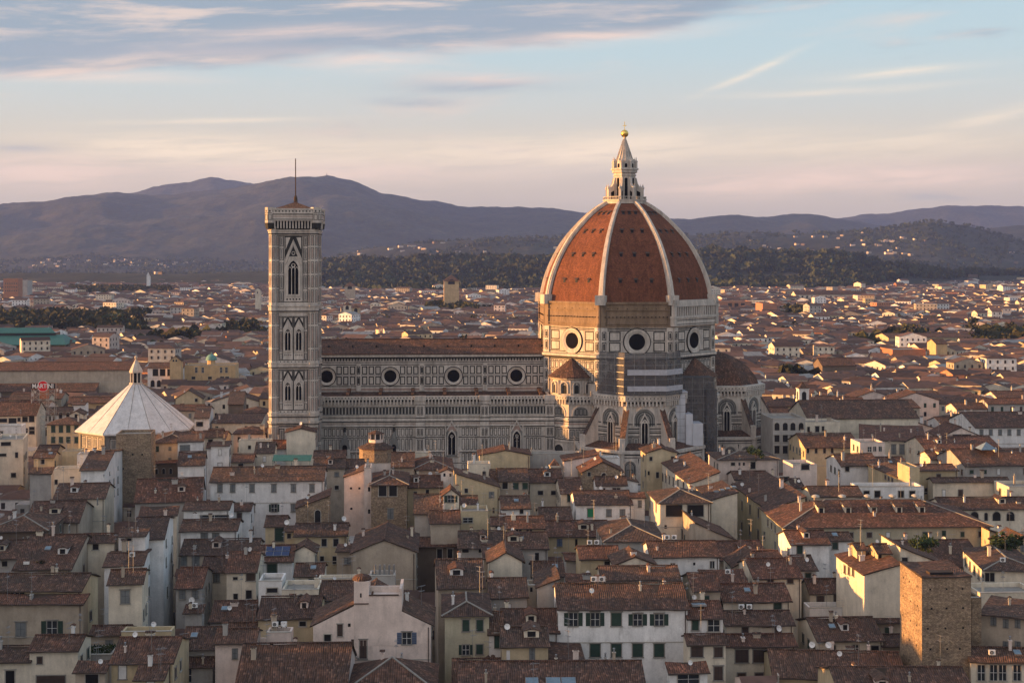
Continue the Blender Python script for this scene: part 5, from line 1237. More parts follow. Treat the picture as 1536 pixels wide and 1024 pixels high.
h('M', 370, 590, 918, 790, 19, 'gx', 5, 'y', r_([468], 960, 36, 50, 'b'), dep=14)
h('M', -60, 235, 585, 560, 20.5, 'flat', 10, 'w', r_([12], 665, 36, 60, 'v'), dep=8)
h('I', 590, 852, 765, 664, 21, 'hip', 8, 'o', ())
h('I', 892, 992, 592, 510, 18.5, 'gx', 9, 'w', r_([927], 632, 48, 32, 'd')+r_([927], 697, 48, 28, 'd')+[(x, 630-(x-1008)*.3, 22, 40, 'a', 'R') for x in (1008, 1042, 1077, 1107)], dep=28, lab='white house with arched side windows between the baptistery and the bell tower')
h('I', 1128, 1232, 496, 408, 20, 'gx', 9, 'k', [(x, y-(x-1247)*.32, 15, 44, 'd', 'R') for x in (1247, 1275, 1305, 1335, 1367) for y in (505, 590, 675)], dep=34, lab='dark building with three rows of tall windows just left of the bell tower', lm='the dark building left of the bell tower')
h('I', 1232, 1425, 755, 745, 18.5, 'flat', 6, 'c', r_([1275], 795, 18, 26, 'd')+r_([1340], 778, 18, 12, 'd'), dep=3)
h('I', 985, 1085, 712, 668, 19, 'gx', 7, 'c', r_([1045], 745, 22, 30, 'd'))
h('I', 760, 945, 455, 398, 18, 'gy', 7, 'y', r_([905], 465, 20, 24, 'd'), dep=10)
h('I', 565, 815, 240, 205, 20.5, 'gx', 5, 'w', r_([620, 670, 722, 775], 272, 36, 48, 'd')+r_([600, 644, 690, 735, 780], 350, 26, 48, 'a'), dep=13, lab='white loggia building with a dark open top floor and arched windows behind the baptistery', lm='the white loggia building')
h('I', 822, 1178, 222, 214, 21, 'flat', 5, 'f', r_([905, 950, 1078, 1115], 255, 16, 36, 'v')+r_([885, 1000, 1085, 1120], 310, 26, 18, 'd')+r_([885, 945], 365, 22, 50, 'v'), dep=14, lab='orange yellow palace with a small green copper dome behind the baptistery', lm='the orange palace with the copper dome', name='domed_palace')
h('I', 720, 798, 190, 160, 24, 'gy', 5, 'f', r_([745, 765], 190, 10, 16, 'a'), dep=6)
h('K', -160, 725, 645, 600, 23.5, 'gx', 5, 'o', (), dep=20, lab='long bare brown church nave behind the rooftop sign', lm='the long brown church', name='church', cat='church')
h('K', -160, 520, 760, 718, 15, 'shed', 5, 'k', (), dep=8)
h('K', 300, 606, 602, 572, 18, 'gx', 5, 'w', (), dep=30)
h('K', -120, 360, 524, 478, 15, 'shed', 6, 'k', (), dep=20, name='market_hall', cat='market hall', lab='market hall with a broad green metal roof by the left edge', lm='the green market roof')
h('K', 18, 98, 138, 130, 44, 'flat', 4, 'r', r_([30, 42, 54, 66, 78, 90], 165, 5, 6, 'd')+r_([30, 42, 54, 66, 78, 90], 185, 5, 6, 'd')+r_([30, 42, 54, 66, 78, 90], 205, 5, 6, 'd'), dep=22, name='apartment_tower', cat='apartment block', lab='tall red apartment block on the far plain at the left', lm='the tall red apartment block')
h('K', 98, 150, 150, 145, 40, 'flat', 4, 'g', (), dep=25, name='apartment_tower', cat='apartment block', lab='grey apartment block adjoining the tall red one far left')
h('K', 1400, 1428, 200, 190, 38, 'gy', 4, 'c', r_([1413], 215, 5, 10, 'd'), dep=9, name='church_tower', cat='tower', lab='pale square church tower left of the bell tower far away')
h('K', 804, 822, 120, 100, 38, 'gy', 4, 'w', (), dep=8, name='church_tower', cat='tower', lab='slim white church tower on the wooded edge of the plain at left')
h('K', 1000, 1480, 318, 300, 15, 'gx', 4, 'c', r_(range(1015, 1475, 30), 332, 10, 14, 'd'), dep=22, lab='very long cream barracks with a regular row of windows left of the bell tower')
h('K', 796, 920, 372, 352, 16, 'gy', 4, 'f', (), dep=20)
# right middle distance
h('J', 320, 478, 412, 400, 22.5, 'flat', 4, 'g', r_([340, 380, 417, 457], 450, 26, 36, 'a')+r_([340, 380, 417, 457], 508, 26, 34, 'd')+r_([340, 380, 417, 457], 562, 26, 36, 'd'), dep=14, lab='grey stone palace with three rows of dark windows right of the apse', lm='the grey stone palace right of the apse', name='stone_palace')
h('J', 478, 645, 428, 415, 22, 'flat', 4, 'c', r_([493], 463, 10, 22, 'd')+r_([535], 463, 20, 26, 'd')+r_([563], 460, 10, 22, 'd'), dep=9)
h('J', 490, 1024, 412, 326, 21.5, 'gx', 4, 'c', (), dep=22, name='church', cat='church', lab='big church with a broad red brown roof right of the apse', lm='the big red brown church roof')
h('J', 478, 742, 552, 486, 19.5, 'gx', 4, 'y', r_([490, 530, 570, 607], 560, 12, 26, 'd'))
h('J', 742, 1060, 515, 440, 20, 'shed', -14, 'c', r_([905, 945, 985, 1024], 560, 22, 46, 'y'), dep=24, lab='long cream wing with tall windows set obliquely right of the apse', lm='the oblique cream wing')
h('J', 1060, 1420, 560, 500, 19, 'gx', 4, 'c', ())
h('J', 742, 862, 528, 518, 23, 'flat', 4, 'p', r_([788], 560, 18, 24, 'v')+r_([813, 840], 558, 14, 22, 'v'), dep=8, lab='small pinkish tower house with three windows before the oblique wing')
h('J', 1140, 1325, 500, 455, 22, 'gy', 4, 'p', r_([1235], 500, 90, 26, 'v'), dep=12, lab='house with a big half round window under a low curved gable')
h('J', 1300, 1640, 455, 350, 19.5, 'gx', 3, 'w', r_(range(1330, 1560, 45), 478, 14, 26, 'y'))
h('J', 560, 722, 156, 120, 17, 'gx', 4, 'k', (), dep=16, lab='open sided market loggia with a dark roof beyond the apse')
h('J', 652, 835, 640, 585, 20, 'gx', 4, 'w', r_([680], 655, 20, 24, 'd'))
h('J', 850, 990, 662, 600, 20.5, 'gx', 4, 'y', ())
h('J', 1090, 1250, 610, 570, 18, 'gx', 4, 'c', ())
h('J', 1250, 1640, 640, 560, 18.5, 'gx', 4, 'g', (), clutter='pyramid')
h('J', 900, 1060, 78, 66, 18, 'flat', 4, 'r', (), dep=22, lab='large orange red block catching the sun on the right')
h('J', 1110, 1165, 50, 28, 22, 'gx', 4, 'f', (), dep=14)
h('J', 880, 1262, 20, 0, 18, 'gx', 4, 'y', (), dep=26, lab='long yellow barracks with a brown roof far right', lm='the long yellow barracks')
h('L', 475, 808, 378, 362, 20, 'gx', 4, 'c', r_(range(485, 805, 22), 388, 8, 10, 'd'), dep=22, lab='very long pale institute building below the wooded hill right of the dome', lm='the long pale institute')
h('L', 322, 388, 418, 410, 24, 'flat', 4, 'r', (), dep=30, lab='boxy brick block lit orange right of the dome')
h('L', 105, 270, 408, 402, 22, 'flat', 4, 'r', r_([170, 200, 230], 435, 18, 36, 'b'), dep=30, lab='long brick block lit orange just right of the dome gallery')
# --- place them so that none cuts into another -----------------------------------------
BLOCK = []                                      # footprints of the big monuments
def fp(o, pts):
    M = Matrix.Translation(o.location) @ Matrix.Rotation(o.rotation_euler.z, 4, 'Z'); return [M @ Vector((x, y, 0)) for x, y in pts]
BLOCK.append(fp(cath, [(-124, -23), (-9, -23), (-9, 23), (-124, 23)])); BLOCK.append(fp(cath, [(-26, -48), (22, -48), (22, 40), (-26, 40)])); BLOCK.append(fp(cath, [(0, -20), (48, -20), (48, 22), (0, 22)]))
BLOCK.append(fp(bt, [(-9, -9), (9, -9), (9, 9), (-9, 9)])); BLOCK.append(fp(bp, [(-19, -19), (19, -19), (19, 19), (-19, 19)]))
for s in HOUSES: solve(s); s.z0 = s.z
HOUSES.sort(key=lambda s: s.Y)
done = []
for s in HOUSES:
    if not s.nofix:
        for it in range(40):
            hit = [b for b in BLOCK if overlap(s.c, b)]
            if hit:
                # monuments stand where they stand: slide the house towards the eye by raising it
                if s.Y < 440: s.z += .35
                else: s.z -= .4
                solve(s); continue
            if any(overlap(s.c, d.c) for d in done) and s.z > 9:
                s.z -= .35; solve(s)
            else: break
    done.append(s)
    if __import__('os').environ.get('DBG') and (abs(s.z-s.z0) > 2.5 or s.crop == 'H'): print('SHIFT', s.crop, int(s.x0), int(s.ye), s.kind, s.col, round(s.z0,1), round(s.z,1), round(s.Y), 'W%.0f D%.0f' % (s.W, s.D))
rnd = random.Random(11)
def mesh_house_label(s): return s.lab
LANDM = []
THINGS = []                                      # (root, px, py, description words, label or None)
def px_of(v): return 768+F*v[0]/v[1], HY+F*(CZ-v[2])/v[1]
for s in HOUSES:
    if s.lm: LANDM.append(((s.x0+s.x1)/2, s.ye, s.lm))
LANDM += [(442, 640, 'the foot of the bell tower'), (204, 600, 'the baptistery roof'), (65, 580, 'the red rooftop sign'), (1000, 640, 'the scaffolding'), (1120, 640, 'the eastern apse'), (650, 640, 'the nave wall'),
          (860, 640, 'the small round domed apse'), (1340, 440, 'the wooded hill foot'), (640, 460, 'the nave roof'), (1090, 470, 'the drum gallery'), (300, 440, 'the tree belt')]
KW = {'gx': 'ridged', 'gy': 'gabled', 'hip': 'hipped', 'shed': 'sloping', 'shl': 'slanting', 'shr': 'slanting', 'flat': 'flat'}
for s in HOUSES:
    base = s.P0+s.u*s.W/2; near = 2 if s.Y < 430 else 1
    root, roof = build_house(s.name, (base.x, base.y, 0), s.yaw, s.W, s.D, s.z, s.kind, s.col, s.rise, s.sl, near=near, rng=rnd, ge_=-.12 if s.lm == 'the large cream house with a turret' else .28)
    s.root = root
    # windows from the photograph
    for (px, py, w, hh, st, face) in s.wins:
        a, b, t = local(s, px, py, face)
        lim = s.W/2 if face == 'F' else s.D
        if face == 'F' and abs(a) > lim or face != 'F' and not (0 < abs(a) < lim) or b < .5: continue
        if face != 'F': a_ = abs(a); 
        hm = hh/F*t
        if face == 'F': wm_ = w/F*t
        else:
            wm_ = max(1.1, min(2.2, hm*.55))
        if b+hm/2 > roofz(s.kind, s.W, s.D, s.z, s.sl, a if face == 'F' else (-s.W/2 if face == 'L' else s.W/2), 0 if face == 'F' else abs(a), s.rise)-.1: b -= .35
        me = win_mesh(wm_, hm, st, near == 2); wn = link('window', me, root)
        if face == 'F': wn.location = (a, 0, b)
        elif face == 'L': wn.location = (-s.W/2, -a, b); wn.rotation_euler = (0, 0, R(-90))
        else: wn.location = (s.W/2, a, b); wn.rotation_euler = (0, 0, R(90))
        if st in 'oO' and near == 2 and wm_ > .6:
            for sg in (-1, 1):
                sh = link('shutter', shutter_mesh(wm_/2, hm, 'green' if st == 'o' else 'blue'), wn); sh.location = (sg*(wm_*.75+.08), 0, 0)
    # plain windows on the visible side wall, so that it is not blank from a step aside
    vis = 'L' if base.x > 0 else 'R'
    if near == 2 and s.D > 6 and not any(w[5] in 'LR' for w in s.wins) and s.name == 'house':
        for b in (s.z-2.0, s.z-5.4, s.z-8.8):
            for i in range(int(s.D/3.4)):
                if b < 2 or rnd.random() < .45: continue
                me = win_mesh(1.0, 1.6, rnd.choice('gbyd'), True); wn = link('window', me, root); yy = 1.8+i*3.4
                wn.location = ((-s.W/2 if vis == 'L' else s.W/2), yy, b); wn.rotation_euler = (0, 0, R(-90 if vis == 'L' else 90))
    if near == 2 and not s.wins and s.kind in ('gx', 'hip', 'shed') and s.W > 4 and 'blank' not in (s.lab or '') and s.name == 'house':
        n_ = max(1, int(s.W/rnd.uniform(2.8, 4.0)))
        for b in (s.z-1.6, s.z-4.9):
            for i in range(n_):
                if rnd.random() < .62: wn = link('window', win_mesh(rnd.choice((.75, 1.0)), rnd.choice((1.0, 1.5)), rnd.choice('dgbyw'), True), root); wn.location = (-s.W/2+(i+.5)*s.W/n_, 0, b)
    if near == 2 and s.W > 8 and s.name == 'house' and s.kind != 'flat':
        m = MB(); x = s.W/2-.35; m.tube((x, -.12, .2), (x, -.12, s.z-.3), .07, .07, 6, 0); m.obj('drainpipe', ['gutter'], root)
    par = roof or root
    # chimneys, dishes, aerials on the roof
    def spot(): 
        x = rnd.uniform(-.42, .42)*s.W; y = rnd.uniform(.15, .9)*s.D
        return x, y, roofz(s.kind, s.W, s.D, s.z, s.sl, x, y, s.rise)
    if s.name in ('house', 'stone_house') and s.Y < 620:
        area = s.W*s.D
        nch = min(5, int(area/80+rnd.random()*1.5)) if near == 2 else min(3, int(area/120+rnd.random()))
        for i in range(nch):
            x, y, z_ = spot(); c = link('chimney', CH[rnd.randrange(len(CH))], par, PAL[rnd.choice('wcopg')]); c.location = (x, y, z_-rnd.uniform(0, .5)); c.rotation_euler = (0, 0, R(rnd.choice((0, 90)))); k = rnd.uniform(.7, 1.0); c.scale = (k, k, k)
        if near == 2:
            if rnd.random() < .22: x, y, z_ = spot(); c = link('satellite_dish', DISH, par); c.location = (x, y, z_+.2); c.rotation_euler = (0, 0, R(rnd.uniform(-50, 20))); k = rnd.uniform(.55, .95); c.scale = (k, k, k)
            for _ in range(rnd.choice((0, 1, 1, 2))): x, y, z_ = spot(); c = link('antenna', ANT[rnd.randrange(2)], par); c.location = (x, y, z_); c.rotation_euler = (0, 0, rnd.uniform(0, 3))
            if rnd.random() < .03: x, y, z_ = spot(); c = link('air_conditioner', AC, par); c.location = (x, max(.4, y*.3), z_+.5)
            if s.kind == 'gx' and s.D > 8 and s.W > 6 and s.clutter is None and rnd.random() < .5:
                x = rnd.uniform(-.3, .3)*s.W; yy = s.D*.2; z0 = s.z+s.sl*yy; m = MB(); wd = rnd.choice((.6, .8, 1.1))
                m.box(x-wd, x+wd, yy, yy+3, z0-.3, z0+1.25, 0); f = Fc(m, (x, yy, z0), (1, 0, 0)); f.rect(-wd*.55, wd*.55, .25, 1.05, 1, .03)
                m.slab([(x-wd-.25, yy-.3, z0+1.2), (x, yy-.3, z0+1.6), (x, yy+4.4, z0+1.6), (x-wd-.25, yy+3.4, z0+1.2)], .12, 2); m.slab([(x, yy-.3, z0+1.6), (x+wd+.25, yy-.3, z0+1.2), (x+wd+.25, yy+3.4, z0+1.2), (x, yy+4.4, z0+1.6)], .12, 2)
                m.obj('dormer', ['plaster', 'dark', 'tile'], par, PAL[rnd.choice('cwp')])
            if s.kind in ('gx', 'shed') and rnd.random() < .22 and s.D > 5:
                x = rnd.uniform(-.3, .3)*s.W; y = s.D*.28; c = link('skylight', SKY, par); c.location = (x, y, roofz(s.kind, s.W, s.D, s.z, s.sl, x, y, s.rise)+.26); c.rotation_euler = (math.atan(s.sl), 0, 0)
    if s.clutter == 'panels':
        m = MB(); x0 = -.3; 
        for i in range(3):
            for j in range(2):
                a = -2.0+i*1.5; y0 = 1.2+j*1.75; z0 = s.z+s.sl*y0+.42; z1 = s.z+s.sl*(y0+1.65)+.42
                m.slab([(a, y0, z0), (a+1.4, y0, z0), (a+1.4, y0+1.65, z1), (a, y0+1.65, z1)], .06, 0, 1); m.beam((a-.04, y0-.05, z0+.02), (a-.04, y0+1.7, z1+.02), .07, .05, 1); m.beam((a, y0-.04, z0+.03), (a+1.4, y0-.04, z0+.03), .06, .05, 1)
        m.obj('solar_panel', ['panel', 'metal'], par)
    if s.clutter == 'bigsky':
        X0, Y0, S0 = CR['E']
        for (a0, a1) in ((520, 588), (628, 705), (709, 785)):
            p0, p1 = [((X0+a/S0)-768)/F*(s.Y+2.2) - base.x for a in (a0, a1)]
            m = MB(); ya, yb = 1.0, 3.9; za, zb_ = s.z+s.sl*ya+.33, s.z+s.sl*yb+.33
            m.slab([(p0, ya, za), (p1, ya, za), (p1, yb, zb_), (p0, yb, zb_)], .2, 1, 1)
            k_ = max(1, round((p1-p0)/1.6))
            for i in range(k_):
                q0 = p0+(p1-p0)*i/k_+.08; q1 = p0+(p1-p0)*(i+1)/k_-.08; m.face([(q0, ya+.1, za+.05), (q1, ya+.1, za+.05), (q1, yb-.1, zb_+.02), (q0, yb-.1, zb_+.02)], 0)
            m.obj('skylight', ['skyglass', 'metal'], par)
    if s.clutter in ('sky', 'sky4'):
        for i in range(1 if s.clutter == 'sky' else 4):
            x, y = -s.W*.1+i*1.3, s.D*.35; c = link('skylight', SKY, par); c.location = (x, y, roofz(s.kind, s.W, s.D, s.z, s.sl, x, y, s.rise)+.28); c.scale = (1.1 if s.clutter == 'sky4' else 2.2, 1.2, 1)
    if s.clutter == 'dormers':
        X0, Y0, S0 = CR['H']
        for a in (232, 408, 577, 742, 892):
            yy = 5.4; x = ((X0+a/S0)-768)/F*(s.Y+yy)-base.x; z0 = s.z+s.sl*yy
            m = MB(); m.box(x-.65, x+.65, yy, yy+2.4, z0-.5, z0+1.5, 0); f = Fc(m, (x, yy, z0), (1, 0, 0)); f.rect(-.4, .4, .2, 1.2, 1, .03)
            m.slab([(x-.9, yy-.3, z0+1.5), (x+.9, yy-.3, z0+1.5), (x+.9, yy+3, z0+2.3), (x-.9, yy+3, z0+2.3)], .12, 2); m.obj('dormer', ['plaster', 'dark', 'tile'], par, PAL['c'])
            m = MB(); m.box(x-.6, x+.0, yy+3.2, yy+3.7, z0-.2, z0+2.7, 0); m.lathe([(.45, z0+2.7), (.85, z0+2.85), (.75, z0+3.15), (.3, z0+3.35), (0, z0+3.35)], 14, 1, x-.3, yy+3.45); m.obj('chimney', ['plaster', 'stone_light'], par, PAL['o'])
    if s.clutter == 'ac':
        for i in range(2): c = link('air_conditioner', AC, par); yy = s.D*.5; c.location = (-s.W*.2+i*1.3, yy, roofz(s.kind, s.W, s.D, s.z, s.sl, -s.W*.2, yy, s.rise)+.5)
    if s.clutter in ('dishes', 'dishes2'):
        for i in range(3 if s.clutter == 'dishes' else 2): x = -s.W*.15+i*s.W*.13; yy = s.D*.6; c = link('satellite_dish', DISH, par); c.location = (x, yy, roofz(s.kind, s.W, s.D, s.z, s.sl, x, yy, s.rise)+.25); c.rotation_euler = (0, 0, R(-20-i*9)); c.scale = (.85,)*3
    if s.clutter == 'pyramid':
        m = MB(); m.lathe([(3.2, s.z+3.4), (0, s.z+5.2)], 4, 0, -s.W*.1, 7, R(45)); m.obj('skylight', ['skyglass'], par)
    if s.clutter == 'pipes':
        m = MB()
        for i in range(5): m.tube((-s.W*.3+i*.8, s.D*.5, s.z-.5), (-s.W*.3+i*.8, s.D*.5, s.z+1.4), .18, .18, 8)
        m.obj('flue', ['metal'], par)
    if s.name == 'roof_garden_house':
        m = MB(); g_ = random.Random(4)
        for i in range(500):
            x, y = g_.uniform(-s.W*.45, s.W*.45), g_.uniform(.4, s.D-.4); z_ = s.z-.3+g_.random()*.5; a = g_.random()*6
            m.face([(x, y, z_), (x+.25*math.cos(a), y+.25*math.sin(a), z_+.1), (x+.1*math.cos(a+1.5), y+.1*math.sin(a+1.5), z_+.3)], 0)
        tag(m.obj('moss', ['leaf'], root), kind='stuff')
    if s.name == 'domed_palace':
        X_ = (100+1013/4.653-768)/F*(s.Y+5)-base.x; m = MB(); m.prism([(X_+1.9*math.cos(R(45*k)), 5+1.9*math.sin(R(45*k))) for k in range(8)], s.z-.5, s.z+2.0, 0)
        m.obj('turret', ['plaster'], root, PAL['f']); m = MB(); m.lathe([(2.7*math.cos(R(a)), s.z+2.0+3.0*math.sin(R(a))) for a in range(0, 90, 12)]+[(.2, s.z+5.0), (.15, s.z+5.8), (0, s.z+5.9)], 20, 0, X_, 5); m.obj('dome', ['copper'], root, smooth=True)
    if s.name == 'market_hall':
        X0_ = s.W/2; m = MB(); z = s.z+2
        m.box(-X0_-4, X0_-1, 2, 34, 8, z+1, 1); m.slab([(-X0_-6, 0, z+.5), (X0_, 0, z+.5), (X0_-5, 14, z+6), (-X0_-6, 14, z+6)], .4, 0); m.slab([(X0_, 0, z+.5), (X0_, 34, z+.5), (X0_-5, 20, z+6), (X0_-5, 14, z+6)], .4, 0)
        m.slab([(-X0_-6, 12, z+7.4), (X0_-9, 12, z+7.4), (X0_-13, 17, z+10.4), (-X0_-6, 17, z+10.4)], .4, 0); m.box(-X0_-6, X0_-9, 13, 26, z+4, z+7.4, 2)
        m.obj('metal_roof', ['market', 'bare_brick', 'glass'], root)
    if s.name == 'brick_tower':
        m = MB(); f = Fc(m, (0, 0, 0), (1, 0, 0)); g_ = random.Random(5)
        for fc_ in (f, Fc(m, (-s.W/2, s.D, 0), (0, -1, 0))):
            LL = (-s.W/2, s.W/2) if fc_ is f else (0, s.D)
            for b in (s.z-1.8, s.z-4.6, s.z-7.5, s.z-10.5, s.z-13.4):
                for j in range(3): x = LL[0]+(LL[1]-LL[0])*(.16+.32*j)+g_.uniform(-.3, .3); fc_.rect(x-.14, x+.14, b, b+.28, 0, .02)
        m.obj('putlog_hole', ['dark'], root); m = MB(); m.box(-s.W*.30, s.W*.18, .8, 2.3, s.z+.1, s.z+.6, 1); m.box(-s.W*.28, s.W*.16, .78, .8, s.z+.3, s.z+.55, 0); m.obj('rooftop_hatch', ['dark', 'wood'], root)
    wc = [w for w in s.wins if w[5] == 'F']
    desc = '%s %s' % (CW[s.col], s.name.replace('_', ' ').replace('stone house', 'house'))
    if s.name in ('stone_tower', 'stone_annex'): desc = 'brown stone building'
    feat = (' with %s %s window%s' % ({1: 'one', 2: 'two', 3: 'three', 4: 'four', 5: 'five', 6: 'six'}.get(len(wc), 'many'), STY[wc[0][4]][1], '' if len(wc) == 1 else 's')) if wc else ''
    feat += (' and ' if feat else ' with ')+('a flat roof' if s.kind == 'flat' else 'a %s tile roof' % KW[s.kind])
    THINGS.append([root, (s.x0+s.x1)/2, s.ye, desc, feat, s.lab, s.cat, 'houses of the old town' if s.cat == 'house' else None])

# the two-part tower and parapet of the turreted house
for s in HOUSES:
    if s.lm == 'the large cream house with a turret':
        X0, Y0, S0 = CR['C']; b0 = s.P0+s.u*s.W/2
        def cx(v): return ((X0+v/S0)-768)/F*(s.Y)-b0.x
        def cz(v): return CZ-((Y0+v/S0)-HY)/F*s.Y
        m = MB(); m.box(cx(833), cx(925), -.06, 3.0, s.z-3, cz(300), 0); m.lathe([(1.45, cz(300)), (1.45, cz(290)), (1.1, cz(275)), (.3, cz(265)), (0, cz(262))], 14, 1, cx(879), 1.4)
        f = Fc(m, (0, -.06, 0), (1, 0, 0)); f.rect(cx(871), cx(881), cz(398), cz(372), 2, .02); f.box(cx(833), cx(925), cz(440), cz(434), 0, .15, 3)
        m.obj('turret', ['plaster', 'tile', 'dark', 'brown'], s.root, PAL['p'])
        m = MB(); m.box(cx(925), cx(1130), -.05, 6, s.z-3, cz(386), 0); m.box(cx(1115), cx(1132), -.08, 6, cz(390), cz(345), 0); m.box(cx(925), cx(1130), 2, 2.3, cz(386), cz(350), 0); m.box(cx(927), cx(1112), -.2, -.05, cz(388), cz(380), 1)
        m.obj('upper_wall', ['plaster', 'brown'], s.root, PAL['p'])
        m = MB(); f = Fc(m, (0, 0, 0), (1, 0, 0))
        for i in range(8): f.box(cx(785+i*10), cx(797+i*10), cz(715+i*9)-.1, cz(715+i*9)+.1, 0, .5, 0)
        m.obj('stair', ['stone'], s.root)
# ================= THE REST OF THE CITY =================
rg = random.Random(21)
FPS = [s.c for s in HOUSES]+BLOCK
FB = [(min(p.x for p in c)-2, max(p.x for p in c)+2, min(p.y for p in c)-2, max(p.y for p in c)+2, c) for c in FPS]
def free(c):
    x0, x1 = min(p.x for p in c), max(p.x for p in c); y0, y1 = min(p.y for p in c), max(p.y for p in c)
    return not any(b[0] < x1 and b[1] > x0 and b[2] < y1 and b[3] > y0 and overlap(c, b[4]) for b in FB)
def corners(x, y, w, d, a):
    u = Vector((math.cos(a), math.sin(a), 0)); v = Vector((-u.y, u.x, 0)); p = Vector((x, y, 0)); return [p-u*w/2, p+u*w/2, p+u*w/2+v*d, p-u*w/2+v*d]
def add_fp(c): FB.append((min(p.x for p in c)-2, max(p.x for p in c)+2, min(p.y for p in c)-2, max(p.y for p in c)+2, c))
# individual houses of the middle distance
def view_lim(y): return .378*y+6
nmid = 0
PROT = {}
WCH = 'wwccccyyopppgf'
y = 440
cands = []
while y < 540:
    dep = rg.uniform(11, 15); x = -view_lim(y)-10
    while x < view_lim(y)+10:
        w = rg.uniform(9, 19); cands.append((x+w/2, y+rg.uniform(-2, 2), w-.4, dep-rg.uniform(.5, 3)))
        x += w+(rg.random() < .12)*rg.uniform(4, 8)
    y += dep+1.5
for (x, y, w, d) in cands:
    a = R(4+rg.uniform(-3, 3)); z = rg.uniform(13, 18.5)
    px, py = px_of((x, y, z))
    if 470 < px < 1072 or px < -10 or px > 1550: continue            # hidden behind the cathedral
    c = corners(x, y, w, d, a)
    if not free(c): continue
    k = rg.choice(['gx', 'gx', 'gx', 'hip', 'gy', 'shed', 'gx']); col = rg.choice(WCH); sl = .3; rise = w*.16 if k == 'gy' else None
    if k == 'shed': sl = .2
    ww = []
    side = 'L' if x > 0 else 'R'
    for b in (z-1.9, z-5.2, z-8.4):
        n_ = int(w/3); 
        for i in range(n_):
            if rg.random() < .85: ww.append(('F', -w/2+(i+.5)*w/n_, b, 1.0, 1.7, rg.choice('dddgby')))
        for i in range(int(d/3.4)):
            if rg.random() < .6: ww.append((side, (-(i+.5)*3.4 if side == 'L' else (i+.5)*3.4), b, 1.0, 1.7, 'd'))
    root, roof = build_house('house', (x, y, 0), a, w, d, z, k, col, rise, sl, near=1, wallwins=ww, rng=rg, deep=False)
    for i in range(rg.randrange(0, 3)):
        cx_, cy_ = rg.uniform(-.4, .4)*w, rg.uniform(.2, .8)*d; ch = link('chimney', CH[rg.randrange(len(CH))], roof, PAL[rg.choice('wcp')]); ch.location = (cx_, cy_, roofz(k, w, d, z, sl, cx_, cy_, rise))
    THINGS.append([root, px, py, CW[col]+' house', ' with a %s brown roof' % KW[k], None, 'house', 'houses of the old town']); nmid += 1; add_fp(c)
print('individual houses', len(HOUSES), nmid)
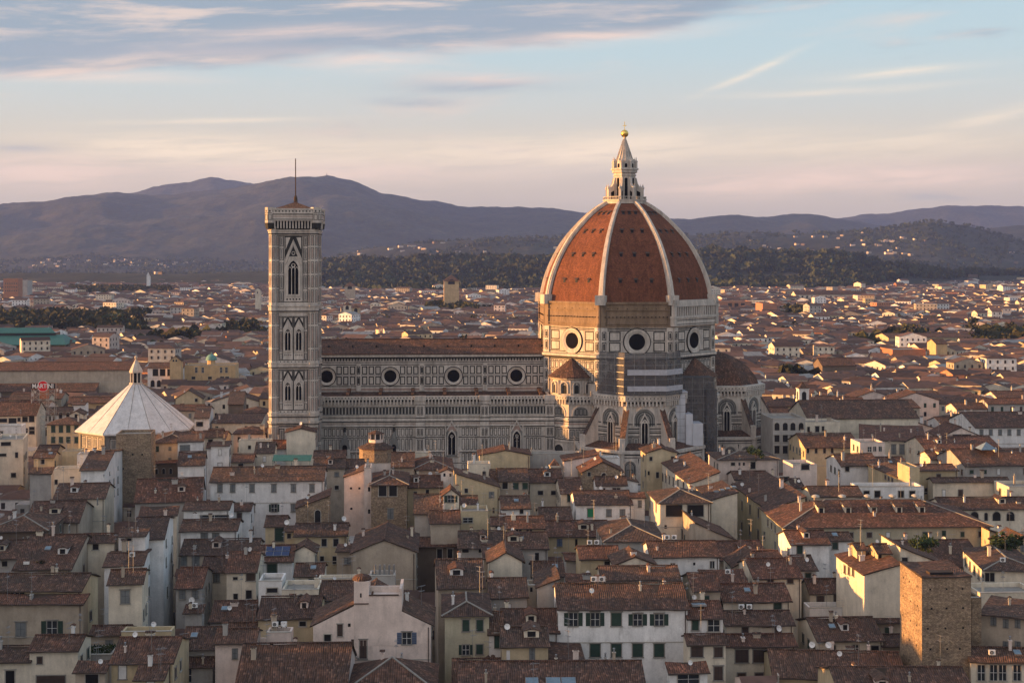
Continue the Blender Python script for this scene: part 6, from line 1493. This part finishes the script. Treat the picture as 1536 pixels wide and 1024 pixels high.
# low infill between the near houses, and taller unseen houses added left of the frame to shade the foreground
def stuff_house(m, x, y, w, d, z, a, col, kind, wins=0, rcol=None, sl=.3):
    u = (math.cos(a), math.sin(a)); v = (-u[1], u[0]); h_ = w/2
    def T(lx, ly, lz): return (x+u[0]*lx+v[0]*ly, y+u[1]*lx+v[1]*ly, lz)
    c = PAL[col]; k = rg.uniform(.72, 1.1); c = tuple(q*k for q in c)
    k = rg.uniform(.6, 1.3); rc = rcol or (.118*k, .068*k, .052*k)
    if kind == 'gx': rz_ = z+sl*d/2
    F1 = [T(-h_, 0, 0), T(h_, 0, 0), T(h_, 0, z), T(-h_, 0, z)]; m.face(F1, 0, c)
    m.face([T(h_, d, 0), T(-h_, d, 0), T(-h_, d, z), T(h_, d, z)], 0, c)
    e = .5
    if kind == 'gx':
        m.face([T(h_, 0, 0), T(h_, d, 0), T(h_, d, z), T(h_, d/2, rz_), T(h_, 0, z)], 0, c); m.face([T(-h_, d, 0), T(-h_, 0, 0), T(-h_, 0, z), T(-h_, d/2, rz_), T(-h_, d, z)], 0, c)
        m.face([T(-h_-.2, -e, z-.1), T(h_+.2, -e, z-.1), T(h_+.2, d/2, rz_+.1), T(-h_-.2, d/2, rz_+.1)], 0, rc); m.face([T(h_+.2, d+e, z-.1), T(-h_-.2, d+e, z-.1), T(-h_-.2, d/2, rz_+.1), T(h_+.2, d/2, rz_+.1)], 0, rc)
    elif kind == 'gy':
        rz_ = z+w*.15
        for yy in (0, d): m.face([T(-h_, yy, z), T(h_, yy, z), T(0, yy, rz_)], 0, c)
        m.face([T(h_, 0, 0), T(h_, d, 0), T(h_, d, z), T(h_, 0, z)], 0, c); m.face([T(-h_, d, 0), T(-h_, 0, 0), T(-h_, 0, z), T(-h_, d, z)], 0, c)
        m.face([T(-h_-e, -.2, z-.1), T(0, -.2, rz_+.1), T(0, d+.2, rz_+.1), T(-h_-e, d+.2, z-.1)], 0, rc); m.face([T(0, -.2, rz_+.1), T(h_+e, -.2, z-.1), T(h_+e, d+.2, z-.1), T(0, d+.2, rz_+.1)], 0, rc)
    else:
        m.face([T(h_, 0, 0), T(h_, d, 0), T(h_, d, z), T(h_, 0, z)], 0, c); m.face([T(-h_, d, 0), T(-h_, 0, 0), T(-h_, 0, z), T(-h_, d, z)], 0, c)
        if kind == 'hip':
            q = min(w, d)/2; rz_ = z+sl*q
            A, B, C_, D_ = T(-h_-e, -e, z-.1), T(h_+e, -e, z-.1), T(h_+e, d+e, z-.1), T(-h_-e, d+e, z-.1)
            if w >= d: P, Q = T(-h_+q, d/2, rz_), T(h_-q, d/2, rz_); fs = [[A, B, Q, P], [B, C_, Q], [C_, D_, P, Q], [D_, A, P]]
            else: P, Q = T(0, q, rz_), T(0, d-q, rz_); fs = [[A, B, P], [B, C_, Q, P], [C_, D_, Q], [D_, A, P, Q]]
            for f in fs: m.face(f, 0, rc)
        else: m.face([T(-h_, 0, z), T(h_, 0, z), T(h_, d, z), T(-h_, d, z)], 0, (.3, .28, .26))
    if wins:
        dk = (.05, .045, .045)
        for b in [z-1.8-3.2*i for i in range(wins)]:
            if b < 1: break
            n_ = max(1, int(w/3.2))
            for i in range(n_):
                a0 = -h_+(i+.5)*w/n_; m.face([T(a0-.5, -.06, b-.8), T(a0+.5, -.06, b-.8), T(a0+.5, -.06, b+.8), T(a0-.5, -.06, b+.8)], 0, dk)
            n_ = int(d/3.6); sx = -h_-.06 if x > 0 else h_+.06
            for i in range(n_):
                b0 = (i+.5)*3.6; m.face([T(sx, b0-.5, b-.8), T(sx, b0+.5, b-.8), T(sx, b0+.5, b+.8), T(sx, b0-.5, b+.8)], 0, dk)
fill = MB()
y = 150
while y < 440:
    d = rg.uniform(8, 12); x = -view_lim(y)-14
    while x < view_lim(y)+14:
        w = rg.uniform(6, 12); z = rg.uniform(8, 11.5); a = R(4)
        for (ww, dd) in ((w, d), (w*.6, d*.6), (w*.35, d*.35)):
            cx_, cy_ = x+w/2+rg.uniform(-1, 1), y+rg.uniform(0, d-dd); c = corners(cx_, cy_, ww, dd, a)
            if free(c): stuff_house(fill, cx_, cy_, ww-.3, dd-.3, z, a, rg.choice('cowgp'), rg.choice(['gx', 'gx', 'hip', 'flat']), 2); add_fp(c); break
        x += w+.5
    y += d+.8
tag(fill.obj('courtyard_buildings', ['city']), kind='stuff', label='low tiled outbuildings filling the courtyards between the old houses', cat='outbuildings')
side = MB()
def sblock(x0, x1, y0, y1, z0, z1, ws=(10, 18), keep=1.0):
    y = y0
    while y < y1:
        d = rg.uniform(10, 14); x = x0
        while x < x1:
            w = rg.uniform(*ws); z = rg.uniform(z0, z1)
            xc = x+w/2
            if rg.random() < keep and not (-view_lim(y)-8 < xc < view_lim(y)+8) and free(corners(xc, y, w, d, 0)): stuff_house(side, xc, y, w-.4, d-.6, z, R(4), rg.choice('cowgpy'), rg.choice(['gx', 'hip', 'gx', 'gy']), 3)
            x += w
        y += d+1.5
sblock(-330, -60, 60, 150, 24, 30); sblock(-340, -70, 150, 330, 25, 30, keep=.92); sblock(-360, -130, 330, 390, 16, 21, keep=.9); sblock(-420, -180, 470, 700, 13, 18, keep=.85)  # out of view; near left rows added tall to cast the foreground shade
sblock(70, 220, 60, 450, 15, 21); sblock(-60, 60, 20, 120, 14, 19)
tag(side.obj('unseen_houses', ['city']), kind='stuff', label='unseen house blocks outside the picture, those at left added to shade the foreground', cat='houses')
# the far plain
def interp(tb, x):
    if x <= tb[0][0]: return tb[0][1]
    for (a, b), (c, d) in zip(tb, tb[1:]):
        if x <= c:
            t = (x-a)/(c-a); t = t*t*(3-2*t)*.5+t*.5; return b+(d-b)*t
    return tb[-1][1]
LIMT = [(-100, 4280), (380, 4150), (470, 2500), (640, 2350), (820, 2400), (1070, 2500), (1200, 2450), (1290, 2600), (1360, 3000), (1540, 3400), (1700, 3500)]
far = MB(); y = 541; nf = 0
PK_ = [(-40, 215, 1090, 1480), (1455, 1600, 930, 1150), (1178, 1222, 1350, 1600), (228, 300, 950, 1060), (1295, 1400, 950, 1060), (640, 730, 1500, 1700), (100, 260, 2250, 2700), (340, 400, 1050, 1200), (1175, 1215, 660, 730), (1560, 1700, 1900, 2100)]
parks = []
while y < 4300:
    g0 = 1+(y-700)/3600*.9; d = rg.uniform(10, 15)*g0; x = -view_lim(y)-20*g0
    while x < view_lim(y)+20*g0:
        w = rg.uniform(7, 19)*g0; xc, yc = x+w/2, y+rg.uniform(-3, 3)*g0; x += w+(rg.random() < .10)*rg.uniform(5, 14)*g0
        z = 15+4*noise.noise((xc/120, yc/120, 2))+rg.uniform(-1.7, 1.7)
        if rg.random() < .018: z *= 1.4
        px, py = px_of((xc, yc, z))
        if 478 < px < 812 and py > 520: continue
        if 812 < px < 1070 and py > 455: continue
        if any(p[0] < px < p[1] and p[2] < yc < p[3] for p in PK_): continue
        if yc > interp(LIMT, px)+rg.gauss(0, 90): continue
        dens = noise.noise((xc/300, yc/300, 3.3))
        if y > 2600 and dens < -.30: continue
        if y > 3400 and dens < -.12: continue
        c = corners(xc, yc, w, d, 0)
        if y < 1700 and not free(c): continue
        gz = 0
        rc = None
        if rg.random() < .07: rc = (.27, .255, .24)
        
        stuff_house(far, xc, yc, w-.5, d-rg.uniform(.2, 2)*g0, z, R(rg.choice([4, 4, 14, -10, 30, -25])+rg.uniform(-6, 6)), rg.choice('wwwwcccccypppooog' if rg.random() < .98 else 'r'), rg.choice(['gx', 'gx', 'hip', 'gy', 'flat' if y > 1400 else 'gx']), 4 if y < 2600 else 0, rc); nf += 1
    y += d+1.2*g0
print('far houses', nf)

# ================= HILLS =================
RID = [  # distance, reach in front, reach behind, skyline in picture rows
    (3400, 850, 900, [(-500, 408), (0, 410), (300, 410), (400, 407), (480, 400), (560, 398), (700, 396), (900, 390), (1100, 384), (1250, 388), (1330, 400), (1430, 412), (1600, 416), (2000, 420)]),
    (5600, 1500, 1500, [(-400, 420), (400, 410), (480, 392), (560, 373), (640, 364), (720, 359), (800, 355), (860, 357), (940, 356), (1030, 353), (1100, 348), (1180, 352), (1240, 348), (1300, 344), (1360, 337), (1400, 332), (1450, 339), (1500, 352), (1560, 368), (1900, 380)]),
    (9600, 3600, 2400, [(-500, 335), (0, 312), (60, 304), (110, 294), (160, 289), (200, 292), (260, 292), (330, 286), (400, 272), (440, 268), (490, 265), (530, 272), (575, 290), (640, 300), (705, 312), (760, 310), (830, 312), (880, 320), (960, 327), (1040, 330), (1100, 323), (1150, 327), (1210, 321), (1260, 327), (1320, 337), (1380, 345), (1536, 350), (2000, 350)]),
    (12000, 1400, 1500, [(-400, 340), (150, 310), (195, 288), (250, 276), (270, 274), (315, 263), (345, 268), (375, 274), (420, 290), (520, 310), (1180, 345), (1250, 327), (1300, 320), (1380, 314), (1420, 309), (1460, 308), (1536, 311), (2000, 315)]),
    (7400, 1900, 1000, [(-500, 396), (0, 378), (120, 372), (260, 376), (380, 384), (520, 372), (700, 366), (1100, 362), (1300, 352), (1420, 346), (1536, 340), (2000, 340)]),
]
def terrain(tt, Y):
    px = 768+F*tt; z = 0
    for (Yr, wf, wb, tb) in RID:
        zr = CZ+(HY-interp(tb, px))/F*Yr
        if zr <= 2: continue
        q = (Y-Yr)/(wb if Y > Yr else wf)
        if abs(q) >= 1: continue
        p = (1-abs(q)); p = p*p*(3-2*p) if Y < Yr else p
        p = p*.6+(1-abs(q))*.4
        x = tt*Y
        rough = 1+(noise.fractal((x/900, Y/900, Yr/1000), 1.0, 2.0, 5)*.30)*min(1, abs(q)*5)*(1-p*.5)
        z = max(z, zr*p*rough)
    x = tt*Y
    if z > 3: z += noise.fractal((x/90, Y/90, .5), 1.0, 2.0, 4)*min(7.0, z*.08)+noise.fractal((x/400, Y/400, 7.5), 1.0, 2.0, 3)*min(14, z*.1)
    return max(z, -.5)
m = MB(); NX, NY = 420, 250
ys = [2540+(13200-2540)*(j/(NY-1))**1.15 for j in range(NY)]
V_ = []
for j, Y in enumerate(ys):
    for i in range(NX):
        tt = -.41+.82*i/(NX-1); V_.append((tt*Y, Y, terrain(tt, Y)))
Fs = [(j*NX+i, j*NX+i+1, (j+1)*NX+i+1, (j+1)*NX+i) for j in range(NY-1) for i in range(NX-1)]
me = bpy.data.meshes.new('hills'); me.from_pydata(V_, [], Fs); me.materials.append(MATS['hill']); me.polygons.foreach_set('use_smooth', [True]*len(Fs)); tag(link('hills', me), kind='structure')
# villas scattered over the slopes (in clusters), drawn with the far houses
stuff_start = len(far.v)
cl = [(rg.uniform(0, 1536), rg.choice([4700, 5000, 5300, 4500, 6100, 3100, 3300, 2900])) for _ in range(34)]+[(1290, 5100)]*5+[(1330, 5000)]*4+[(1180, 4700)]*3+[(1060, 5100)]*3+[(660, 4800)]*3+[(60, 6200)]*3+[(180, 6300)]*4+[(240, 6100)]*3+[(110, 4300)]*3
for (px, Y) in cl:
    for _ in range(rg.randrange(2, 7)):
        yy = Y+rg.gauss(0, 170); tt = (px+rg.gauss(0, 42)-768)/F; zt = terrain(tt, yy)
        w = rg.uniform(9, 22); stuff_house(far, tt*yy, yy, w, rg.uniform(8, 13), 7.5, R(rg.uniform(-40, 40)), rg.choice('ccoopgk'), rg.choice(['gx', 'hip']), 0)
        for q in range(stuff_start, len(far.v)): p = far.v[q]; far.v[q] = (p[0], p[1], p[2]+zt-1)
        stuff_start = len(far.v)
tag(far.obj('distant_houses', ['city']), kind='stuff', label='countless low tiled houses covering the plain and dotting the hills beyond the cathedral', cat='houses')
# ================= TREES =================
def crown_mesh(seed, n=420, cyp=False):
    g_ = random.Random(seed); m = MB(); blobs = []
    for i in range(9 if not cyp else 6):
        if cyp: blobs.append((g_.uniform(-.1, .1), g_.uniform(-.1, .1), .12+i*.15, .18-.018*i))
        else: a = g_.random()*6.28; r = g_.uniform(.1, .34); blobs.append((r*math.cos(a), r*math.sin(a), g_.uniform(.35, .82), g_.uniform(.13, .24)))
    for i in range(n):
        b = g_.choice(blobs); d = Vector((g_.gauss(0, 1), g_.gauss(0, 1), g_.gauss(0, 1))).normalized()*b[3]*g_.uniform(.55, 1.15)
        p = Vector(b[:3])+d; s_ = g_.uniform(.03, .07); a = Vector((g_.gauss(0, 1), g_.gauss(0, 1), g_.gauss(0, .6))).normalized()*s_; c = a.orthogonal().normalized()*s_
        m.face([tuple(p-a), tuple(p+c), tuple(p+a), tuple(p-c)], 0)
    return m.mesh('crown', ['leaf'])
CR_ = [crown_mesh(i) for i in range(4)]; CY = crown_mesh(9, 300, True)
def trunk_mesh():
    m = MB(); m.tube((0, 0, 0), (0, 0, .45), .035, .022, 6); 
    for a in range(4): m.tube((0, 0, .35), (.2*math.cos(a*1.6), .2*math.sin(a*1.6), .62), .016, .007, 5)
    return m.mesh('trunk', ['bark'])
TR = trunk_mesh(); gt = random.Random(8)
TREES = []
def tree(x, y, hh, z=0, cyp=False, why='', lab=None):
    r = empty('cypress_tree' if cyp else 'tree', (x, y, z), gt.random()*6); t = link('trunk', TR, r); t.scale = (hh, hh, hh)
    c = link('crown', CY if cyp else CR_[gt.randrange(4)], r); w = hh*gt.uniform(.95, 1.35)*(1 if not cyp else .9); c.scale = (w, w, hh*1.02)
    px, py = px_of((x, y, z+hh)); THINGS.append([r, px, py, 'dark green cypress' if cyp else gt.choice(['dark green', 'dull olive', 'deep green'])+' '+gt.choice(['round', 'broad', 'bushy', 'uneven'])+' tree', why, lab, 'tree', 'city trees'])
def at(px, py, z): Y = (CZ-z)*F/(py-HY); return (px-768)/F*Y, Y
for (px, py, hh) in [(152, 470, 20), (168, 468, 22), (140, 476, 17), (182, 473, 20), (190, 480, 15), (205, 488, 14), (118, 476, 15), (100, 472, 14), (85, 470, 13), (68, 474, 14), (50, 478, 12), (30, 482, 14), (12, 480, 13), (262, 492, 15), (275, 497, 12), (120, 500, 11), (160, 500, 11), (345, 490, 12), (372, 494, 12),
                     (1482, 488, 18), (1498, 490, 20), (1515, 492, 18), (1531, 494, 17), (1470, 494, 14), (1320, 488, 13), (1338, 492, 13), (1375, 488, 14), (1190, 462, 17), (1203, 464, 17), (1180, 548, 13), (1194, 552, 11), (1205, 548, 10), (1238, 506, 12), (1310, 494, 12), (640, 462, 15), (700, 458, 14), (1130, 503, 10), (1420, 470, 13), (1445, 462, 15)]:
    x, y = at(px, py, hh); tree(x, y, hh, 0, False, ' among the far roofs')
for (px, py, z, hh, why) in [(1380, 800, 17.5, 4.5, ' in the roof garden behind the yellow wall'), (1392, 803, 17.5, 3.5, ' in the roof garden beside the yellow wall'), (1505, 798, 17, 5, ' in the garden by the right edge'), (1522, 802, 17, 4, ' in the garden by the right edge'), (1493, 815, 17, 3.5, ' at the corner of the right hand garden'),
                             (1134, 668, 21.5, 4, ' on the roof below the eastern apse'), (832, 878, 12, 5, ' in the small dark courtyard'), (60, 840, 19, 2.6, ' on the big red roof at left')]:
    x, y = at(px, py, z+hh); tree(x, y, hh, z, False, why)
# woodland between the plain and the hills and on the slopes: one mass nobody could count
w_ = MB(); gw = random.Random(3)
def clump(x, y, z, s_, g_, n=12):
    k = gw.uniform(.55, 1.5); c0 = (.028*k*g_, .036*k, .016*k); tall = gw.random() < .12; rx = s_*(.22 if tall else gw.uniform(.42, .62)); hz_ = s_*(1.25 if tall else 1)
    for i in range(n):
        a = gw.random()*6.283; u = gw.random(); ph = gw.uniform(.25, 1.0); r = rx*math.sin(min(1, 1.15-ph*.8+.2)*1.5)*(.5+.6*u); k2 = gw.uniform(.7, 1.3); c = (c0[0]*k2, c0[1]*k2, c0[2]*k2)
        p = (x+r*math.cos(a), y+r*math.sin(a), z+hz_*ph*.9); q = rx*gw.uniform(.35, .65)*(1.15 if n < 26 else .8); b_ = gw.random()*3.14; cb, sb = math.cos(b_)*q, math.sin(b_)*q; up = q*gw.uniform(.5, .9); tl = gw.uniform(-.5, .5)*q
        w_.face([(p[0]-cb, p[1]-sb, p[2]-up*.3), (p[0]+tl, p[1]-tl, p[2]-up), (p[0]+cb, p[1]+sb, p[2]+up*.2), (p[0]-tl*.5, p[1]+tl, p[2]+up)], 0, c)
for i in range(9500):
    y = 2350+1700*gw.random()**1.1; tt = gw.uniform(-.39, .39); x = tt*y; px = 768+F*tt; d = noise.noise((x/420, y/260, 1.7))
    if y < interp(LIMT, px)+30: continue
    if px < 440 and d < .05: continue
    if d < -.42: continue
    clump(x, y, max(0, terrain(tt, y)-1 if y > 2560 else 0), gw.uniform(11, 21)*(1 if d < .2 else 1.25), 1, 24)
for i in range(9500):
    y = 4000+2600*gw.random(); tt = gw.uniform(-.39, .39); x = tt*y; d = noise.noise((x/330, y/330, 4.2))
    if d < -.2: continue
    clump(x, y, terrain(tt, y)-1, gw.uniform(8, 18), .9, 10)
for (a, b, c, d) in PK_:
    n_ = int((b-a)/F*((c+d)/2)*(d-c)/210)
    for i in range(n_):
        y = gw.uniform(c, d); x = (gw.uniform(a, b)-768)/F*y
        clump(x, y, 0, gw.uniform(14, 20), 1.25, 70)
for i in range(1700):                             # street trees peeping between the far roofs
    y = gw.uniform(900, 3400); x = gw.uniform(-.38, .38)*y
    if noise.noise((x/200, y/200, 8.1)) > .12: clump(x, y, 2, gw.uniform(10, 16), 1.2, 30)
tag(w_.obj('woodland', ['city']), kind='stuff', label='dark belt of woods between the edge of the city and the hills', cat='woodland')

# ================= ROOFTOP SIGN, MASTS =================
Ys = 470; sx, sz = (64.5-768)/F*Ys, CZ-(579-HY)/F*Ys
sg = empty('rooftop_sign', (sx, Ys, 0), R(3)); tag(sg, 'red disc sign with white letters on a lattice frame above the far left roofs', 'sign')
m = MB(); f = Fc(m, (0, 0, 0), (1, 0, 0)); f.box(-4.0, 4.0, sz-.95, sz+.95, -.15, 0, 0); f.box(-4.1, 4.1, sz+.95, sz+1.05, -.2, .03, 1); f.box(-4.1, 4.1, sz-1.05, sz-.95, -.2, .03, 1); m.obj('sign_board', ['black', 'orange'], sg)
m = MB(); f = Fc(m, (0, 0, 0), (1, 0, 0)); f.ext([(1.75*math.cos(R(k*15)), sz+1.75*math.sin(R(k*15))) for k in range(24)], .02, .12, 0); f.ring(0, sz, 1.75, 1.9, 1, .1, .1); m.obj('disc', ['red', 'white'], sg)
tcu = bpy.data.curves.new('lettering', 'FONT'); tcu.body = 'MARTINI'; tcu.size = 2.05; tcu.align_x = 'CENTER'; tcu.align_y = 'CENTER'; tcu.extrude = .03; tcu.offset = .045
to = bpy.data.objects.new('t', tcu); COL.objects.link(to); bpy.context.view_layer.update(); me = bpy.data.meshes.new_from_object(to.evaluated_get(bpy.context.evaluated_depsgraph_get())); bpy.data.objects.remove(to)
me.materials.clear(); me.materials.append(MATS['white']); lt = link('lettering', me, sg); lt.location = (0, -.18, sz); lt.rotation_euler = (R(90), 0, 0)
xs = [v.co.x for v in me.vertices]; k = 7.1/(max(xs)-min(xs)); lt.scale = (k, 1.0, 1)
m = MB()
for x in (-3.8, -1.3, 1.3, 3.8):
    for yy in (.1, 2.2): m.beam((x, yy, 12), (x, yy, sz+1), .13, .13)
for z in range(14, int(sz), 2):
    m.beam((-3.8, .1, z), (3.8, .1, z), .09, .09)
    for x0, x1 in ((-3.8, -1.3), (-1.3, 1.3), (1.3, 3.8)): m.beam((x0, .1, z), (x1, .1, z+2), .07, .07); m.beam((x1, .1, z), (x0, .1, z+2), .07, .07)
m.obj('lattice_frame', ['stone_light'], sg)
m = MB(); m.box(-1.3, 1.5, .3, 2, sz-4.4, sz-1.3, 0); m.obj('back_panel', ['orange'], sg)
# radio mast on the mountain
tt = (490-768)/F; Y = 9600; zt = terrain(tt, Y)
mm = MB(); mm.tube((0, 0, -10), (0, 0, 34), 3.0, 1.6, 6); mm.box(-5, 5, -5, 5, 18, 21); mm.tube((12, 0, -10), (12, 0, 12), 5, 5, 6)
o = mm.obj('radio_mast', ['metal'], None, None, (tt*Y, Y, zt)); tag(o, 'tiny radio mast on the summit of the mountain right of the bell tower', 'mast')
# small belfries and landmark towers of the middle distance
def belfry(px, py, z, w, col, lab, dome=False):
    x, y = at(px, py, z); r = empty('belfry', (x, y, 0), R(4)); m = MB(); m.box(-w/2, w/2, -w/2, w/2, 0, z-1.2, 0); m.box(-w/2-.2, w/2+.2, -w/2-.2, w/2+.2, z-1.2, z-.9, 0)
    for k in range(4):
        a = k*math.pi/2; f = Fc(m, (-math.sin(a)*-w/2*-1, -math.cos(a)*w/2, 0) if False else (w/2*math.sin(a), -w/2*math.cos(a), 0), (math.cos(a), math.sin(a), 0)); f.arch(0, z-5, w*.22, z-2.8, 1, .04)
    m.obj('wall', ['plaster', 'dark'], r, PAL[col]); m = MB(); m.lathe([(w*.8, z-.95), (0, z+w*.35)] if not dome else [(w*.5, z-.95), (w*.45, z), (w*.3, z+w*.35), (0, z+w*.5)], 4 if not dome else 12, 0, 0, 0, R(45)); m.obj('roof', ['tile'], r)
    THINGS.append([r, px, py, '', '', lab, 'belfry', None])
belfry(1204, 578, 27, 3.6, 'w', 'small white belfry rising from the big red brown church roof')
belfry(832, 692, 21.9, 2.3, 'c', 'little cream bell turret with one arch before the nave', False)
belfry(521, 456, 30, 7, 'c', 'pale belfry catching the sun just right of the bell tower')
belfry(534, 460, 27, 7, 'y', 'squat yellow tower beside the pale sunlit belfry')
belfry(677, 420, 45, 18, 'f', 'far villa tower glowing pink before the woods')
belfry(525, 428, 34, 14, 'o', 'far tan church tower beyond the bell tower')
# round brick tower in front of the nave
x, y = at(564, 661, 24.6); rt = empty('round_tower', (x, y, 0)); tag(rt, 'stubby rough brick tower with a tiny red lantern room in front of the nave', 'tower')
m = MB(); m.lathe([(4.6, 0), (4.4, 22.8), (4.35, 23.0)], 8, 0); m.obj('wall', ['rubble'], rt)
m = MB(); m.lathe([(4.75, 22.7), (4.75, 22.95), (1.7, 24.4)], 8, 0); m.obj('roof', ['tile'], rt)
m = MB(); m.lathe([(1.9, 23.9), (1.9, 25.1)], 8, 0); m.lathe([(1.75, 25.1), (1.75, 26.7)], 8, 1); m.lathe([(2.3, 26.6), (0, 27.5)], 8, 2)
for k in range(8): a = R(45*k); m.box(1.85*math.cos(a)-.15, 1.85*math.cos(a)+.15, 1.85*math.sin(a)-.15, 1.85*math.sin(a)+.15, 25.0, 26.7, 0)
m.obj('lantern_room', ['plaster', 'glass', 'tile'], rt, PAL['p'])
# green awning terrace
x, y = at(437, 686, 21); aw = MB(); aw.slab([(-5, 0, 0), (5, 0, 0), (5, 3, 1.1), (-5, 3, 1.1)], .12)
for xx in (-4.8, 0, 4.8): aw.tube((xx, .1, -3.2), (xx, .1, -.05), .06, .06, 5)
tag(aw.obj('awning', ['market'], None, None, (x, y, 20.2)), 'long dark green awning over a roof terrace below the bell tower', 'awning')

# ================= HAZE =================
mh = bpy.data.materials.new('haze'); mh.use_nodes = True; t = mh.node_tree; t.nodes.clear(); n = NT(t)
pv = t.nodes.new('ShaderNodeVolumePrincipled'); oo = t.nodes.new('ShaderNodeOutputMaterial'); t.links.new(pv.outputs[0], oo.inputs['Volume'])
pv.inputs['Color'].default_value = (.32, .47, 1.0, 1); pv.inputs['Density'].default_value = 4.2e-5; pv.inputs['Anisotropy'].default_value = 0.0
MATS['haze'] = mh
m = MB(); m.box(-5480, 5480, -60, 13600, -1.5, 950); hz = m.obj('haze', ['haze']); tag(hz, kind='stuff')

# ================= LABELS =================
OR = ['leftmost', 'second from the left', 'third from the left', 'fourth from the left', 'fifth from the left', 'sixth from the left', 'seventh from the left', 'eighth from the left', 'ninth from the left', 'tenth from the left', 'eleventh from the left', 'twelfth from the left']
def where(px, py, k=0):
    L_ = sorted(LANDM, key=lambda l: abs(l[0]-px)+1.6*abs(l[1]-py)); L_ = [l for l in L_ if abs(l[0]-px)+abs(l[1]-py) > 14]
    l = L_[k]; dx_, dy_ = px-l[0], py-l[1]
    if abs(dx_) > 2.2*abs(dy_): w = ('right of ' if dx_ > 0 else 'left of ')
    elif abs(dy_) > 2.2*abs(dx_): w = ('in front of ' if dy_ > 0 else 'behind ')
    else: w = ('in front and ' if dy_ > 0 else 'behind and ')+('right of ' if dx_ > 0 else 'left of ')
    if abs(dx_)+abs(dy_) > 110: w = 'well '+w if not w.startswith(('in', 'be')) else 'far '+w
    return w+l[2]
def short(t_, n=16):
    return ' '.join(t_.split()[:n])
used = set(); groups = {}
for t_ in THINGS:
    if t_[5]: used.add(t_[5].lower())
for t_ in THINGS:
    if t_[5]: continue
    base = t_[3] + (t_[4] if len((t_[3]+t_[4]).split()) <= 9 else t_[4].split(' and ')[0])
    t_.append(base+', '+where(t_[1], t_[2])); groups.setdefault(t_[-1], []).append(t_)
for kx, L_ in groups.items():
    L_.sort(key=lambda q: q[1])
    for i, t_ in enumerate(L_):
        lab = kx
        if len(L_) > 1 or lab.lower() in used: lab = OR[min(i, 11)]+' '+kx
        wl = lab.split()
        if len(wl) > 16: lab = (OR[min(i, 11)]+' ' if len(L_) > 1 else '')+t_[3]+', '+where(t_[1], t_[2])
        q = 1
        while (short(lab).lower() in used) and q < 5:
            lab = (OR[min(i, 11)]+' ' if len(L_) > 1 else '')+t_[3]+', '+where(t_[1], t_[2], q); q += 1
        if short(lab).lower() in used: lab = KW.get('x', '')+(OR[(i+5) % 12]+' ')+t_[3]+', '+where(t_[1], t_[2])
        t_[5] = short(lab); used.add(t_[5].lower())
for t_ in THINGS: tag(t_[0], t_[5], t_[6], t_[7])
print('objects', len(bpy.data.objects), 'labels', len(used), 'things', len(THINGS))
